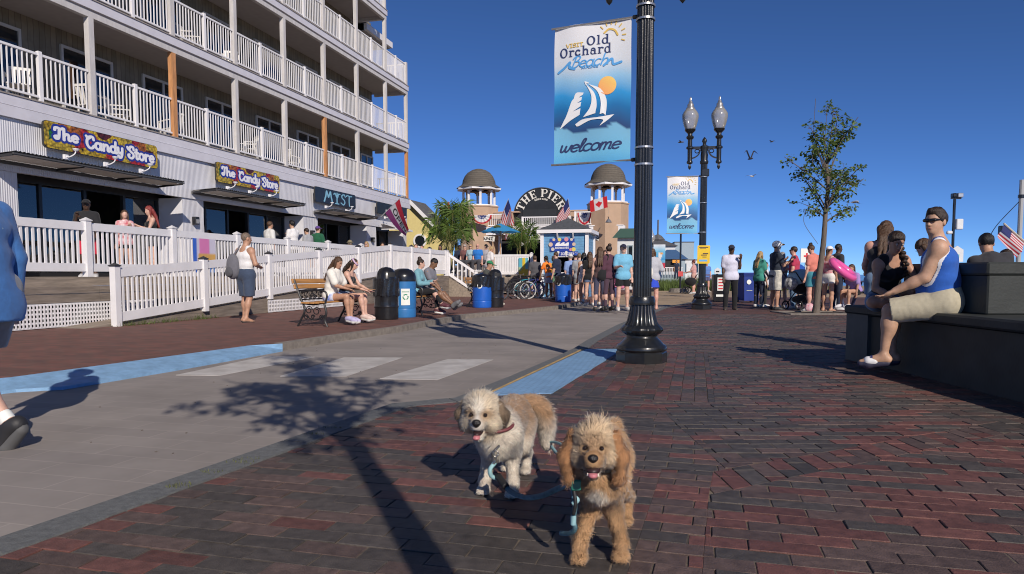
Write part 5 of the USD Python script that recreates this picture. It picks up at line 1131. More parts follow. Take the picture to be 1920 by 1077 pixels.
for i, (px, py, c, l, wm, rz) in enumerate(((962, 562, (.03, .03, .03), "black bicycle at the left end of the row beside the bench", None, 35), (985, 560, (.05, .38, .50), "turquoise bicycle in the parked row", None, 28), (1000, 560, (.02, .05, .25), "dark blue bicycle with pale tyres in the middle of the row", wt_m, 22), (1013, 560, (.05, .05, .30), "violet blue bicycle with white saddle bag tyres", wt_m, 18), (1029, 559, (.45, .45, .46), "silver bicycle at the right end of the row", None, 30))):
    bicycle(l, tuple(G(px, py)), rz, c, wm)
# --- hydrant, beach things on the right
t = thing("fire_hydrant", "small yellow fire hydrant behind the kerb corner barrel", "hydrant", tuple(G(1078, 563)), scale=(.75, .75, .75))
ym = M("hydrant_yellow", (.55, .42, .03), .5); part(t, "barrel", MB().lathe([(0, 0), (.14, 0), (.14, .04), (.09, .06), (.09, .45), (.12, .47), (.12, .52), (.09, .6), (.03, .66), (0, .68)], 16), ym, 40)
for s in (-1, 1): part(t, "outlet", MB().tube([(s * .07, 0, .38), (s * .17, 0, .38)], .05, 10), ym)
# planter wall
PAINT = M("dark_green_concrete", (.022, .026, .024), .65, var=.3, scale=4, bump=.25, bscale=40)
pl = thing("planter_wall", "long dark painted concrete planter wall with a seat cap, where a man sits", "planter", (3.8, 0, 0))
part(pl, "wall", MB().box((1.6, 5.55, .255), (3.2, 3.9, .51)), PAINT)
part(pl, "corner_pier", MB().box((1.6, 7.74, .262), (3.26, .48, .524)), M("grey_green_concrete", (.075, .080, .075), .7, var=.2, scale=4, bump=.25, bscale=40))
cp = rbox((3.36, 4.5, .09), .018, (1.63, 5.76, .565)); part(pl, "seat_cap", cp, PAINT)
pt = thing("planter_box", "square black planter box with a rimmed lid on the planter wall", "planter", (4.02, 6.0, .611))
part(pt, "box", rbox((1.3, 1.3, .34), .012, (.65, .65, .17)), PAINT); part(pt, "rim", rbox((1.34, 1.34, .11), .015, (.65, .65, .39)), PAINT)
cb = M("cardboard", (.36, .20, .09), .85, var=.08, bump=.1)
t = thing("cardboard_box", "open brown cardboard box standing on the planter behind the man in blue", "box", (4.88, 7.55, .611), 10)
for c, s in (((0, -.19, .17), (.36, .006, .34)), ((0, .19, .17), (.36, .006, .34)), ((-.18, 0, .17), (.006, .38, .34)), ((.18, 0, .17), (.006, .38, .34)), ((0, 0, .005), (.36, .38, .008))): part(t, "side", MB().box(c, s), cb)
part(t, "flap", MB().add([(.183, -.19, .34), (.183, .19, .34), (.27, .19, .22), (.27, -.19, .22)], [[0, 1, 2], [0, 2, 3]]), cb)
# newspaper box, wheeled blue bin, small signs
t = thing("news_box", "black newspaper box with a red and white notice beside the far lamp post", "news box", tuple(G(1347, 566)), -6)
part(t, "case", rbox((.42, .38, .95), .02, (0, 0, .49)), bin_black); part(t, "notice", MB().box((.03, -.195, .62), (.22, .006, .46)), label_m)
for k in range(4): part(t, "printed_line", MB().box((.03, -.2, .78 - .105 * k), (.16, .003, .05)), M("red_ink", (.5, .04, .05), .6))
part(t, "lower_notice", MB().box((.03, -.195, .22), (.3, .006, .08)), label_m)
t = thing("house_shaped_sign", "small white house shaped sign on a post above the newspaper box", "sign", tuple(G(1348, 563)))
part(t, "post", MB().box((0, .3, .6), (.06, .06, 1.2)), whitewash_m); part(t, "board", MB().prism(Polygon([(-.12, .0), (.12, 0), (.12, .16), (.0, .24), (-.12, .16)]), 0, .03, lambda v: FACE_X(v) + [0, .27, .98]), whitewash_m); part(t, "print", MB().box((0, .235, 1.07), (.12, .004, .05)), dark_m)
t = thing("wheeled_bin", "large dark blue wheeled recycling bin behind the strolling man", "recycling bin", tuple(G(1402, 567)), 8)
dk = M("cart_blue", (.012, .035, .22), .45, var=.1)
m = trimesh.convex.convex_hull(np.array([(x * w, y * w, z) for z, w in ((.06, .85), (.95, 1.0)) for x in (-.30, .30) for y in (-.30, .30)])); part(t, "body", m, dk)
part(t, "lid", rbox((.68, .70, .06), .02, (0, 0, .99)), dk); part(t, "rim", rbox((.66, .66, .05), .01, (0, 0, .935)), dk); part(t, "round_notice", MB().prism(Point(-.12, .70).buffer(.08), .3, .306, FACE_X), label_m); part(t, "slot_print", MB().box((-.1, -.3, .42), (.2, .01, .015)), label_m)
for s in (-.26, .26): part(t, "wheel", MB().tube([(s - .03, .28, .1), (s + .03, .28, .1)], .1, 14), tyre_m)
# picnic table
navy_m = M("navy_plank", (.018, .028, .075), .5, var=.2)
def picnic(label, loc, rz):
    t = thing("picnic_table", label, "table", loc, rz)
    for k in range(4): part(t, "top_plank", rbox((1.7, .17, .04), .006, (0, -.27 + .18 * k, .74)), navy_m)
    for s in (-1, 1):
        for k in range(2): part(t, "seat_plank", rbox((1.7, .13, .04), .006, (0, s * (.55 + .14 * k), .45)), navy_m)
        x = s * .62; m = MB()
        m.bar((x, -.25, .72), (x, -.6, 0), .05, .09, up=(1, 0, 0)); m.bar((x, .25, .72), (x, .6, 0), .05, .09, up=(1, 0, 0)); m.bar((x + .05, -.72, .40), (x + .05, .72, .40), .05, .08); part(t, "trestle", m, navy_m)
picnic("navy picnic table behind the young tree", tuple(G(1590, 573)), 12)
picnic("second navy picnic table farther back behind the parasol", tuple(G(1470, 562)), 5)
t = thing("white_canister", "plain white canister on the paving behind the woman in white shorts", "canister", tuple(G(1562, 579))); part(t, "body", MB().lathe([(0, 0), (.10, 0), (.105, .02), (.105, .36), (.07, .42), (0, .43)], 20), whitewash_m, 40); part(t, "cap", MB().lathe([(.05, .42), (.05, .46), (0, .46)], 12), label_m)
# beach parasol, lifeguard board
t = thing("beach_parasol", "low blue beach parasol behind the man holding food", "parasol", tuple(G(1479, 552)))
part(t, "canopy", MB().lathe([(.95, 1.15), (.6, 1.42), (.2, 1.56), (0, 1.58)], 8), M("parasol_blue", (.02, .08, .36), .6)); part(t, "pole", MB().tube([(0, 0, 0), (0, 0, 1.6)], .018, 6), alum_m)
t = thing("first_aid_board", "white board with a red cross above the crowd", "sign", tuple(AT(1510, 562, 23.5) * [1, 1, 0]))
part(t, "post", MB().box((0, .03, .8), (.06, .05, 1.65)), whitewash_m); part(t, "board", MB().box((0, -.01, 1.58), (.40, .03, .46)), label_m)
rc = M("red_cross", (.6, .03, .04), .5); part(t, "cross", MB().prism(sbox(-.10, -.03, .10, .03).union(sbox(-.03, -.10, .03, .10)), .0, .003, lambda v: FACE_X(v) + [0, -.027, 1.56]), rc)
# poles on the right
t = thing("floodlight_pole", "thin dark pole with floodlights and white boxes right of the seated man", "pole", tuple(AT(1784, 515, 26) * [1, 1, 0]))
part(t, "pole", MB().tube([(0, 0, 0), (0, 0, 3.9)], .05, 8), iron_m); part(t, "cross_bar", MB().box((.05, 0, 3.72), (.36, .06, .06)), iron_m)
for x, z, s in ((.16, 3.82, (.2, .18, .16)), (-.05, 3.82, (.14, .18, .14))): part(t, "floodlight", rbox(s, .02, (x, -.02, z)), alum_m if x > 0 else iron_m)
part(t, "white_box", rbox((.24, .14, .38), .02, (.2, 0, 2.78)), whitewash_m); part(t, "camera", rbox((.2, .12, .12), .03, (-.14, 0, 2.48)), whitewash_m)
t = thing("shield_sign", "white shield shaped sign at the foot of the floodlight pole", "sign", tuple(AT(1792, 515, 25) * [1, 1, 0]))
part(t, "post", MB().box((0, .03, .8), (.06, .05, 1.6)), whitewash_m); part(t, "board", MB().prism(Polygon([(-.22, 0), (.22, 0), (.22, .42), (0, .56), (-.22, .42)]), 0, .03, lambda v: FACE_X(v) + [0, 0, 1.4]), whitewash_m); part(t, "print", MB().box((-.05, -.032, 1.6), (.25, .004, .12)), M("aqua_ink", (.1, .4, .5), .5))
t = thing("utility_pole", "thick grey utility pole at the right edge of the picture", "pole", tuple(AT(1908, 515, 22) * [1, 1, 0]), 0)
part(t, "pole", MB().tube([(0, 0, 0), (0, 0, 3.85)], .07, 10), M("galvanised", (.36, .37, .38), .5)); part(t, "collar", MB().lathe([(.08, 3.3), (.09, 3.3), (.09, 3.4), (.08, 3.4)], 12), iron_m)
part(t, "wire", MB().tube(spline([(-.05, 0, 3.2), (-.6, .2, 2.45), (-.8, .3, 1.9), (-1.0, .4, 1.2)]), .012, 5), iron_m); part(t, "junction_box", rbox((.22, .16, .3), .02, (-.52, 0, 2.3)), iron_m)
flag("national_flag", "striped flag leaning out over the two seated people at the right edge", AT(1926, 458, 9.2), AT(1883, 420, 9.2), (-.10, -.03, -.17), .02, lambda u, v: us_cols(1 - v, 1 - u), .92)
# umbrella and speaker on the deck
UO = AT(938, 515, 38); UO[2] = DZ
t = thing("deck_umbrella", "blue umbrella with an orange sun print over the deck tables", "umbrella", tuple(UO))
nn = 9; m = MB(); an = np.linspace(0, 2 * PI, nn)[:-1] + .2; rim = np.stack([1.12 * np.cos(an), 1.12 * np.sin(an), 0 * an + 2.28], 1)
for k in range(8):
    a, b = rim[k], rim[(k + 1) % 8]; top = np.array([0, 0, 2.78]); mid = (a + b) / 2 + [0, 0, .05]
    m.add([a, mid, b, top], [[0, 1, 3], [1, 2, 3]]); 
part(t, "canopy", m, M("umbrella_blue", (.05, .30, .60), .6, trans=.25)); part(t, "sun_print", MB().prism(Point(-.05, .0).buffer(.2, 16), 0, .004, lambda v: np.stack([v[:, 0] - .1, -.62 - v[:, 1] * .95 - v[:, 2] * .4, 2.525 + v[:, 1] * .44 + v[:, 2] + .012], 1)), M("sun_orange", (.7, .33, .03), .6))
part(t, "pole", MB().tube([(0, 0, 0), (0, 0, 2.8)], .03, 8), oak_m); m = MB()
for k in range(8): m.tube([(0, 0, 2.1), rim[k] * [.6, .6, 1] + [0, 0, .18]], .012, 4)
part(t, "ribs", m, oak_m)
t = thing("loudspeaker", "black loudspeaker standing on the deck right of the umbrella", "loudspeaker", tuple(AT(953, 515, 37) * [1, 1, 0] + [0, 0, DZ]), -10)
part(t, "cabinet", rbox((.42, .36, .72), .02, (0, 0, .55)), bin_black); part(t, "grille", MB().box((0, -.185, .56), (.34, .01, .6)), M("grille", (.03, .03, .03), .8, bump=.5, bscale=200)); part(t, "stand", MB().lathe([(0, 0), (.22, 0), (.04, .05), (.04, .2), (0, .2)], 10), iron_m)
def bn_cols(u, v):
    c = np.ones(u.shape + (3,)) * np.array([.12, .42, .52]); c[(v < .42)] = (.55, .42, .04); c[(np.abs(u - .55) < .16) & (v > .25)] = (.62, .45, .03); c[(u < .2) & (v > .5)] = (.08, .35, .45); c[(v > .3) & (v < .5) & (u < .3)] = (.3, .42, .25); return c
ps = AT(967, 515, 33.4); s_b, D_b = ps @ UD, ps @ ND
t = thing("beach_banner", "turquoise and yellow beach banner on the boarded white fence", "banner", tuple(SW(32.95, D_b, DZ - .02)), STREET_RZ)
n = 20; U, V = np.meshgrid(np.linspace(0, 1, n), np.linspace(0, 1, n), indexing="ij"); P = np.stack([U * .46, -.02 + .008 * np.sin(U * 9), V * .86], -1); part(t, "sheet", MB().grid(P), post_m2, col=bn_cols(U, V).reshape(-1, 3))
# white plastic chairs on the balconies
chair_m = M("chair_plastic", (.68, .66, .62), .4)
def patio_chair(t):
    for x in (-.22, .22):
        for y in (-.2, .22): part(t, "leg", MB().bar((x, y, 0), (x * .92, y * .9, .42), .03, .03, up=(1, 0, 0)), chair_m)
    part(t, "seat", rbox((.46, .46, .03), .01, (0, 0, .42)), chair_m); m = MB()
    for k in range(5): m.bar((-.18 + .09 * k, .22, .43), (-.18 + .09 * k, .30, .86), .045, .012, up=(0, 1, 0))
    m.bar((-.22, .305, .87), (.22, .305, .87), .03, .06); part(t, "back", m, chair_m)
    for x in (-.24, .24): part(t, "armrest", MB().bar((x, -.2, .64), (x, .26, .66), .04, .025).bar((x, -.18, .43), (x, -.18, .64), .03, .03, up=(1, 0, 0)), chair_m)
where = [("at the far left of the lowest balcony", 12.9, 0), ("left of the first cedar post on the lowest balcony", 16.0, 0), ("right of the grey post on the lowest balcony, second from the left", 14.9, 0), ("just right of the first cedar post on the lowest balcony", 17.9, 0), ("in the fifth bay of the lowest balcony", 21.3, 0), ("on the second balcony above the small candy sign", 20.8, 1), ("on the second balcony, left of the dark windows", 18.6, 1), ("in the bay before the second cedar post", 24.3, 0)]
first = None
for i, (l, s, L) in enumerate(where):
    lab = "white plastic chair " + l; loc = tuple(SW(s, DF + .75 + .2 * (i % 2), FL[L] + .003))
    if first is None: first = thing("balcony_chair", lab, "chair", loc, 30, "chairs on the hotel balconies"); patio_chair(first)
    else: copy_of(first, "balcony_chair", loc, 30 + 70 * i, lab, "chair", "chairs on the hotel balconies")
# ================================================================== figures: one smooth surface per body, from blended limbs
_E = [(0, 1), (2, 3), (4, 5), (6, 7), (0, 2), (1, 3), (4, 6), (5, 7), (0, 4), (1, 5), (2, 6), (3, 7)]
_C = np.array([[x, y, z] for x in (0, 1) for y in (0, 1) for z in (0, 1)])
def snets(F, org, h):
    s = F < 0; n = np.zeros(tuple(d - 1 for d in F.shape), np.int8)
    for c in _C: n += s[c[0]:F.shape[0] - 1 + c[0], c[1]:F.shape[1] - 1 + c[1], c[2]:F.shape[2] - 1 + c[2]]
    idx = np.argwhere((n > 0) & (n < 8))
    V = np.stack([F[idx[:, 0] + c[0], idx[:, 1] + c[1], idx[:, 2] + c[2]] for c in _C], 1)
    acc = np.zeros((len(idx), 3)); cnt = np.zeros(len(idx))
    for a, b in _E:
        x = (V[:, a] < 0) != (V[:, b] < 0); t = np.where(x, V[:, a] / np.where(x, V[:, a] - V[:, b], 1), 0)
        acc += np.where(x[:, None], _C[a] + t[:, None] * (_C[b] - _C[a]), 0); cnt += x
    v = org + h * (idx + acc / cnt[:, None]); ids = -np.ones(n.shape, int); ids[tuple(idx.T)] = np.arange(len(idx)); fs = []
    for ax in range(3):
        o = [k for k in range(3) if k != ax]; A = [slice(None)] * 3; B = [slice(None)] * 3; A[ax] = slice(0, -1); B[ax] = slice(1, None)
        for k in o: A[k] = slice(1, -1); B[k] = slice(1, -1)
        a, b = s[tuple(A)], s[tuple(B)]
        for flip, mk in ((False, a & ~b), (True, ~a & b)):
            e = np.argwhere(mk)
            if not len(e): continue
            e[:, o[0]] += 1; e[:, o[1]] += 1; q = []
            for d0, d1 in ((-1, -1), (0, -1), (0, 0), (-1, 0)): c = e.copy(); c[:, o[0]] += d0; c[:, o[1]] += d1; q.append(ids[tuple(c.T)])
            q = np.stack(q, 1)
            if flip != (ax == 1): q = q[:, ::-1]
            fs.append(q)
    q = np.vstack(fs); q = q[(q >= 0).all(1)]
    return v, np.vstack([q[:, [0, 1, 2]], q[:, [0, 2, 3]]])
def cap(a, b, ra, rb=None, k=.03): return ("c", np.asarray(a, float), np.asarray(b, float), ra, ra if rb is None else rb, k)
def ell(c, r, k=.03, R=None): return ("e", np.asarray(c, float), np.asarray(r, float), R, k)
def neg(p): return ("n", p)
def solid(prims, h, inflate=0.0, cuts=(), smooth_it=0):
    """Blend the primitives into one closed surface; cuts: (point, outward normal) half spaces to take away."""
    lo, hi = np.full(3, 1e9), np.full(3, -1e9); R_ = []
    for p in prims:
        q = p[1] if p[0] == "n" else p
        if q[0] == "c": m = max(q[3], q[4]) + max(inflate, 0); l, u = np.minimum(q[1], q[2]) - m, np.maximum(q[1], q[2]) + m
        else: m = np.max(q[2]) if q[3] is not None else q[2]; l, u = q[1] - m - max(inflate, 0), q[1] + m + max(inflate, 0)
        R_.append((l, u))
        if p[0] != "n": lo, hi = np.minimum(lo, l), np.maximum(hi, u)
    lo -= 3 * h; hi += 3 * h; N = np.ceil((hi - lo) / h).astype(int) + 1
    F = np.full(N, .2, np.float32); ax = [lo[i] + h * np.arange(N[i]) for i in range(3)]
    for p, (l, u) in zip(prims, R_):
        ng = p[0] == "n"; q = p[1] if ng else p; k = q[5] if q[0] == "c" else q[4]; mar = k + 3 * h
        i0 = np.clip(np.floor((l - mar - lo) / h).astype(int), 0, N); i1 = np.clip(np.ceil((u + mar - lo) / h).astype(int) + 1, 0, N)
        if (i1 <= i0).any(): continue
        X, Y, Z = np.meshgrid(ax[0][i0[0]:i1[0]], ax[1][i0[1]:i1[1]], ax[2][i0[2]:i1[2]], indexing="ij", sparse=True)
        if q[0] == "c":
            a, b = q[1], q[2]; d = b - a; L2 = max(d @ d, 1e-12)
            t = np.clip(((X - a[0]) * d[0] + (Y - a[1]) * d[1] + (Z - a[2]) * d[2]) / L2, 0, 1)
            D = np.sqrt((X - a[0] - t * d[0]) ** 2 + (Y - a[1] - t * d[1]) ** 2 + (Z - a[2] - t * d[2]) ** 2) - (q[3] + (q[4] - q[3]) * t)
        else:
            P = [X - q[1][0], Y - q[1][1], Z - q[1][2]]
            if q[3] is not None: P = [P[0] * q[3][0, j] + P[1] * q[3][1, j] + P[2] * q[3][2, j] for j in range(3)]
            r = q[2]; k0 = np.sqrt((P[0] / r[0]) ** 2 + (P[1] / r[1]) ** 2 + (P[2] / r[2]) ** 2); k1 = np.sqrt((P[0] / r[0] ** 2) ** 2 + (P[1] / r[1] ** 2) ** 2 + (P[2] / r[2] ** 2) ** 2)
            D = k0 * (k0 - 1) / np.maximum(k1, 1e-6)
        sl = tuple(slice(a_, b_) for a_, b_ in zip(i0, i1)); S = F[sl]
        if ng: hh = np.clip(.5 - .5 * (S + D) / k, 0, 1); F[sl] = S * (1 - hh) + (-D) * hh + k * hh * (1 - hh)
        else: hh = np.clip(.5 + .5 * (S - D + inflate) / k, 0, 1); F[sl] = S * (1 - hh) + (D - inflate) * hh - k * hh * (1 - hh)
    if cuts:
        X, Y, Z = np.meshgrid(*ax, indexing="ij", sparse=True)
        for c, n in cuts:
            n = np.asarray(n, float); n = n / np.linalg.norm(n); F = np.maximum(F, (X - c[0]) * n[0] + (Y - c[1]) * n[1] + (Z - c[2]) * n[2])
    F[0] = F[-1] = .1; F[:, 0] = F[:, -1] = .1; F[:, :, 0] = F[:, :, -1] = .1
    if not (F < 0).any(): return None
    v, f = snets(F.astype(np.float32), lo, h)
    if smooth_it:
        m = trimesh.Trimesh(v, f, process=False); trimesh.smoothing.filter_taubin(m, iterations=smooth_it); v = np.array(m.vertices)
    return v, f
def vnorm(v, f):
    n = np.zeros_like(v); c = np.cross(v[f[:, 1]] - v[f[:, 0]], v[f[:, 2]] - v[f[:, 0]])
    for k in range(3): np.add.at(n, f[:, k], c)
    return n / np.maximum(np.linalg.norm(n, axis=1, keepdims=True), 1e-12)
def wrinkle(vf, amp=.005, sc=14, seed=0, stretch=(1, 1, .5)):
    v, f = vf; n = vnorm(v, f); return v + n * ((meshkit.fbm(v * sc * np.array(stretch), 3, seed) - .5) * 2 * amp)[:, None], f
def unit(v): v = np.asarray(v, float); return v / (np.linalg.norm(v) + 1e-12)
SKIN = {"light": (.56, .34, .26), "pink": (.58, .32, .25), "tan": (.42, .235, .155), "olive": (.46, .28, .19), "brown": (.20, .105, .062), "dark": (.075, .040, .026)}
def skin_m(k): return M("skin_" + k, SKIN[k], .5, var=.13, scale=22, spec=.4, sss=.06)
def cloth(rgb, col2=None, var=.08, scale=30, rough=.85):
    nm = "cloth_" + "_".join(str(int(round(c * 100))) for c in rgb) + ("" if col2 is None else "_" + "_".join(str(int(round(c * 100))) for c in col2))
    return M(nm, rgb, rough, var=var if col2 is None else 0, scale=scale if col2 is None else 12, col2=col2, bump=.2, bscale=160, sheen=.15, spec=.25)
HAIRC = {"black": (.012, .010, .010), "dark": (.03, .018, .012), "brown": (.075, .040, .022), "auburn": (.13, .028, .018), "blond": (.36, .24, .11), "grey": (.30, .29, .28), "greybrown": (.16, .12, .09), "red": (.22, .035, .03)}
def hair_m(k): return M("hair_" + k, HAIRC[k], .42, var=.45, scale=18, stretch=(6, 6, .8), bump=.6, bscale=60, spec=.4)
PEOPLE = []
def person(label, loc, face, H=1.70, sex="m", skin="light", girth=1.0, pose="stand", hair=("short", "dark"), top=("tee", (.5, .5, .5)), bottom=("shorts", (.1, .1, .12)), shoes=("sneaker", (.5, .5, .5)),
           hat=None, arms=None, legs=None, lean=(0, 0, 1), head=(0, 0), seat=.45, h=None, twist=0, group=None, extra=None, eyes=None, glasses=None, hide_below=None, drop=0.0, hem_=None):
    """face: degrees counter-clockwise from +y that the person faces. arms / legs: {(side): (upper direction, lower direction)} as (outward, forward, up)."""
    k = H / 1.75; dist = math.hypot(loc[0], loc[1]); h = h or (.0075 if dist < 9 else .0115 if dist < 17 else .016)
    t = thing("person", label, "person", loc, face, group)
    g = girth * (.93 if sex == "f" else 1.0); f_ = sex == "f"
    T = unit(lean); fw = unit(np.array([0, 1, 0]) - T * T[1]); rt = np.cross(fw, T)
    if twist: a = math.radians(twist); rt, fw = rt * math.cos(a) + fw * math.sin(a), fw * math.cos(a) - rt * math.sin(a)
    sit = pose in ("sit", "sitfloor"); P = np.array([0, 0, (seat + .105 * g if sit else .925 * k + drop)])
    pel, wst, chs, shl = P, P + T * .19 * k, P + T * .35 * k, P + T * .495 * k
    nk = P + T * .535 * k
    def bar_(c, w, r, kk=.05): return cap(c - rt * w, c + rt * w, r, r, kk)
    hw = .088 if not f_ else .095; sw = .168 * k * (1.0 if not f_ else .9) * (1 + (girth - 1) * .5)
    torso = [bar_(pel, hw * k * .85 * g, .108 * g * k), bar_(wst, (.055 if f_ else .07) * k * g, .096 * g * k), bar_(chs + fw * .008, .075 * k * g, .108 * k * (.92 if f_ else 1) * g), cap(pel, wst, .105 * g * k, .095 * g * k, .06), cap(wst, chs, .095 * g * k, .10 * g * k, .06),
             bar_(shl - T * .035, sw * .72, .062 * k, .05), cap(chs, shl, .10 * k * g, .07 * k, .06)]
    if girth > 1.1: torso.append(ell(P + T * .12 * k + fw * .05 * g, np.array([.15, .125, .16]) * k * g, .06))
    if f_: torso += [ell(chs + fw * .085 * k + rt * s * .065 * k - T * .0 * k, np.array([.055, .05, .055]) * k, .03) for s in (-1, 1)]
    headup = unit(T * .6 + np.array([0, 0, .4]) + fw * .12)
    yaw, pit = math.radians(head[0]), math.radians(head[1])
    hf = fw * math.cos(yaw) - rt * math.sin(yaw); hf[2] *= .2; hf = unit(hf); hr = unit(np.cross(hf, [0, 0, 1.0])); hu = np.cross(hr, hf)
    hf, hu = hf * math.cos(pit) + hu * math.sin(pit), hu * math.cos(pit) - hf * math.sin(pit)
    hc = nk + headup * .085 * k + hu * .075 * k + hf * .025 * k; HR = np.stack([hr, hf, hu], 1); q = .98 * k * (.96 if f_ else 1.0)
    def hp(x, y, z): return hc + (hr * x + hf * y + hu * z) * q
    neck = [cap(shl - T * .02, hc - hu * .06 * q, .062 * k * (.82 if f_ else 1.05) * g ** .5, .052 * k * (.85 if f_ else 1.08), .035)]
    headp = [ell(hp(0, -.012, .028), np.array([.077, .094, .092]) * q, .03, HR), ell(hp(0, .022, -.035), np.array([.060, .068, .080]) * q, .03, HR), ell(hp(0, .055, -.088), np.array([.030, .028, .024]) * q, .025, HR)]
    headp += [neg(ell(hp(s * .032, .092, .008), np.array([.022, .014, .014]) * q, .014, HR)) for s in (-1, 1)]
    headp += [cap(hp(0, .083, .010), hp(0, .106, -.030), .008 * q, .0125 * q, .012), ell(hp(0, .098, -.034), np.array([.017, .012, .010]) * q, .008, HR), ell(hp(0, .082, -.064), np.array([.024, .014, .009]) * q, .008, HR)]
    headp += [ell(hp(s * .078, -.008, -.006), np.array([.009, .020, .032]) * q, .008, HR) for s in (-1, 1)]
    body = torso + neck + headp; armp, legp, J = {}, {}, {}
    dA = {s: ((.16, .02, -1), (.06, .22, -1)) for s in (-1, 1)}; dA.update(arms or {})
    dL = ({s: ((.12, 1, .02), (.02, .02, -1)) for s in (-1, 1)} if sit else {s: ((.07, .02, -1), (.02, -.03, -1)) for s in (-1, 1)}); dL.update(legs or {})
    lo_res = h > .013
    for s in (-1, 1):
        def W(d): d = np.asarray(d, float); return unit(rt * s * d[0] + fw * d[1] + np.array([0, 0, 1.0]) * d[2])
        def WL(d): d = np.asarray(d, float); return unit(np.array([1.0, 0, 0]) * s * d[0] + np.array([0, 1.0, 0]) * d[1] + np.array([0, 0, 1.0]) * d[2])
        sh = shl + rt * s * sw - T * .025 * k; u, lo_ = W(dA[s][0]), W(dA[s][1]); el = sh + u * .285 * k; wr = el + lo_ * .25 * k; hd = unit(W(dA[s][2]) if len(dA[s]) > 2 else lo_)
        ag = (girth if girth > 1 else girth * .5 + .5) * (.82 if f_ else 1.0)
        A = [cap(sh, el, .054 * ag * k, .042 * ag * k, .04), ell(sh + u * .03, np.array([.06, .06, .062]) * ag * k, .04), cap(el, el + lo_ * .10 * k, .042 * ag * k, .041 * ag * k, .02), cap(el + lo_ * .08 * k, wr, .041 * ag * k, .027 * ag * k, .02)]
        pn = unit(np.cross(hd, rt * s + np.array([0, 0, .3]))); sd = unit(np.cross(pn, hd)); HB_ = np.stack([sd, pn, hd], 1)
        palm = wr + hd * .055 * k; A.append(ell(palm, np.array([.040, .019 if not lo_res else .024, .056]) * k, .018, HB_))
        fr = .0088 * k if not lo_res else .0125
        for j, (off, ln) in enumerate(((-.030, .060), (-.010, .072), (.011, .068), (.030, .052))):
            b0 = palm + sd * off * k + hd * .045 * k; b1 = b0 + unit(hd + pn * .25) * ln * .5 * k; b2 = b1 + unit(hd + pn * .9) * ln * .5 * k
            A += [cap(b0, b1, fr, fr * .95, .006), cap(b1, b2, fr * .95, fr * .8, .005)]
        b0 = palm - sd * .030 * k - hd * .02 * k; b1 = b0 + unit(-sd * .8 + hd * .6 + pn * .35) * .042 * k; b2 = b1 + unit(-sd * .2 + hd + pn * .4) * .032 * k; A += [cap(b0, b1, fr * 1.25, fr * 1.1, .01), cap(b1, b2, fr * 1.1, fr * .9, .005)]
        armp[s] = A; body = body + A; J[s] = dict(sh=sh, el=el, wr=wr, palm=palm, u=u, lo=lo_, hd=hd)
        hip = P + np.array([s * .088 * k * g, 0, 0]) - T * .03; th, sk = WL(dL[s][0]), WL(dL[s][1]); kn = hip + th * .425 * k; an = kn + sk * .405 * k; ft = unit(WL(dL[s][2])) if len(dL[s]) > 2 else unit(np.array([s * .18, 1, -.05]))
        lg = g * (1.05 if f_ else 1.0)
        back = unit(np.cross(np.cross(sk, ft), sk)) if abs(sk @ ft) < .98 else fw
        Lp = [cap(hip, kn, .090 * lg * k, .056 * lg * k, .04), cap(kn, kn + sk * .12 * k, .053 * lg * k, .054 * lg * k, .03), ell(kn + sk * .13 * k - back * .018 * k, np.array([.050, .050, .10]) * lg * k, .03, np.stack([unit(np.cross(back, sk)), back, -sk], 1)), cap(kn + sk * .10 * k, an, .048 * lg * k, .033 * k, .03)]
        fd = unit(sk * .38 + ft); heel = an + sk * .035 * k - ft * .035 * k; ball = an + sk * .055 * k + ft * .115 * k; toe = an + sk * .062 * k + ft * .175 * k
        Lp += [cap(an, heel, .036 * k, .034 * k, .02), cap(an, ball, .034 * k, .030 * k, .03), cap(heel, ball, .032 * k, .034 * k, .03), cap(ball, toe, .033 * k, .022 * k, .02)]
        legp[s] = Lp; body = body + Lp; J[s].update(hip=hip, kn=kn, an=an, th=th, sk=sk, ft=ft, heel=heel, ball=ball, toe=toe)
    part(t, "body", solid(body, h), skin_m(skin), True)
    # clothing
    cl = []
    def garment(name, prims, infl, cuts, mat, amp=.005, kk=0):
        r = solid(prims, h, infl, cuts)
        if r is not None: return part(t, name, wrinkle(r, amp, 13, len(label)), mat, True)
    styl, tc = top[0], top[1]; tm = cloth(tc, top[2] if len(top) > 2 else None) if styl else None
    if styl in ("tee", "long", "loose", "jacket"):
        sl = {"tee": .62, "loose": .75, "long": 1.0, "jacket": 1.0}[styl]; inf = {"tee": .016, "loose": .026, "long": .016, "jacket": .03}[styl]; pr_, cu = list(torso), []
        for s in (-1, 1):
            j = J[s]; e = j["sh"] + j["u"] * .285 * k * sl; pr_ += [cap(j["sh"], j["sh"] + j["u"] * .285 * k * min(sl, 1), .056 * k * (.85 if f_ else 1) * max(1, girth * .95), (.05 if sl < 1 else .042) * k * max(1, girth * .95), .035)]
            if sl >= 1: sv = solid([cap(j["sh"] + j["u"] * .15 * k, j["el"], .048 * k, .044 * k, .03), cap(j["el"], j["wr"] - j["lo"] * .01, .043 * k, .034 * k, .02)], h, inf, [(j["wr"] - j["lo"] * .005, j["lo"])]); part(t, "sleeve", wrinkle(sv, .005, 13, 2), tm, True)
        hem = (hem_ or {"tee": -.10, "loose": -.13, "long": -.09, "jacket": -.10}[styl]) * k
        pr_.append(cap(pel - T * .06 * k - rt * hw * .8 * k, pel - T * .06 * k + rt * hw * .8 * k, .108 * g * k, .108 * g * k, .05)) if not sit else None
        if hem_: pr_ += [cap(wst, P - T * .2, .114 * g * k, .122 * g * k, .05), bar_(P - T * .12, hw * k * .85 * g, .118 * g * k)]
        cu = [(P + T * (hem if not sit else -.04), -T)]
        garment("shirt" if styl != "jacket" else "jacket", pr_, inf, cu, tm, .006)
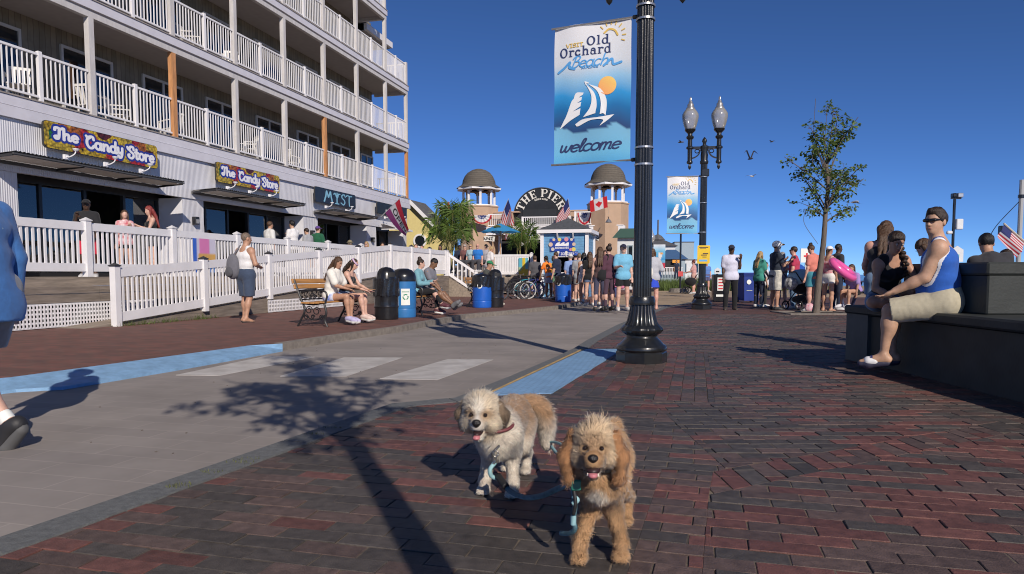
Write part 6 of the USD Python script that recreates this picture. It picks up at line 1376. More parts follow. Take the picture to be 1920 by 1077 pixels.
        if sl < 1:
            pass
    elif styl in ("tank", "cami", "crop"):
        low = {"tank": -.09, "cami": -.04, "crop": .20}[styl] * k; pr_ = [p for p in torso[:5]] + ([torso[-1 - i] for i in range(2)] if f_ else []) + ([torso[7]] if girth > 1.1 else [])
        pr_ += [cap(chs + rt * s * .085 * k - fw * .05 * k, shl + rt * s * (.085 if styl != "tank" else .092) * k - T * .0 * k, .05 * k if styl == "tank" else .03 * k, .042 * k if styl == "tank" else .022 * k, .03) for s in (-1, 1)]
        pr_ += [cap(chs + rt * s * .075 * k + fw * .06 * k, shl + rt * s * (.08 if styl != "tank" else .09) * k + T * .015 * k, .04 * k if styl == "tank" else .02 * k, .036 * k if styl == "tank" else .018 * k, .03) for s in (-1, 1)]
        r_ = solid(pr_, h, .014, [(P + T * (low if not sit else max(low, -.03)), -T)]); J["top"] = r_ if styl == "tank" else None
        garment("tank_top" if styl == "tank" else "camisole", pr_, .012, [(P + T * (low if not sit else max(low, -.03)), -T)], tm, .004)
    elif styl == "dress":
        pr_ = list(torso) + [cap(pel, P - np.array([0, 0, .30 * k]), .12 * k * g, .19 * k * g, .05)]
        for s in (-1, 1): j = J[s]; pr_.append(cap(j["sh"], j["sh"] + j["u"] * .12 * k, .05 * k, .05 * k, .035))
        garment("dress", pr_, .015, [(P - np.array([0, 0, .30 * k]), (0, 0, -1))], tm, .007)
    bs = bottom[0]
    if bs:
        bm = cloth(bottom[1], bottom[2] if len(bottom) > 2 else None); frac = {"short": .36, "shorts": .62, "long_shorts": .92, "mid": .78, "knee": 1.0}.get(bs, 1)
        if bs in ("skirt", "miniskirt"):
            ln = .40 if bs == "skirt" else .30; z0 = P - np.array([0, 0, ln * k]); garment("skirt", [torso[0], cap(wst - T * .07, pel, .10 * k * g, .115 * k * g, .04), cap(pel, z0, .125 * k * g, .20 * k * g, .05)], .012, [(z0, (0, 0, -1)), (P + T * .10 * k, T)], bm, .006)
        elif bs in ("pants", "leggings", "jeans"):
            inf = .006 if bs == "leggings" else .016; pr_ = [torso[0], cap(pel, wst - T * .06 * k, .105 * g * k, .097 * g * k, .05)]; cu = [(P + T * .11 * k, T)]
            for s in (-1, 1): j = J[s]; pr_ += [cap(j["hip"], j["kn"], .092 * g * k, .060 * g * k, .04), cap(j["kn"], j["an"] - j["sk"] * .02, .058 * g * k, (.046 if bs != "leggings" else .034) * k, .03)]
            r = solid(pr_, h, inf, cu); part(t, "trousers", wrinkle(r, .006, 15, 3), bm, True)
        else:
            pr_ = [torso[0], cap(pel, wst - T * .06 * k, .105 * g * k, .097 * g * k, .05)]; flare = .016 if bs == "short" else .024
            for s in (-1, 1): j = J[s]; pr_ += [cap(j["hip"], j["hip"] + j["th"] * .425 * k * min(frac, 1), .094 * g * k, (.082 if frac < .7 else .074) * g * k, .035)]
            cu = [(P + T * .11 * k, T)]
            m0 = np.mean([J[s]["hip"] + J[s]["th"] * .425 * k * frac for s in (-1, 1)], 0); n0 = unit(J[1]["th"] + J[-1]["th"])
            if J[1]["th"] @ J[-1]["th"] > .80: cu.append((m0, n0))
            garment("shorts", pr_, flare, cu, bm, .007)
    ss = shoes[0]
    if ss:
        sm_ = M("shoe_" + "_".join(str(int(c * 100)) for c in shoes[1]), shoes[1], .6, var=.1); hs_ = min(h, .012)
        for s in (-1, 1):
            j = J[s]
            if ss in ("sandal", "slide", "flipflop"):
                so = [cap(j["heel"] + j["sk"] * .030 * k, j["ball"] + j["sk"] * .026 * k, .036 * k, .040 * k, .02), cap(j["ball"] + j["sk"] * .026 * k, j["toe"] + j["sk"] * .016 * k, .040 * k, .03 * k, .02)]
                dn = unit(j["sk"] - j["ft"] * (j["sk"] @ j["ft"]))
                r = solid(so, hs_, 0, [(j["heel"] + dn * .022 * k, -dn)]); 
                if r is not None: part(t, "sandal", r, sm_, True)
                part(t, "sandal_strap", solid([cap(j["ball"] - j["ft"] * .045 * k, j["ball"] - j["ft"] * .0 * k, .040 * k, .042 * k, .02)], hs_, .004), shoes[2] if len(shoes) > 2 else sm_, True) if ss != "flipflop" else None
            else:
                so = [cap(j["an"], j["heel"], .042 * k, .040 * k, .02), cap(j["heel"], j["ball"], .038 * k, .041 * k, .03), cap(j["an"] + j["sk"] * .01, j["ball"], .040 * k, .034 * k, .03), cap(j["ball"], j["toe"], .041 * k, .028 * k, .02)]
                r = solid(so, hs_, .007, [(j["an"] - j["sk"] * (.12 if ss == "boot" else .012) * k, -j["sk"])]); p_ = part(t, "shoe", r, sm_, True)
                dn = unit(j["sk"] - j["ft"] * (j["sk"] @ j["ft"]))
                if dist < 17: part(p_, "sole", solid([cap(j["heel"] + dn * .034 * k, j["ball"] + dn * .03 * k, .036 * k, .04 * k, .02), cap(j["ball"] + dn * .03 * k, j["toe"] + dn * .018 * k, .040 * k, .026 * k, .02)], hs_, .006, [(j["heel"] + dn * .03 * k, -dn)]) or solid(so, hs_, .008), shoes[2] if len(shoes) > 2 and not isinstance(shoes[2], str) else label_m, True)
                if ss == "socks": part(t, "sock", solid([cap(j["an"] - j["sk"] * .10 * k, j["an"], .044 * k, .040 * k, .02)], hs_, .004), label_m, True)
    # hair
    if hair:
        hs, hm = hair[0], hair_m(hair[1]); hs = "buzz" if hat and hs in ("short", "tall") else hs; F0 = hp(0, .052, .034); fn = hf * .80 - hu * .62
        skull = [ell(hp(0, -.016, .032), np.array([.084, .100, .098]) * q * (.93 if hat else 1), .02, HR)]
        cu = [(F0, fn)]; ext_ = []
        if hs == "bald": skull = None
        if hs == "buzz": skull = [ell(hp(0, -.014, .030), np.array([.079, .096, .094]) * q, .02, HR)]
        if hs in ("short", "buzz", "tall"):
            cu.append((hp(0, -.03, -.035), -hu * .9 + hf * .5))
            if hs == "tall": skull.append(ell(hp(0, .015, .095), np.array([.058, .075, .034]) * q, .03, HR))
        if hs in ("long", "messy", "longwave"):
            b = hp(0, -.075, -.02)
            ln = .34 if hs != "messy" else .26
            dn = np.array([0, 0, -1.0]); bk = -fw
            for s in (-1, 0, 1):
                m0, e0 = shl + T * .05 + bk * .095 + rt * s * .038, shl - T * (ln - .14) * k + bk * (.125 + .03 * girth) + rt * s * (.045 + .012 * (len(label) % 3))
                ext_ += [cap(hp(s * .045, -.07, -.01), m0, .050 * q, .040 * q, .03), cap(m0, e0, .040 * q, .020 * q, .012)]
            ext_ += [cap(hp(s * .076, -.005, .02), hp(s * .088, .005, -.10) + dn * .08 * k, .026 * q, .018 * q, .03) for s in (-1, 1)]
        if hs == "bun": skull.append(ell(hp(0, -.055, .135), np.array([.048, .05, .048]) * q, .02, HR)); cu.append((hp(0, -.03, -.05), -hu + hf * .4))
        if hs == "pony":
            b = hp(0, -.11, .02); ext_ += [cap(b, b - fw * .05 + np.array([0, 0, -.22 * k]), .034 * q, .020 * q, .03)]; cu.append((hp(0, -.03, -.05), -hu + hf * .4))
        if hs == "bob": ext_ += [cap(hp(s * .07, -.03, .0), hp(s * .075, -.02, -.11), .035 * q, .03 * q, .03) for s in (-1, 1)] + [cap(hp(0, -.07, 0), hp(0, -.075, -.11), .055 * q, .05 * q, .03)]
        if skull: 
            v, f = solid(skull, min(h, .012), 0, cu)
            if ext_:
                v2, f2 = solid(ext_, min(h, .012), 0, [(hp(0, .035, 0), hf)]); f = np.vstack([f, f2 + len(v)]); v = np.vstack([v, v2])
            n = vnorm(v, f); amp = .004 if hs in ("short", "buzz") else .010
            part(t, "hair", (v + n * ((meshkit.fbm(v * np.array([60, 60, 9]), 3, 8) - .5) * 2 * amp)[:, None], f), hm, True)
    if hat:
        st_, hc_ = hat[0], hat[1]; hm_ = cloth(hc_)
        if st_ == "cap":
            r = solid([ell(hp(0, -.012, .045), np.array([.088, .104, .088]) * q, .02, HR)], min(h, .012), 0, [(hp(0, 0, .042), -hu + hf * .1)]); c_ = part(t, "cap", r, hm_, True)
            br = solid([ell(hp(0, .13, .040), np.array([.068, .075, .010]) * q, .01, HR)], min(h, .010), .004, [(hp(0, .07, .04), -hf)]); part(c_, "brim", br, cloth(hat[2]) if len(hat) > 2 else hm_, True)
        elif st_ == "sunhat":
            part(t, "sun_hat", solid([ell(hp(0, -.012, .055), np.array([.088, .104, .085]) * q, .03, HR), ell(hp(0, 0, .035), np.array([.15, .165, .014]) * q, .02, HR)], min(h, .012), .003), hm_, True)
        elif st_ == "goose":
            c_ = part(t, "goose_hat", solid([ell(hp(0, -.005, .05), np.array([.108, .125, .108]) * q, .03, HR), ell(hp(0, .06, .055), np.array([.07, .06, .05]) * q, .03, HR)], min(h, .012), .004, [(hp(0, 0, .0), -hu)]), hm_, True)
            part(c_, "beak", solid([ell(hp(0, .155, .05), np.array([.045, .055, .022]) * q, .02, HR)], .010, .003), cloth((.75, .28, .04)), True); part(c_, "ear_flap", solid([cap(hp(.085, .0, .0), hp(.10, .0, -.26), .03 * q, .04 * q, .01), cap(hp(-.085, .0, .0), hp(-.10, .0, -.26), .03 * q, .04 * q, .01)], .012), cloth((.35, .35, .35)), True)
        elif st_ == "band": part(t, "head_band", solid([ell(hp(0, -.010, .035), np.array([.088, .106, .098]) * q, .01, HR)], .008, .003, [(hp(0, .02, .072), hu * .8 + hf * .35), (hp(0, .02, .038), -hu * .8 - hf * .35)]), hm_, True)
    fm_ = M("eye_dark", (.02, .014, .012), .2); lm = M("lip", (.36, .12, .11), .45)
    if (eyes if eyes is not None else dist < 17) and glasses is None:
        for s in (-1, 1):
            if dist < 9:
                e_ = part(t, "eye", MB().ball(hp(s * .031, .078, .010), .0125 * q), M("eye_white", (.62, .58, .55), .25), True); part(e_, "iris", MB().ball(hp(s * .031, .0865, .008), .0058 * q), fm_, True)
                part(e_, "lid", solid([cap(hp(s * .046, .084, .014), hp(s * .017, .090, .014), .0038 * q, .0038 * q, .004)], .0035), skin_m(skin), True)
            else: part(t, "eye", MB().ball(hp(s * .031, .083, .008), np.array([.011, .006, .006]) * q, 1), fm_, True)
            part(t, "eyebrow", solid([cap(hp(s * .050, .081, .030), hp(s * .016, .094, .034), .0045 * q, .005 * q, .005)], .0045), hair_m(hair[1] if hair else "dark"), True)
        part(t, "lips", solid([cap(hp(-.017, .0885, -.064), hp(.017, .0885, -.064), .006 * q, .006 * q, .004), cap(hp(-.010, .094, -.062), hp(.010, .094, -.062), .006 * q, .006 * q, .006)], .004), lm, True)
    if glasses:
        gm2 = M("dark_lens", (.006, .006, .007), .08, coat=.6)
        part(t, "sunglasses", solid([cap(hp(s * .045, .088, .010), hp(s * .016, .099, .008), .017 * q, .017 * q, .006) for s in (-1, 1)] + [cap(hp(-.01, .100, .014), hp(.01, .100, .014), .006 * q, .006 * q, .005)] + [cap(hp(s * .060, .078, .016), hp(s * .083, -.010, .012), .008 * q, .004 * q, .006) for s in (-1, 1)], min(h, .006)), gm2, True)
        if dist < 9: part(t, "lips", solid([cap(hp(-.017, .0885, -.064), hp(.017, .0885, -.064), .0055 * q, .0055 * q, .004), cap(hp(-.010, .094, -.062), hp(.010, .094, -.062), .0055 * q, .0055 * q, .006)], .004), M("lip_pale", (.34, .15, .12), .5), True)
    J["hp"] = hp; J["P"] = P; J["T"] = T; J["rt"] = rt; J["fw"] = fw; J["shl"] = shl; J["k"] = k; J["chs"] = chs; J["wst"] = wst; J["h"] = h; J["hu"] = hu; J["hf"] = hf; J["q"] = q; J["hr"] = hr
    PEOPLE.append(label)
    return t, J
def bag(t, J, side, name, rgb, size=(.12, .06, .16), at=(.16, -.16, .10), strap=True):
    c = J["P"] + J["rt"] * at[0] * side + J["fw"] * at[1] + J["T"] * at[2]; B = np.stack([J["rt"], J["fw"], J["T"]], 1)
    p = part(t, name, wrinkle(solid([ell(c, size, .02, B), ell(c - J["T"] * size[2] * .35, np.array(size) * [1.02, 1.02, .7], .02, B)], max(J["h"], .012)), .006), cloth(rgb), True)
    if strap: part(p, "strap", MB().tube(spline([c + J["T"] * size[2] * .8, J["shl"] + J["rt"] * .10 * side - J["fw"] * .09, J["shl"] + J["rt"] * .11 * side + J["T"] * .06, J["chs"] + J["rt"] * .05 * side + J["fw"] * .135]), .016, 6), cloth(rgb), True)
# ================================================================== the people
def Gd(px, py, z=0.0): return tuple(G(px, py, z))
def GA(px, y, z=0.0): p = AT(px, 515, y); return (p[0], p[1], z)
W_, BK, NV = (.68, .67, .67), (.014, .014, .016), (.02, .028, .055)
# --- man leaving the picture on the left
t, J = person("person striding out of the left edge in blue sleeves, grey shorts and black trainers", (-3.24, 4.36, -.1), 80, H=1.82, girth=1.03, skin="light", hair=("short", "brown"), hem_=-.20, top=("long", (.045, .14, .36)), bottom=("mid", (.20, .21, .24)),
    shoes=("sneaker", (.02, .02, .022), M("sole_grey", (.09, .09, .09), .7)), lean=(0, .10, 1), legs={-1: ((.02, .05, -1), (.0, -.62, -.78), (0, .62, -.55)), 1: ((.04, .36, -1), (0, .02, -1))}, arms={1: ((.15, -.2, -1), (.02, .12, -1)), -1: ((.10, .12, -1), (0, .25, -1))}, h=.010, drop=-.005)
for s in (1, -1): part(t, "sock", solid([cap(J[s]["an"] - J[s]["sk"] * .06, J[s]["an"] + J[s]["sk"] * .0, .042, .042, .02)], .01, .002), label_m, True)
part(t, "shirt_print", solid([cap(J["chs"] - J["fw"] * .128 + J["rt"] * .05, J["chs"] - J["fw"] * .128 - J["rt"] * .04 - J["T"] * .02, .012), cap(J["wst"] - J["fw"] * .117 + J["rt"] * .06 + J["T"] * .05, J["wst"] - J["fw"] * .12 - J["rt"] * .05 + J["T"] * .03, .012)], .007), M("print_pale", (.35, .5, .6), .8), True)
# --- man in the white vest with a rucksack
t, J = person("person in white vest and denim shorts seen from behind with a grey rucksack", Gd(463, 604), -30, H=1.80, skin="tan", girth=1.06, hair=("buzz", "greybrown"), top=("tank", W_), bottom=("long_shorts", (.045, .065, .11)), shoes=("flipflop", (.03, .03, .03)),
    arms={1: ((.35, .05, -1), (-.5, .75, -.15)), -1: ((.25, -.1, -1), (.1, .3, -1))}, legs={-1: ((.06, .16, -1), (.02, -.06, -1)), 1: ((.06, -.06, -1), (.02, -.25, -1))}, head=(-12, 0))
bag(t, J, -1, "rucksack", (.13, .13, .15), (.15, .11, .25), (.16, -.17, .17))
bag(t, J, -1, "rucksack_pocket", (.08, .08, .09), (.10, .05, .10), (.16, -.27, .06), False)
# --- two girls on the first bench
SEAT1 = lambda y: rot(np.array([[.26, y, 0]]), STREET_RZ - 2)[0] + BEN1
def sitting(label, base, face, **kw): return person(label, tuple(base), face, pose="sit", **kw)
fb = STREET_RZ - 2 - 90
t, J = sitting("person in white tee and blue patterned shorts, nearer of two girls on the bench", SEAT1(.62), fb, H=1.66, sex="f", skin="tan", hair=("longwave", "brown"), top=("loose", (.70, .68, .62)), bottom=("short", (.65, .68, .75), (.02, .10, .50)), shoes=("sneaker", (.45, .42, .62)),
    lean=(0, .22, 1), head=(-10, -22), arms={1: ((.12, .5, -.8), (-.15, 1, -.05)), -1: ((.12, .45, -.85), (-.1, 1, .1))}, legs={1: ((.05, 1, .06), (.0, .10, -1)), -1: ((.02, 1, .02), (0, -.05, -1))})
t, J = sitting("person with mauve headband and black top, farther of two girls on the bench", SEAT1(1.12), fb + 6, H=1.64, sex="f", skin="light", hair=("long", "dark"), hat=("band", (.55, .40, .55)), top=("cami", (.02, .02, .022)), bottom=("short", (.20, .26, .36)), shoes=("sneaker", (.62, .48, .42)),
    lean=(0, .28, 1), head=(6, -28), arms={1: ((.1, .55, -.8), (-.2, 1, -.1)), -1: ((.1, .6, -.8), (-.25, 1, -.15))}, legs={1: ((.06, 1, .05), (.0, .16, -1)), -1: ((.03, 1, .05), (0, .05, -1))})
ph = J[1]["palm"] * .5 + J[-1]["palm"] * .5 + np.array([0, .06, .02]); part(t, "phone", (np.array(rbox((.08, .15, .012), .004).vertices) + ph, np.array(rbox((.08, .15, .012), .004).faces)), M("phone_case", (.45, .25, .12), .3))
# --- couple on the second bench
SEAT2 = lambda y: rot(np.array([[.26, y, 0]]), STREET_RZ + 2)[0] + BEN2
t, J = sitting("person in light teal top and black leggings with legs crossed on the second bench", SEAT2(.40), STREET_RZ - 88, H=1.68, sex="f", skin="light", hair=("bun", "dark"), top=("long", (.16, .34, .40)), bottom=("leggings", BK), shoes=("sneaker", (.10, .03, .04)),
    lean=(0, .10, 1), head=(20, -6), arms={1: ((.2, .35, -1), (-.5, .8, .1)), -1: ((.15, .4, -1), (-.3, .9, .3))}, legs={1: ((-.12, 1, .15), (.05, .62, -.85)), -1: ((.02, 1, .02), (0, .15, -1))})
t, J = sitting("person in grey tee leaning forward with legs stretched out on the second bench", SEAT2(.98), STREET_RZ - 92, H=1.80, skin="brown", girth=1.08, hair=("buzz", "black"), top=("tee", (.17, .17, .20)), bottom=("long_shorts", (.12, .13, .15)), shoes=("sneaker", (.15, .15, .16)),
    lean=(0, .26, 1), head=(6, -34), arms={1: ((.1, .5, -1), (-.2, .8, -.5)), -1: ((.15, .2, -1), (.0, .7, -.7))}, legs={1: ((.1, 1, -.12), (.0, .85, -.62), (0.1, .75, .7)), -1: ((.05, 1, -.10), (0, .7, -.75), (0, .8, .6))})
# --- person with the green cap on the third bench
SEAT3 = lambda y: rot(np.array([[.26, y, 0]]), STREET_RZ + 4)[0] + BEN3
sitting("person in green cap and dark tee sitting behind the black bagged bin", SEAT3(.55), STREET_RZ - 86, H=1.78, skin="tan", girth=1.1, hair=("short", "dark"), hat=("cap", (.03, .20, .09)), top=("tee", (.06, .065, .06)), bottom=("shorts", (.45, .42, .36)), shoes=("socks", (.62, .58, .50)), lean=(0, .28, 1), head=(0, -14),
    arms={1: ((.1, .5, -1), (-.4, .8, -.4)), -1: ((.1, .5, -1), (-.3, .8, -.5))}, legs={1: ((.12, 1, .06), (.02, .14, -1)), -1: ((.1, 1, .06), (.02, .0, -1))})
# --- on the upper deck in front of the shops
def deckp(label, px, depthD, face, **kw):
    r = ray(px, 480); p = EYE + r * (depthD / (r @ ND)); return person(label, (p[0], p[1], DZ), face, **kw)
deckp("person in black cap and red shorts holding a cup outside the left shop", 166, 12.8, 200, H=1.68, skin="dark", hair=("short", "black"), hat=("cap", BK), top=("loose", (.02, .02, .022)), bottom=("long_shorts", (.55, .03, .06)), arms={1: ((.2, .4, -1), (-.3, .7, .8)), -1: ((.2, .2, -1), (0, .6, -.5))})
deckp("person with brown hair in white and red tee, left of the redhead on the deck", 236, 12.7, 215, H=1.54, sex="f", skin="light", hair=("long", "brown"), top=("tee", (.66, .62, .62), (.50, .05, .08)), bottom=("short", BK), arms={-1: ((.1, .4, -1), (-.3, .8, .6))})
deckp("person with long red hair and a black strap top on the deck", 286, 12.6, 130, H=1.70, sex="f", skin="light", hair=("long", "red"), top=("cami", BK), bottom=("short", (.03, .03, .035)), arms={1: ((.1, .5, -1), (-.4, .8, .3)), -1: ((.1, .4, -1), (-.3, .9, .4))}, head=(10, -14))
deckp("person in printed white tee seen from behind by the second shop window", 506, 12.9, -40, H=1.72, skin="tan", hair=("short", "brown"), top=("loose", (.62, .62, .60)), bottom=("shorts", (.1, .1, .12)))
deckp("person with dark curls and plain white tee facing the second shop doorway", 550, 12.9, 60, H=1.84, skin="olive", hair=("tall", "black"), top=("tee", W_), bottom=("pants", BK), arms={1: ((.1, .4, -1), (-.3, .7, .6))})
deckp("person in grey tee with bowed dark head beside the man in white", 578, 12.9, 70, H=1.66, skin="olive", hair=("short", "dark"), top=("loose", (.33, .34, .36)), bottom=("shorts", NV), head=(0, -20))
deckp("person in purple cap and dark green tee holding a pink drink", 596, 13.2, -20, H=1.80, skin="light", hair=("short", "brown"), hat=("cap", (.10, .05, .22)), top=("loose", (.015, .10, .05)), bottom=("shorts", BK), arms={1: ((.3, .1, -1), (.1, .5, -.8))})
deckp("person in sun hat and flowered shirt sitting at a deck table", 657, 12.4, 40, H=1.66, sex="f", skin="pink", pose="sit", hair=("bob", "greybrown"), hat=("sunhat", (.20, .17, .10)), top=("loose", (.62, .55, .48), (.30, .38, .50)), bottom=("pants", BK))
deckp("person with blond hair and sunglasses in black, resting chin on hand at a deck table", 688, 12.5, 165, H=1.72, sex="f", skin="light", pose="sit", hair=("bob", "blond"), top=("long", BK), bottom=("pants", BK), arms={1: ((.1, .6, -.8), (-.4, .3, 1))}, glasses=True)
deckp("person with raised hand at the far deck table below the open flag", 717, 12.3, 200, H=1.7, skin="tan", pose="sit", hair=("short", "dark"), top=("tee", (.03, .03, .035)), bottom=("pants", BK), arms={-1: ((.1, .6, -.8), (-.1, .2, 1))})
# --- seated diners on the deck beyond the steps
for px, y, l, kw in ((781, 33, "person in red top dining at the deck corner nearest the hotel", dict(top=("tee", (.45, .10, .08)), hair=("short", "greybrown"), skin="pink")), (792, 34, "person in pink top dining left of the tall palm", dict(top=("tee", (.5, .25, .22)), hair=("short", "dark"), skin="pink", sex="f")),
    (826, 34, "person in black with dark hair dining just left of the palm stems", dict(top=("long", BK), hair=("bob", "black"), skin="brown")), (861, 34, "person in navy with dark hair dining right of the palm stems", dict(top=("long", NV), hair=("short", "black"), skin="dark", head=(60, -10))),
    (872, 33.5, "person with grey hair and maroon shirt at the deck rail", dict(top=("tee", (.16, .07, .07)), hair=("short", "grey"), skin="light", glasses=True)), (883, 33, "person with sunglasses and pale blue top at the deck rail", dict(top=("tee", (.30, .42, .46)), hair=("bob", "blond"), skin="light", sex="f", glasses=True)),
    (896, 32.8, "bald person in bright blue shirt with sunglasses at the deck rail", dict(top=("tee", (.02, .16, .52)), hair=("bald", "grey"), skin="pink", glasses=True)), (911, 33.2, "person in black cap and grey tee leaning on the deck rail", dict(top=("tee", (.34, .33, .36)), hat=("cap", BK), hair=("short", "dark"), skin="light", head=(40, -12)))):
    person(l, GA(px, y, DZ + .12), 168, H=1.70, pose="sit", h=.018, bottom=("pants", (.05, .05, .06)), eyes=False, **kw)
# --- on the steps and round the bicycles
person("person in white printed tee with long hair going down the deck steps", GA(916, 29.5, .45), -60, H=1.70, sex="f", skin="tan", hair=("pony", "blond"), top=("loose", (.66, .64, .64)), bottom=("short", (.1, .12, .2)), lean=(0, .16, 1), head=(0, -20))
person("person in dark grey printed tee seen from behind beyond the bicycles", GA(1003, 28.6), 6, H=1.72, skin="light", hair=("short", "brown"), top=("loose", (.075, .08, .09)), bottom=("shorts", (.05, .05, .055)))
person("person in orange safety vest bending over the bicycles", GA(1029, 27.8), 40, H=1.72, sex="f", skin="brown", hair=("pony", "black"), top=("tee", (.85, .22, .03)), bottom=("shorts", (.42, .44, .50)), lean=(0, .25, 1), arms={-1: ((.2, .5, -1), (0, .3, -1))})
person("person in navy jersey and pale green shorts by the kerb corner barrel", GA(1044, 27.0), 60, H=1.82, skin="light", girth=1.05, hair=("short", "brown"), top=("loose", (.018, .025, .055)), bottom=("shorts", (.16, .30, .18)), shoes=("boot", (.05, .035, .03)), arms={1: ((.1, .4, -1), (-.2, 1, .1))}, head=(0, -10))
person("person in orange and yellow top turned towards the navy jersey", GA(1037, 28.6), -70, H=1.66, sex="f", skin="tan", hair=("bun", "dark"), top=("tee", (.70, .45, .05)), bottom=("short", (.4, .4, .42)))
crowd = [(1070, 25.6, 20, 1.70, "m", "light", ("short", "grey"), ("loose", (.20, .30, .55)), ("shorts", (.12, .12, .14)), ("cap", (.62, .62, .60)), "person in white cap and blue shirt at the kiosk hatch"),
    (1079, 25.9, 0, 1.74, "m", "light", ("short", "dark"), ("tee", (.04, .12, .40)), ("shorts", (.3, .28, .24)), ("cap", (.03, .08, .35)), "person in royal blue cap waiting at the kiosk hatch"),
    (1086, 25.2, -8, 1.72, "m", "light", ("short", "greybrown"), ("loose", (.30, .31, .33)), ("shorts", (.2, .2, .2)), None, "grey haired person in grey shirt queuing at the kiosk"),
    (1095, 22.6, 12, 1.66, "f", "tan", ("long", "black"), ("cami", (.68, .64, .64)), ("short", (.62, .62, .62)), None, "person with black hair in white top and white shorts seen from behind in the queue"),
    (1106, 22.2, 5, 1.68, "f", "light", ("long", "brown"), ("tee", BK), ("short", (.10, .14, .24)), None, "person with long brown hair in black top and denim shorts in the queue"),
    (1119, 22.8, -20, 1.62, "f", "light", ("bob", "brown"), ("tee", (.28, .24, .26)), ("short", BK), None, "person in taupe top and black shorts half hidden in the queue"),
    (1125, 19.4, -5, 1.72, "f", "light", ("long", "brown"), ("tank", (.085, .05, .05)), ("leggings", (.06, .06, .10)), None, "person in brown top and dark leggings seen from behind left of the lamp post"),
    (1136, 20.0, 170, 1.66, "f", "pink", ("messy", "brown"), ("cami", W_), ("short", (.08, .05, .06)), None, "person in white strap top facing the camera in the queue"),
    (1142, 19.4, 30, 1.76, "f", "light", ("bun", "dark"), ("long", (.085, .035, .055)), ("leggings", (.07, .04, .06)), None, "person in wine red top and leggings with a black bag"),
    (1152, 20.4, -25, 1.25, "f", "pink", ("pony", "blond"), ("tee", (.6, .18, .35)), ("leggings", (.12, .14, .32)), None, "child in pink top with a pink bag near the lamp post"),
    (1168, 19.3, 185, 1.78, "m", "light", ("short", "brown"), ("loose", (.16, .42, .60)), ("shorts", BK), ("cap", (.02, .02, .05)), "person in light blue tee and dark cap beside the nearest lamp post")]
for px, y, fc, H, sx, sk, hr_, tp, bt, ht, lb in crowd:
    sh_ = ("boot", BK) if "wine" in lb else ("sneaker", (.55, .54, .52)) if "leggings" not in bt[0] else ("sneaker", (.05, .05, .05))
    t, J = person(lb, GA(px, y), fc, H=H, sex=sx, skin=sk, hair=hr_, top=tp, bottom=bt, hat=ht, eyes=False, shoes=sh_, legs={1: ((.07, .10, -1), (.02, -.10, -1))} if len(lb) % 2 else None, arms={1: ((.2, .2, -1), (-.2, .8, .1))} if len(lb) % 3 == 0 else None)
    if "black bag" in lb: bag(t, J, -1, "shoulder_bag", BK, (.15, .10, .16), (.2, .02, .02))
    if "pink bag" in lb: bag(t, J, 1, "pink_bag", (.62, .20, .34), (.10, .06, .10), (.2, .05, -.02))
t, J = person("person in grey hoodie and blue skirt with white bag, right of the nearest lamp post", GA(1223, 19.5), -10, H=1.68, sex="f", skin="pink", girth=1.08, hair=("bob", "brown"), top=("jacket", (.42, .43, .47)), bottom=("miniskirt", (.03, .07, .50)), shoes=("flipflop", (.2, .1, .1)), arms={1: ((.4, .2, -1), (-.2, .7, .2)), -1: ((.2, .3, -1), (-.3, .8, .2))}, eyes=False)
bag(t, J, -1, "white_bag", (.68, .66, .60), (.12, .07, .15), (.10, -.19, .14)); bag(t, J, -1, "black_bag", BK, (.14, .06, .11), (.14, -.17, -.06), False)
person("person in dark top just behind the nearest lamp post", GA(1196, 21), 0, H=1.66, sex="f", skin="light", hair=("short", "dark"), top=("tee", BK), bottom=("shorts", BK), eyes=False)
# --- beach path
person("person in pink top pushing a stroller on the sand path", GA(1301, 36), 60, H=1.70, sex="f", skin="pink", hair=("bun", "auburn"), top=("tee", (.55, .30, .28)), bottom=("shorts", (.5, .30, .25)), eyes=False, arms={1: ((.1, .5, -1), (0, 1, -.2)), -1: ((.1, .5, -1), (0, 1, -.2))})
person("person in navy standing before the beach shop", GA(1268, 62, .5), 180, H=1.7, skin="tan", hair=("short", "dark"), top=("tee", NV), bottom=("pants", NV), eyes=False, h=.03)
person("person in blue seen far off right of the far lamp base", GA(1325, 40), 180, H=1.7, skin="pink", hair=("short", "brown"), top=("tee", (.1, .2, .5)), bottom=("shorts", (.1, .1, .2)), eyes=False, h=.03)
t = thing("stroller", "dark stroller with one visible wheel on the sand path", "stroller", GA(1288, 36), 60)
for x in (-.25, .25): part(t, "wheel", MB().tube([(x, .16 * math.cos(a), .17 + .16 * math.sin(a)) for a in np.linspace(0, 2 * PI, 20)], .03, 6), tyre_m)
part(t, "seat", solid([ell((0, -.2, .6), (.22, .3, .22), .03)], .03), cloth(BK), True); part(t, "frame", MB().tube([(0, 0, .17), (0, -.3, .6), (0, -.55, 1.0)], .02, 6), iron_m)
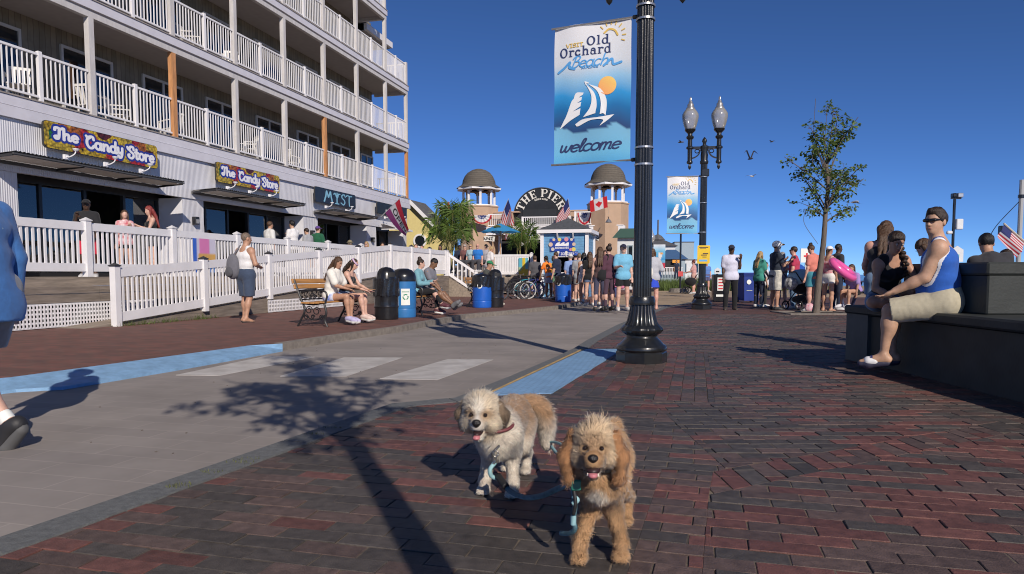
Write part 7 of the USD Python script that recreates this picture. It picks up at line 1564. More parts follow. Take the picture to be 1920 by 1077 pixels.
# --- strollers and beach goers on the right
t, J = person("person strolling in white shirt, dark cap and black trousers right of the far lamp post", Gd(1369, 581), 172, H=1.76, skin="dark", hair=("short", "black"), hat=("cap", (.025, .03, .05)), top=("loose", (.60, .60, .72)), bottom=("pants", BK), shoes=("sneaker", (.05, .04, .035)), legs={1: ((.10, .18, -1), (.02, -.02, -1)), -1: ((.08, -.14, -1), (.02, -.12, -1))}, arms={-1: ((.15, .25, -1), (.0, .55, 1)), 1: ((.12, .05, -1), (0, .25, -1))})
t, J = person("person in goose hat, navy tee and white patterned shorts holding food", Gd(1452, 581), -82, H=1.84, skin="tan", girth=1.0, hair=("short", "dark"), hat=("goose", (.72, .72, .70)), top=("tee", (.022, .030, .045)), bottom=("long_shorts", (.60, .57, .50), (.26, .27, .25)), shoes=("sneaker", (.02, .02, .025)), arms={1: ((.15, .45, -1), (-.2, .9, .55)), -1: ((.1, .4, -1), (-.1, .9, .6))}, head=(0, 2))
part(t, "food", MB().ball(J[1]["palm"] + np.array([0, .05, .06]), (.035, .05, .035), 2), M("bun", (.55, .42, .25), .8), True)
person("blond person in green top and navy trousers behind the wheeled bin", GA(1424, 21.2), -60, H=1.66, sex="f", skin="tan", hair=("long", "blond"), top=("loose", (.05, .26, .21)), bottom=("pants", NV), eyes=False, arms={1: ((.1, .2, -1), (0, .6, -.8))})
person("child in white tee beside the blond person in green", GA(1434, 21.8), -100, H=1.35, skin="olive", hair=("short", "dark"), top=("loose", (.66, .66, .70)), bottom=("pants", (.03, .03, .03)), eyes=False)
person("person in grey dress and pale hat behind the goose hat", GA(1467, 20.6), 20, H=1.62, sex="f", skin="light", hair=("bob", "grey"), top=("dress", (.30, .33, .38)), bottom=(None,), eyes=False, arms={1: ((.2, .2, -1), (0, .7, -.3))})
person("person in crimson polo and sunglasses behind the stroller", GA(1489, 20.2), 60, H=1.76, skin="pink", girth=1.1, hair=("short", "dark"), top=("tee", (.42, .04, .09)), bottom=("pants", (.10, .17, .28)), glasses=True, shoes=("sneaker", (.6, .6, .6)), arms={1: ((.1, .3, -1), (0, .9, -.2))})
person("person with a high bun and salmon tee just left of the young tree", GA(1524, 18.6), 30, H=1.76, sex="f", skin="pink", girth=1.08, hair=("bun", "brown"), top=("tee", (.60, .20, .16)), bottom=("shorts", (.05, .22, .28)), head=(10, -28), eyes=False, shoes=("sneaker", (.6, .6, .58)))
t, J = person("person in white cap, striped tank top and white shorts right of the young tree", Gd(1551, 584), -60, H=1.70, sex="f", skin="tan", hair=("pony", "dark"), hat=("cap", (.72, .72, .74)), top=("tank", (.62, .50, .50), (.50, .10, .14)), bottom=("short", (.66, .65, .62)), shoes=("flipflop", (.3, .1, .1)), eyes=False)
person("bearded person in dark tee behind the pink swim ring", GA(1569, 19.4), -80, H=1.80, skin="dark", hair=("buzz", "black"), top=("tee", (.03, .03, .035)), bottom=("pants", NV), eyes=False)
person("person in lilac tee sitting at the navy picnic table", GA(1606, 18.4), 110, H=1.5, sex="f", skin="tan", pose="sit", hair=("pony", "brown"), top=("loose", (.32, .22, .48)), bottom=("short", BK), eyes=False, lean=(0, .3, 1), shoes=("sneaker", (.6, .6, .62)))
# pink swim ring and stroller
t = thing("swim_ring", "shiny pink inflatable swim ring carried before the picnic table", "swim ring", tuple(AT(1580, 506, 18.0)), scale=(.82, .82, .82))
m = MB(); a = np.linspace(0, 2 * PI, 41); R3 = np.stack([.36 * np.cos(a), .12 * np.cos(a) + .25 * np.sin(a), -.20 * np.cos(a) + .16 * np.sin(a)], 1); m.tube(R3, .115, 14, caps=False); part(t, "ring", m, M("pink_vinyl", (.70, .10, .32), .22, coat=.4), True)
t = thing("stroller", "black stroller with a pale blue canopy and shopping beside the young tree", "stroller", Gd(1503, 581), -70)
for x in (-.26, .26):
    for y in (-.32, .34): part(t, "wheel", MB().tube([(x, y + .11 * math.cos(a), .12 + .11 * math.sin(a)) for a in np.linspace(0, 2 * PI, 20)], .022, 6), tyre_m)
m = MB()
for x in (-.24, .24): m.tube([(x, .34, .12), (x, .0, .5), (x, -.45, 1.02)], .015, 6); m.tube([(x, -.32, .12), (x, .05, .55)], .015, 6)
m.tube([(-.24, -.45, 1.02), (.24, -.45, 1.02)], .02, 6); part(t, "frame", m, iron_m)
part(t, "seat", solid([ell((0, -.05, .62), (.22, .26, .20), .04), cap((0, .1, .55), (0, .3, .38), .16, .12, .05)], .016), cloth(BK), True); part(t, "basket", solid([ell((0, 0, .28), (.22, .3, .12), .03)], .018), cloth((.03, .03, .03)), True)
part(t, "canopy", wrinkle(solid([ell((0, -.05, .86), (.27, .36, .24), .03)], .016, 0, [((0, 0, .80), (0, .5, -1))]), .01), cloth((.40, .58, .66)), True); part(t, "shopping", wrinkle(solid([ell((0, -.38, .72), (.2, .15, .18), .03)], .016), .02, 20), cloth((.6, .6, .6), (.04, .04, .05)), True)
t = thing("pink_sandal", "pink towel and sandals at the foot of the stroller", "towel", Gd(1518, 585)); part(t, "towel", wrinkle(solid([ell((0, 0, .10), (.12, .08, .12), .03)], .015), .02), cloth((.55, .12, .18), (.6, .55, .55)), True)
# ================================================================== the group on the planter wall
t, J = person("person in blue vest and sunglasses sitting on the planter wall", (3.93, 6.45, 0), 60, H=1.80, girth=1.16, skin="olive", pose="sit", seat=.595, hair=("tall", "dark"), top=("tank", (.022, .10, .42)), bottom=("knee", (.42, .38, .28)), shoes=("slide", (.03, .03, .06), M("white_strap", (.66, .66, .68), .5)), glasses=True, head=(60, 2),
    lean=(0, .12, 1), legs={1: ((.10, 1, -.20), (.0, -.04, -1), (.15, 1, -.05)), -1: ((.16, 1, -.16), (.0, .10, -1), (.1, 1, -.03))}, arms={-1: ((.05, .42, -1), (-.05, 1, -.42)), 1: ((.1, .40, -1), (-.25, .9, -.35))}, twist=0)
tr = M("vest_trim", (.70, .70, .72), .6)
k = J["k"]
v, f = J["top"]; v = v + vnorm(v, f) * .003
def seg_d(v, a, b): d = b - a; tt = np.clip(((v - a) @ d) / (d @ d), 0, 1); return np.linalg.norm(v - a - tt[:, None] * d, axis=1)
for nm, dd, r0 in [("armhole_trim", seg_d(v, J[s]["sh"] - J[s]["u"] * .02, J[s]["el"]), .066) for s in (-1, 1)] + [("neck_trim", seg_d(v, J["shl"] - J["T"] * .03, J["hp"](0, 0, -.06)), .070)]:
    ff = f[(np.abs(dd[f] - r0 - .010) < .0145).all(1)]
    if len(ff): uq, iv = np.unique(ff, return_inverse=True); part(t, nm, (v[uq], iv.reshape(-1, 3)), tr, True)
for s in (-1, 1):
    j = J[s]; sh = fit(caps("NIKE", .03), -.034, -.02, .034, .02); ft_ = j["ft"]; sd = unit(np.cross(ft_, [0, 0, 1])); c = j["ball"] - ft_ * .022 * k
    part(t, "strap_lettering", MB().prism(sh, .0, .002, lambda v: c + (sd[None] * np.sin(np.asarray(v)[:, :1] / .042) + np.array([[0, 0, 1.0]]) * np.cos(np.asarray(v)[:, :1] / .042)) * (.0495 * k + np.asarray(v)[:, 2:3]) - ft_[None] * np.asarray(v)[:, 1:2] * -1), M("navy_ink", (.02, .03, .15), .5))
t, J = person("person with dark plait and black tank top sitting on the planter wall, looking down", (3.82, 7.30, 0), 188, H=1.62, sex="f", skin="tan", pose="sit", seat=.60, hair=("pony", "dark"), top=("tank", BK), bottom=("short", (.12, .20, .34)), shoes=(None,), head=(-12, -22),
    lean=(.16, .46, 1), legs={-1: ((.15, .85, .50), (.05, -.25, -1)), 1: ((.62, .75, .02), (-.85, .30, -.05))}, arms={1: ((.30, .30, -1), (-.35, .9, -.15)), -1: ((.35, .5, -.8), (-.5, .8, .1))})
hp = J["hp"]; pts = spline([hp(-.07, -.04, -.02), hp(-.085, .01, -.10), J["shl"] - J["rt"] * .09 + J["fw"] * .10, J["chs"] - J["rt"] * .08 + J["fw"] * .14]); m = MB()
for i, p in enumerate(pts[::2]): m.ball(p + J["rt"] * .010 * (-1) ** i, (.024, .022, .022), 1)
part(t, "plait", m, hair_m("dark"), True); part(t, "wrist_band", MB().tube([J[-1]["wr"] + .034 * (unit(np.cross(J[-1]["lo"], [0, 0, 1])) * math.cos(q_) + unit(np.cross(J[-1]["lo"], np.cross(J[-1]["lo"], [0, 0, 1]))) * math.sin(q_)) for q_ in np.linspace(0, 2 * PI, 20)], .009, 6), M("pink_band", (.75, .08, .35), .5), True)
t, J = person("person with long brown hair and dark strap top seen from behind over the planter wall", (4.56, 8.75, 0), -24, H=1.66, sex="f", skin="pink", girth=1.12, hair=("longwave", "brown"), top=("cami", (.03, .03, .04)), bottom=("short", (.14, .22, .34)), lean=(.02, .22, 1), head=(-25, -22), arms={1: ((.2, .5, -1), (-.1, .9, -.2)), -1: ((.2, .5, -1), (-.1, .9, -.2))}, h=.009)
person("person with short dark hair in dark shirt sitting behind the black planter box", (5.70, 8.3, .17), -12, H=1.74, skin="tan", girth=1.08, pose="sit", seat=.40, hair=("short", "black"), top=("tee", (.035, .035, .04)), bottom=("shorts", (.05, .08, .14)), lean=(-.12, .34, 1), head=(0, -20), h=.009)
person("dark haired person bowing at the right edge behind the black planter box", (6.08, 8.55, .04), 20, H=1.66, sex="f", skin="tan", pose="sit", seat=.38, hair=("pony", "dark"), top=("tee", (.04, .04, .045)), bottom=("short", (.05, .05, .06)), lean=(0, .25, 1), head=(-50, -20), h=.009)
person("person in pink top mostly hidden behind the man in the blue vest", (4.92, 7.95, .22), 40, H=1.62, sex="f", skin="pink", pose="sit", seat=.38, hair=("bob", "brown"), top=("tee", (.60, .22, .24)), bottom=("short", (.3, .3, .4)), lean=(0, .45, 1), head=(0, -40), h=.009)
person("person with fair hair in white and blue tee far behind the cardboard box", GA(1822, 20.0, -.2), 20, H=1.60, skin="pink", hair=("short", "blond"), top=("loose", (.5, .5, .58), (.25, .10, .2)), bottom=("shorts", NV), eyes=False)
# ================================================================== young street trees and deck palms
bark_m = M("young_bark", (.13, .105, .085), .9, var=.3, scale=10, stretch=(4, 4, .6), bump=.5, bscale=50)
leafA = M("leaf_green", (.115, .175, .040), .55, var=.45, scale=2.2, trans=.35); leafB = M("leaf_rust", (.17, .085, .04), .7, var=.4, scale=4, trans=.3)
def tree_parts(t, seed=4, n=1.0):
    r = np.random.default_rng(seed); br = MB(); tips = []
    trunk = spline([(0, 0, -.05), (.05, .02, .8), (.13, .0, 1.7), (.17, .02, 2.45), (.20, .0, 3.1), (.16, .03, 3.7)], 6); part(t, "trunk", MB().tube(trunk, np.linspace(.085, .030, len(trunk)), 10).lathe([(.13, -.05), (.10, .02), (.085, .15)], 12), bark_m, True)
    limbs = []
    for k in range(15):
        z = r.uniform(2.25, 3.6) if k > 3 else 2.25 + .1 * k; a = k * 2.4 + r.uniform(-.4, .4); o = trunk[np.argmin(np.abs(trunk[:, 2] - z))]
        out = r.uniform(.45, 1.05) * (1 if z < 3.2 else .65); up = r.uniform(.5, 1.1) if k > 1 else .35
        e = o + np.array([math.cos(a) * out, math.sin(a) * out, up]); mid = o + (e - o) * .5 + [0, 0, .08 - .05 * out]
        p = spline([o, mid, e], 5); br.tube(p, np.linspace(.022, .007, len(p)), 6, caps=False); limbs.append(p)
    for p0, top in ((trunk[-1], (.30, .05, 5.0)), (trunk[-3], (-.02, -.05, 4.6)), (trunk[-5], (.55, .0, 4.55)), (trunk[-2], (.45, .12, 4.85)), (trunk[-4], (-.25, .05, 4.25))):
        p = spline([p0, (np.asarray(p0) + top) / 2 + [.03, 0, 0], top], 6); br.tube(p, np.linspace(.02, .005, len(p)), 6, caps=False); limbs.append(p)
    for x, y, z0, z1 in ((-.15, .1, 3.7, 5.2), (.05, -.1, 3.8, 5.0), (-.35, 0, 2.2, 2.55)): br.tube(spline([(x * .3 + .1, y * .3, z0 - .5), (x, y, z0), (x + .03, y, z1)]), .006, 4, caps=False)     # bare shoots
    lv, lr = MB(), MB(); V, Fc, n0 = [], [], 0
    for li, p in enumerate(limbs):
        for q in range(int(11 * n)):
            i = r.integers(len(p) // 3, len(p)); o = p[i]; d = unit(np.array([r.normal(), r.normal(), r.normal(.25, .5)])); L = r.uniform(.12, .34); e = o + d * L; tw = np.array([o, o + d * L * .5 + [0, 0, .02], e]); br.tube(tw, [.005, .004, .002], 4, caps=False)
            for j in range(int(10 * n)):
                tt = r.uniform(.25, 1.05); c = o + d * L * tt + r.normal(0, .045, 3); ll = r.uniform(.06, .11); ax = unit(d * .5 + np.array([r.normal(0, .6), r.normal(0, .6), -.35])); sd = unit(np.cross(ax, [r.normal(), r.normal(), r.normal(1, .5)])); up = np.cross(sd, ax)
                w = ll * .34; V.append([c, c + ax * ll * .45 + sd * w + up * w * .3, c + ax * ll - up * ll * .12, c + ax * ll * .45 - sd * w + up * w * .3]); Fc.append((n0, n0 + 1, n0 + 2, n0 + 3)); n0 += 4
    V = np.vstack(V); Fc = np.array(Fc); part(t, "limbs", br, bark_m, True)
    mk = (meshkit.fbm(V[Fc[:, 0]] * 2.5, 2, 3) > .80)
    def sub(m_): f = Fc[m_]; return V[f.ravel()], np.arange(len(f) * 4).reshape(-1, 4)
    part(t, "crown", sub(~mk), leafA, kind="stuff"); 
    if mk.any(): part(t, "crown", sub(mk), leafB, kind="stuff")
tr1 = thing("street_tree", "slim young street tree with sparse green crown on the right of the plaza", "tree", tuple(G(1530, 588)), 0); tree_parts(tr1)
copy_of(tr1, "street_tree", (.72, -.42, 0), 115, "street tree standing behind the viewer that throws the leafy shadow across the road", "tree", scale=(1.06, 1.06, 1.13))
gp_ = G(1530, 588); t = thing("tree_grate", "square pale stone frame in the paving around the young tree", "tree grate", tuple(gp_ + [0, .1, 0]), 0)
for c, s in (((0, -.6, .012), (1.7, .16, .03)), ((0, .6, .012), (1.7, .16, .03)), ((-.77, 0, .012), (.16, 1.04, .03)), ((.77, 0, .012), (.16, 1.04, .03))): part(t, "edging", rbox(s, .005, c), kerb_c)
part(t, "soil", MB().box((0, 0, .0), (1.36, 1.02, .02)), M("soil", (.05, .04, .03), .95, var=.4))
palm_g = M("palm_green", (.125, .20, .042), .45, var=.45, scale=1.6, trans=.3); palm_y = M("palm_stem", (.22, .20, .06), .6, var=.3, scale=3)
def palm(label, loc, nfr, Hh, spread, seed):
    t = thing("palm", label, "palm", loc); r = np.random.default_rng(seed)
    part(t, "pot", MB().lathe([(0, 0), (.24, 0), (.30, .36), (.32, .40), (.28, .40), (.26, .34), (0, .34)], 20), M("pot", (.05, .045, .04), .7), 40)
    st = MB(); stems = []
    for k in range(5): a = r.uniform(0, 6.28); b = np.array([.08 * math.cos(a), .08 * math.sin(a), .34]); e = b + [.22 * math.cos(a), .22 * math.sin(a), Hh * r.uniform(.14, .26)]; st.tube(spline([b, (b + e) / 2, e]), .028, 6); stems.append(e)
    part(t, "stem", st, palm_y, True)
    for k in range(nfr):
        a = k * 2.4 + r.uniform(-.3, .3); b = stems[k % 5]; upk = r.uniform(.38, 1.0); out = spread * r.uniform(.55, 1.0) * (1.25 - upk * .5); rise = (Hh - b[2]) * upk
        p = spline([b, b + [math.cos(a) * out * .25, math.sin(a) * out * .25, rise * .65], b + [math.cos(a) * out * .65, math.sin(a) * out * .65, rise * 1.0], b + [math.cos(a) * out, math.sin(a) * out, rise * .58]], 9)
        fr = part(t, "frond", MB().tube(p, np.linspace(.018, .004, len(p)), 5, caps=False), palm_y, True); V, Fc, n0 = [], [], 0
        tg = np.gradient(p, axis=0)
        for i in np.linspace(7, len(p) - 1, 26):
            o = np.array([np.interp(i, np.arange(len(p)), p[:, q]) for q in range(3)]); d = unit(np.array([np.interp(i, np.arange(len(p)), tg[:, q]) for q in range(3)])); sd = unit(np.cross(d, [0, 0, 1.0])); ll = .58 * math.sin(PI * min(.97, .12 + (i - 7) / (len(p) - 7) * .85)) + .08
            for s in (-1, 1):
                v = unit(sd * s + d * .75 + np.array([0, 0, .25 - r.uniform(0, .5)])); w = unit(np.cross(v, d + np.array([0, 0, .3]))) * .024; dr = np.array([0, 0, -.10 * ll])
                V += [o, o + v * ll * .5 + w, o + v * ll + dr, o + v * ll * .5 - w]; Fc.append((n0, n0 + 1, n0 + 2, n0 + 3)); n0 += 4
        part(fr, "leaflets", (np.array(V), np.array(Fc)), palm_g)
def on_deck(px, y): p = AT(px, 515, y); return (p[0], p[1], DZ)
palm("large bushy palm in a pot on the deck before the pier arcade", on_deck(846, 35.5), 36, 3.7, 1.55, 3); palm("slimmer palm in a pot on the deck right of the blue umbrella", on_deck(978, 40), 16, 3.0, .85, 9)
# ================================================================== the two dogs
fur_m = usdkit.material(stage, "/World/Looks/fur", {"a": ("attribute", {"attribute": "col"}), "p": ("principled_bsdf", {"roughness": .75, "specular_ior_level": .25, "sheen_weight": .25, "sheen_roughness": .4}), "t": ("translucent_bsdf", {}), "x": ("mix_closure", {"fac": .16})},
    [("a.color", "p.base_color"), ("a.color", "t.color"), ("p.BSDF", "x.closure1"), ("t.BSDF", "x.closure2")], surface="x.closure")
def fur_on(t, vf, colf, lenf, flowf, n, width, curl, seed, lift=.55):
    v, f = vf; r = np.random.default_rng(seed); A, B, C = v[f[:, 0]], v[f[:, 1]], v[f[:, 2]]; fn = np.cross(B - A, C - A); ar = np.linalg.norm(fn, axis=1)
    vn = vnorm(v, f); pick = r.choice(len(f), n, p=ar / ar.sum()); u, w = r.random(n), r.random(n); fl = u + w > 1; u[fl], w[fl] = 1 - u[fl], 1 - w[fl]
    bar_ = np.stack([1 - u - w, u, w], 1)[:, :, None]; p = (v[f[pick]] * bar_).sum(1); nr = (vn[f[pick]] * bar_).sum(1); nr /= np.linalg.norm(nr, axis=1, keepdims=True)
    L = lenf(p, nr) * r.uniform(.65, 1.25, n) * np.where(r.random(n) < .04, 1.7, 1); ok = L > .002; p, nr, L = p[ok], nr[ok], L[ok]; n = len(p)
    fd = flowf(p, nr); fd = fd - nr * (fd * nr).sum(1, keepdims=True); fd /= np.linalg.norm(fd, axis=1, keepdims=True) + 1e-9
    cl = (meshkit.noise(p * 38, seed)[:, None] - .5) * 2; sdv = np.cross(nr, fd); fd = fd + sdv * cl * .9 + r.normal(0, .22, (n, 3)); d0 = nr * lift + fd * (1 - lift); d0 /= np.linalg.norm(d0, axis=1, keepdims=True)
    d1 = d0 + fd * .5 - np.array([0, 0, .35]); d1 /= np.linalg.norm(d1, axis=1, keepdims=True)
    s1 = np.cross(d0, nr + r.normal(0, .18, (n, 3))); s1 /= np.linalg.norm(s1, axis=1, keepdims=True); s2 = np.cross(d0, s1)
    ph = meshkit.noise(p * 22, seed + 3) * 12; K = 4; pts = []
    for k in range(K + 1):
        tt = k / K; c = p + (d0 * (1 - tt * .5) + d1 * tt * .5) * (L * tt)[:, None] - nr * .002
        if curl: c = c + (s1 * np.cos(ph + tt * 7.5)[:, None] + s2 * np.sin(ph + tt * 7.5)[:, None]) * curl * tt
        pts.append(c)
    V, wd = [], np.array([1, .95, .8, .5, 0]) * width
    for k in range(K): V += [pts[k] - s1 * wd[k], pts[k] + s1 * wd[k]]
    V.append(pts[K]); m = 2 * K + 1; V = np.stack(V, 1).reshape(-1, 3); F = []
    for k in range(K - 1): F += [[2 * k, 2 * k + 1, 2 * k + 3], [2 * k, 2 * k + 3, 2 * k + 2]]
    F.append([2 * K - 2, 2 * K - 1, 2 * K]); F = (np.array(F)[None] + (np.arange(n) * m)[:, None, None]).reshape(-1, 3)
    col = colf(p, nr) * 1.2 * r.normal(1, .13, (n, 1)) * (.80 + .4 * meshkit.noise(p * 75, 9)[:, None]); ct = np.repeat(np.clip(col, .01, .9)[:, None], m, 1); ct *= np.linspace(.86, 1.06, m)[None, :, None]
    N = np.repeat((nr * .75 + d0 * .35 + r.normal(0, .28, (n, 3)))[:, None], m, 1).reshape(-1, 3); N /= np.linalg.norm(N, axis=1, keepdims=True)
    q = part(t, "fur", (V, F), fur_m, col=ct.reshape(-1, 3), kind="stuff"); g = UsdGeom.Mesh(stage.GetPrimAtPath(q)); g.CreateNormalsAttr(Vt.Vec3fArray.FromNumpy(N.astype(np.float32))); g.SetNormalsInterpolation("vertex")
nose_m = M("dog_nose", (.012, .010, .010), .28, bump=.4, bscale=300); mouth_m = M("dog_mouth", (.03, .012, .012), .5); tongue_m = M("dog_tongue", (.50, .17, .19), .4, sss=.1); deye_m = M("dog_eye", (.018, .010, .007), .08, coat=.6); tooth_m = M("tooth", (.65, .60, .50), .35)
def dog(label, loc, face, hs, gauge, front, rear, headc, hyaw, hpit, hsz, muz, ear, earc, colf, tail, curl, flen, nf, legr, open_mouth, seed):
    """front / rear: foot positions (left, right) in the local frame where the dog faces +y; headc: centre of the skull."""
    t = thing("dog", label, "dog", loc, face); yw, pt = math.radians(hyaw), math.radians(hpit)
    hf = np.array([-math.sin(yw) * math.cos(pt), math.cos(yw) * math.cos(pt), math.sin(pt)]); hr = unit(np.cross(hf, [0, 0, 1])); hu = np.cross(hr, hf); HR = np.stack([hr, hf, hu], 1); hc = np.array(headc, float); S = hsz
    def hp(x, y, z): return hc + (hr * x + hf * y + hu * z) * S
    fm, rm = np.mean(front, 0), np.mean(rear, 0); sh = np.array([fm[0] * .8, fm[1] - .02, hs * .86]); ru = np.array([rm[0], rm[1] + .045, hs * .90]); g = gauge
    pr = [ell(sh + [0, -.02, -.06 * g], np.array([.085, .105, .105]) * g, .05), ell((sh + ru) / 2 + [0, 0, -.035], np.array([.080, .15, .088]) * g, .05), ell(ru + [0, .0, -.035], np.array([.078, .09, .085]) * g, .05), cap(sh, ru, .07 * g, .072 * g, .05),
          cap(sh + [0, .01, -.03], hp(0, -.03, -.03), .078 * g, .055 * S, .05), ell(sh + [0, .065, -.075 * g], np.array([.062, .055, .08]) * g, .04)]
    for i, s in enumerate((-1, 1)):
        fo = np.array(front[i]); el = np.array([sh[0] + s * .055 * g, sh[1] - .03, hs * .48]); top = np.array([sh[0] + s * .055 * g, sh[1] + .02, hs * .74]); wr = np.array([fo[0], fo[1] - .012, .055]); a = legr
        pr += [cap(top, el, .055 * g, .036 * a, .04), cap(el, wr, .034 * a, .025 * a, .025), cap(wr, fo + [0, -.008, .022], .026 * a, .024 * a, .015), ell(fo + [0, .006, .019], np.array([.030, .036, .020]) * a, .012)]
        pr += [ell(fo + np.array([q * .017 * a, .030 * a, .015]), np.array([.010, .015, .013]) * a, .006) for q in (-1.1, -.37, .37, 1.1)]
        fo = np.array(rear[i]); hip = np.array([ru[0] + s * .055 * g, ru[1] + .01, hs * .72]); kn = np.array([ru[0] + s * .062 * g, ru[1] + .075, hs * .46]); hk = np.array([fo[0], fo[1] - .055, hs * .27])
        pr += [cap(hip, kn, .066 * g, .044 * a, .04), cap(kn, hk, .040 * a, .025 * a, .025), cap(hk, fo + [0, -.02, .025], .024 * a, .023 * a, .02), ell(fo + [0, .002, .019], np.array([.028, .038, .020]) * a, .012)]
    tp = spline([ru + np.array(q) for q in tail[0]], 5)
    for a, b, ra, rb in zip(tp[:-1], tp[1:], np.interp(np.linspace(0, 1, len(tp) - 1), [0, .5, 1], tail[1]), np.interp(np.linspace(0, 1, len(tp) - 1) + .1, [0, .5, 1], tail[1])): pr.append(cap(a, b, ra, rb, .02))
    mz, mw, mh = muz
    pr += [ell(hc, np.array([.062, .066, .060]) * S, .02, HR), ell(hp(0, .01, .028), np.array([.056, .056, .045]) * S, .02, HR), cap(hp(0, .035, -.022), hp(0, .05 + mz, -.026), mw * 1.12 * S, mw * .86 * S, .02), ell(hp(0, .045 + mz, -.020), np.array([mw * .95, .022, mh]) * S, .012, HR)]
    pr += [ell(hp(s * .042, .018, -.032), np.array([.030, .034, .034]) * S, .02, HR) for s in (-1, 1)]                       # cheeks
    if open_mouth: pr += [cap(hp(0, .03, -.060), hp(0, .035 + mz, -.072), .020 * S, .0155 * S, .012), neg(ell(hp(0, .060 + mz, -.0525), np.array([.022, .040, .0125]) * S, .006, HR))]
    else: pr += [cap(hp(0, .03, -.052), hp(0, .045 + mz, -.052), .020 * S, .015 * S, .012)]
    pr += [neg(ell(hp(s * .026, .066, .008), np.array([.012, .012, .009]) * S, .008, HR)) for s in (-1, 1)]
    body = solid(pr, .0045)
    E = []
    for s in (-1, 1):
        a, b = np.array(ear[0]) * [s, 1, 1], np.array(ear[1]) * [s, 1, 1]; E += [cap(hp(*a), hp(*((a + b) / 2 + [s * .012, 0, 0])), ear[2] * S * .8, ear[2] * S, .02), cap(hp(*((a + b) / 2 + [s * .012, 0, 0])), hp(*b), ear[2] * S, ear[2] * .8 * S, .02)]
    ears = solid(E, .005)
    nosep, eyep, mthp = hp(0, .068 + mz, -.010), [hp(s * .026, .060, .008) for s in (-1, 1)], hp(0, .062 + mz, -.052)
    def hl(p): q = p - hc; return np.stack([q @ hr, q @ hf, q @ hu], 1) / S                                                  # into the head's frame
    bm = part(t, "body", body, fur_m, True, col=np.clip(colf(body[0], vnorm(*body), hl(body[0]), False), .01, .9) * .8)
    part(t, "ears", ears, fur_m, True, col=np.clip(colf(ears[0], vnorm(*ears), hl(ears[0]), True), .01, .9) * .8)
    def lenf(p, nr):
        L = flen(p, hl(p)); dm = np.linalg.norm(p - nosep, axis=1); L = np.where(dm < .020 * S, 0, np.minimum(L, (dm - .016 * S) * .5))
        for e in eyep: de = np.linalg.norm(p - e, axis=1); L = np.where(de < .011 * S, 0, np.minimum(L, .003 + (de - .011 * S) * .9))
        if open_mouth: q = hl(p); L = np.where((np.abs(q[:, 0]) < .020) & (np.abs(q[:, 2] + .0525) < .0125) & (q[:, 1] > .03 + mz * .3), 0, L)
        return np.where(p[:, 2] < .012, L * .35, L)
    def flow(p, nr):
        q = p - nosep; isH = (np.linalg.norm(p - hc, axis=1) < .105 * S)[:, None]; out = q / (np.linalg.norm(q, axis=1, keepdims=True) + 1e-9) + np.array([0, 0, -.35]); legs_ = (p[:, 2] < hs * .55)[:, None]
        return np.where(isH, out, np.where(legs_, np.array([0, -.15, -1.0]), np.array([0, -.8, -.7])))
    fur_on(t, body, lambda p, n: colf(p, n, hl(p), False), lenf, flow, nf, .0009, curl, seed)
    fur_on(t, ears, lambda p, n: colf(p, n, hl(p), True), lambda p, n: np.full(len(p), ear[3]), lambda p, n: np.tile([0, 0, -1.0], (len(p), 1)) + n * .2, nf // 3, .0009, curl * 1.3, seed + 1, lift=.3)
    part(t, "nose", solid([ell(nosep, np.array([.0165, .013, .0125]) * S, .006, HR), ell(nosep - hu * .006 * S, np.array([.010, .011, .012]) * S, .006, HR)], .0025), nose_m, True)
    for e in eyep: part(t, "eye", MB().ball(e - hf * .002 * S, .0074 * S), deye_m, True)
    if open_mouth:
        mg = open_mouth; mthp = mthp - hf * .012 * (1 - mg)
        part(t, "mouth", solid([ell(mthp - hf * .014 * S, np.array([.0235 * mg, .034, .0155 * mg]) * S, .004, HR)], .003), mouth_m, True)
        part(t, "tongue", solid([ell(mthp + hf * .004 * S - hu * .007 * S, np.array([.0155 * mg, .026, .0065]) * S, .004, HR), ell(mthp + hf * .019 * S - hu * .0105 * S, np.array([.0135, .011, .0075]) * S, .006, HR)], .0025), tongue_m, True)
        m = MB()
        for s in (-1, 1) if mg == 1 else (): m.lathe([(.0032 * S, 0), (.0022 * S, .006 * S), (0, .010 * S)], 8, mthp + hr * s * .016 * S + hf * .012 * S - hu * .013 * S)
        if mg == 1: part(t, "teeth", m, tooth_m)
    return t, hp, sh
mix = lambda a, b, w: a + (b - a) * np.clip(w, 0, 1)[:, None]
sm = lambda x, a, b: np.clip((x - a) / (b - a), 0, 1)
# --- the curly golden dog in front
def col2(p, n, q, ear):
    base = np.array([.50, .31, .165]) * np.ones((len(p), 1)); r = np.linalg.norm(q, axis=1)
    if ear: return np.tile([.40, .215, .105], (len(p), 1)) * (1 + .5 * sm(q[:, 2], -.13, -.02)[:, None] * .4)
    hd_ = sm(r, .115, .085); face_ = mix(np.tile([.60, .46, .31], (len(p), 1)), np.tile([.38, .22, .115], (len(p), 1)), sm(q[:, 1], .045, .085) * sm(np.abs(q[:, 0]), .045, .02)); face_ = mix(face_, np.tile([.44, .26, .13], (len(p), 1)), sm(np.hypot(np.abs(q[:, 0]) - .026, q[:, 2] - .004), .024, .012) * .6)
    c = mix(base, face_, hd_); return mix(c, np.tile([.70, .62, .52], (len(p), 1)), sm(np.hypot(p[:, 0] + .0, (p[:, 2] - .245) * 1.0), .035, .02) * sm(p[:, 1], .19, .23))
def len2(p, q):
    r = np.linalg.norm(q, axis=1); L = np.where(p[:, 2] < .24, .015, .022); top = (r < .10) & (q[:, 2] > .042); L = np.where(r < .10, .014, L); L = np.where(top, .022 + .016 * (np.abs(q[:, 0] + .01) < .02), L); return np.where((r < .12) & (q[:, 1] > .05), .013, L)
c2 = np.array([.335, 2.475]); F2 = 166.5
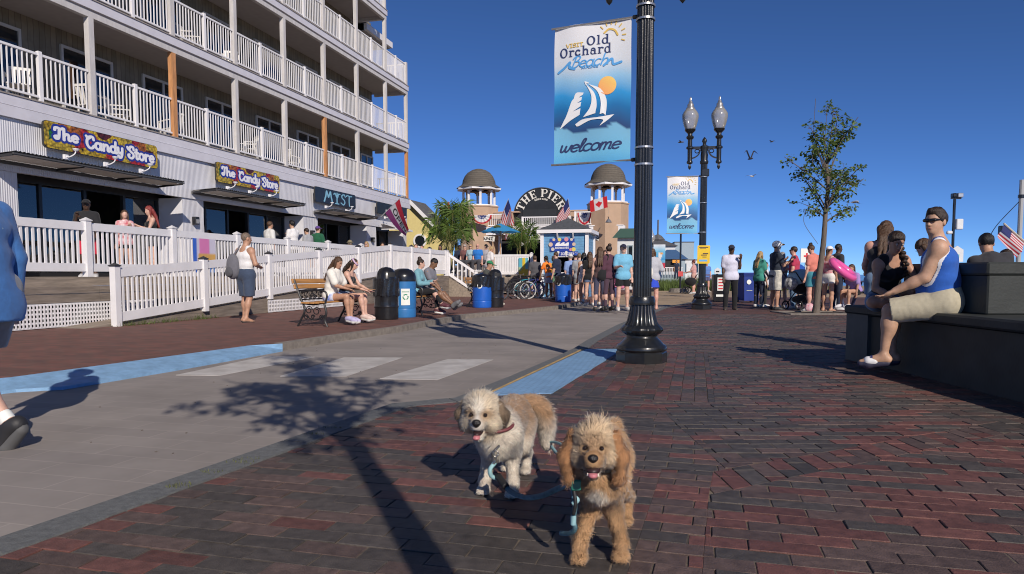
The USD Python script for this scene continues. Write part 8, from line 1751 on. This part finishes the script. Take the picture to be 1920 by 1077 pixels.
def toloc(c, face, P): return rot(np.array([[P[0] - c[0], P[1] - c[1], 0]]), -face)[0]
fr = [toloc(c2, F2, p) for p in ((.362, 2.30), (.222, 2.285))]; re = [toloc(c2, F2, p) for p in ((.432, 2.63), (.325, 2.71))]
t, hp, sh = dog("curly golden dog with long ears and open mouth, standing nearest to the camera", (c2[0], c2[1], .002), F2, .362, .66, fr, re, (.012, .285, .415), 6, -6, .98, (.030, .033, .026), ((.063, .002, .036), (.082, .014, -.105), .019, .020), None, col2, ([(0, -.05, .03), (0, -.11, .03), (.02, -.17, -.02)], (.018, .02, .015)), .0060, len2, 95000, .76, True, 21)
nk = sh + np.array([0, .055, .035]); part(t, "collar", MB().tube([nk + np.array([.075 * math.cos(a), .062 * math.sin(a), -.012 * math.sin(a)]) for a in np.linspace(0, 2 * PI, 30)], .012, 8), M("collar_black", (.015, .015, .016), .6), True)
# --- the cream and tan dog behind
def col1(p, n, q, ear):
    r = np.linalg.norm(q, axis=1); o = np.ones((len(p), 1))
    if ear: return mix(o * [.30, .22, .15], o * [.085, .062, .045], sm(q[:, 2], .03, -.045))
    wh = o * np.array([.66, .59, .50]); tan = o * np.array([.40, .25, .145]); back = sm(p[:, 2] + .05 * (meshkit.noise(p * 14, 2) - .5), .20, .30) * sm(p[:, 1], .17, .08); c = mix(wh, tan, back)
    fc_ = mix(o * [.64, .54, .41], o * [.70, .66, .60], sm(q[:, 1], .04, .075) * sm(np.abs(q[:, 0]), .03, .012)); fc_ = mix(fc_, o * [.46, .30, .17], sm(np.hypot(np.abs(q[:, 0]) - .027, q[:, 2] - .010), .026, .013) * .75); fc_ = mix(fc_, o * [.45, .30, .18], sm(q[:, 2], -.035, -.06) * sm(np.abs(q[:, 0] - .03), .03, .01) * .7)
    c = mix(c, fc_, sm(r, .115, .088)); return mix(c, o * [.46, .31, .18], sm(p[:, 1], -.28, -.31) * .8)
def len1(p, q):
    r = np.linalg.norm(q, axis=1); L = np.where(p[:, 2] < .17, .009, .015); L = np.where(r < .115, .017, L); L = np.where((r < .12) & (q[:, 1] > .05) & (q[:, 2] < .02), .011, L); L = np.where((r < .12) & (q[:, 2] > .045), .024, L); return np.where(p[:, 1] < -.275, .036, L)
c1 = np.array([-.015, 3.165]); F1 = 168
fr = [toloc(c1, F1, p) for p in ((.002, 2.975), (-.122, 3.02))]; re = [toloc(c1, F1, p) for p in ((.062, 3.315), (-.03, 3.37))]
t1, hp1, sh1 = dog("cream and tan dog with dark drop ears, standing behind the curly dog", (c1[0], c1[1], .002), F1, .350, .90, fr, re, (.062, .245, .375), 2, -8, 1.16, (.022, .027, .022), ((.058, -.010, .028), (.068, -.002, -.050), .018, .020), None, col1, ([(-.02, -.06, .02), (-.085, -.12, .0), (-.13, -.13, -.08), (-.14, -.12, -.19)], (.028, .046, .026)), .002, len1, 105000, .90, .72, 33)
nk = sh1 + np.array([.01, .055, .015]); part(t1, "collar", MB().tube([nk + np.array([.080 * math.cos(a), .066 * math.sin(a), -.018 * math.sin(a)]) for a in np.linspace(0, 2 * PI, 30)], .0075, 8), M("collar_red", (.14, .035, .04), .6), True)
# --- the coupled lead
teal_m = M("teal_webbing", (.06, .13, .16), .7, var=.35, scale=50, bump=.4, bscale=200); ltl_m = M("pale_teal", (.24, .42, .45), .7, var=.2, scale=40); chrome = M("clip_steel", (.35, .34, .32), .25, metal=.9)
ld = thing("dog_lead", "dark teal lead coupling the two dogs, sagging between their collars", "lead", (0, 0, 0))
A = lambda px, py, y: AT(px, py, y)
part(ld, "webbing", MB().tube(spline([A(934, 893, 2.86), A(944, 908, 2.80), A(958, 922, 2.74), A(985, 933, 2.62), A(1015, 930, 2.50), A(1045, 917, 2.40), A(1072, 906, 2.30)], 6), .0105, 8), teal_m, True)
part(ld, "loop", MB().tube(spline([A(928, 868, 2.86), A(919, 880, 2.84), A(921, 892, 2.84), A(931, 897, 2.85), A(937, 889, 2.86)], 6), .009, 8), ltl_m, True)
part(ld, "black_sleeve", MB().tube(spline([A(934, 893, 2.845), A(941, 903, 2.80), A(949, 913, 2.765)], 6), .0145, 8), M("collar_black", (.015, .015, .016), .6), True)
part(ld, "clip", MB().tube(spline([A(936, 836, 2.87), A(926, 848, 2.85), A(930, 862, 2.85), A(923, 873, 2.85)], 6), .0055, 6).tube([A(929, 851, 2.845) + .012 * np.array([math.cos(a), 0, math.sin(a)]) for a in np.linspace(0, 2 * PI, 16)], .004, 5), chrome, True)
part(ld, "hanging_strap", MB().tube(spline([A(1074, 912, 2.235), A(1076, 930, 2.225), A(1078, 950, 2.22), A(1075, 975, 2.22), A(1078, 992, 2.22), A(1068, 1000, 2.25), A(1052, 1000, 2.30)], 6), .0085, 8), teal_m, True)
part(ld, "pale_strap", MB().tube(spline([A(1074, 930, 2.215), A(1083, 938, 2.212), A(1073, 946, 2.21)], 6), .0075, 8).tube(spline([A(1075, 968, 2.212), A(1075, 984, 2.212)], 4), .0095, 8), ltl_m, True)
bk = A(1080, 910, 2.21); part(ld, "buckle", rbox((.032, .014, .034), .004, tuple(bk)), M("buckle_green", (.02, .16, .12), .4)); part(ld, "clip", MB().tube(spline([A(1073, 905, 2.222), A(1076, 920, 2.215), A(1079, 944, 2.205), A(1075, 965, 2.21)], 5), .0065, 6), M("collar_black", (.015, .015, .016), .6), True)
part(ld, "trailing_end", MB().tube(spline([A(1022, 829, 3.40), A(1044, 830, 3.30), A(1066, 842, 3.05)], 5), .0065, 6).tube(spline([A(1034, 838, 3.30), A(1046, 852, 3.16), A(1066, 864, 2.9)], 5), .0085, 6), ltl_m, True)
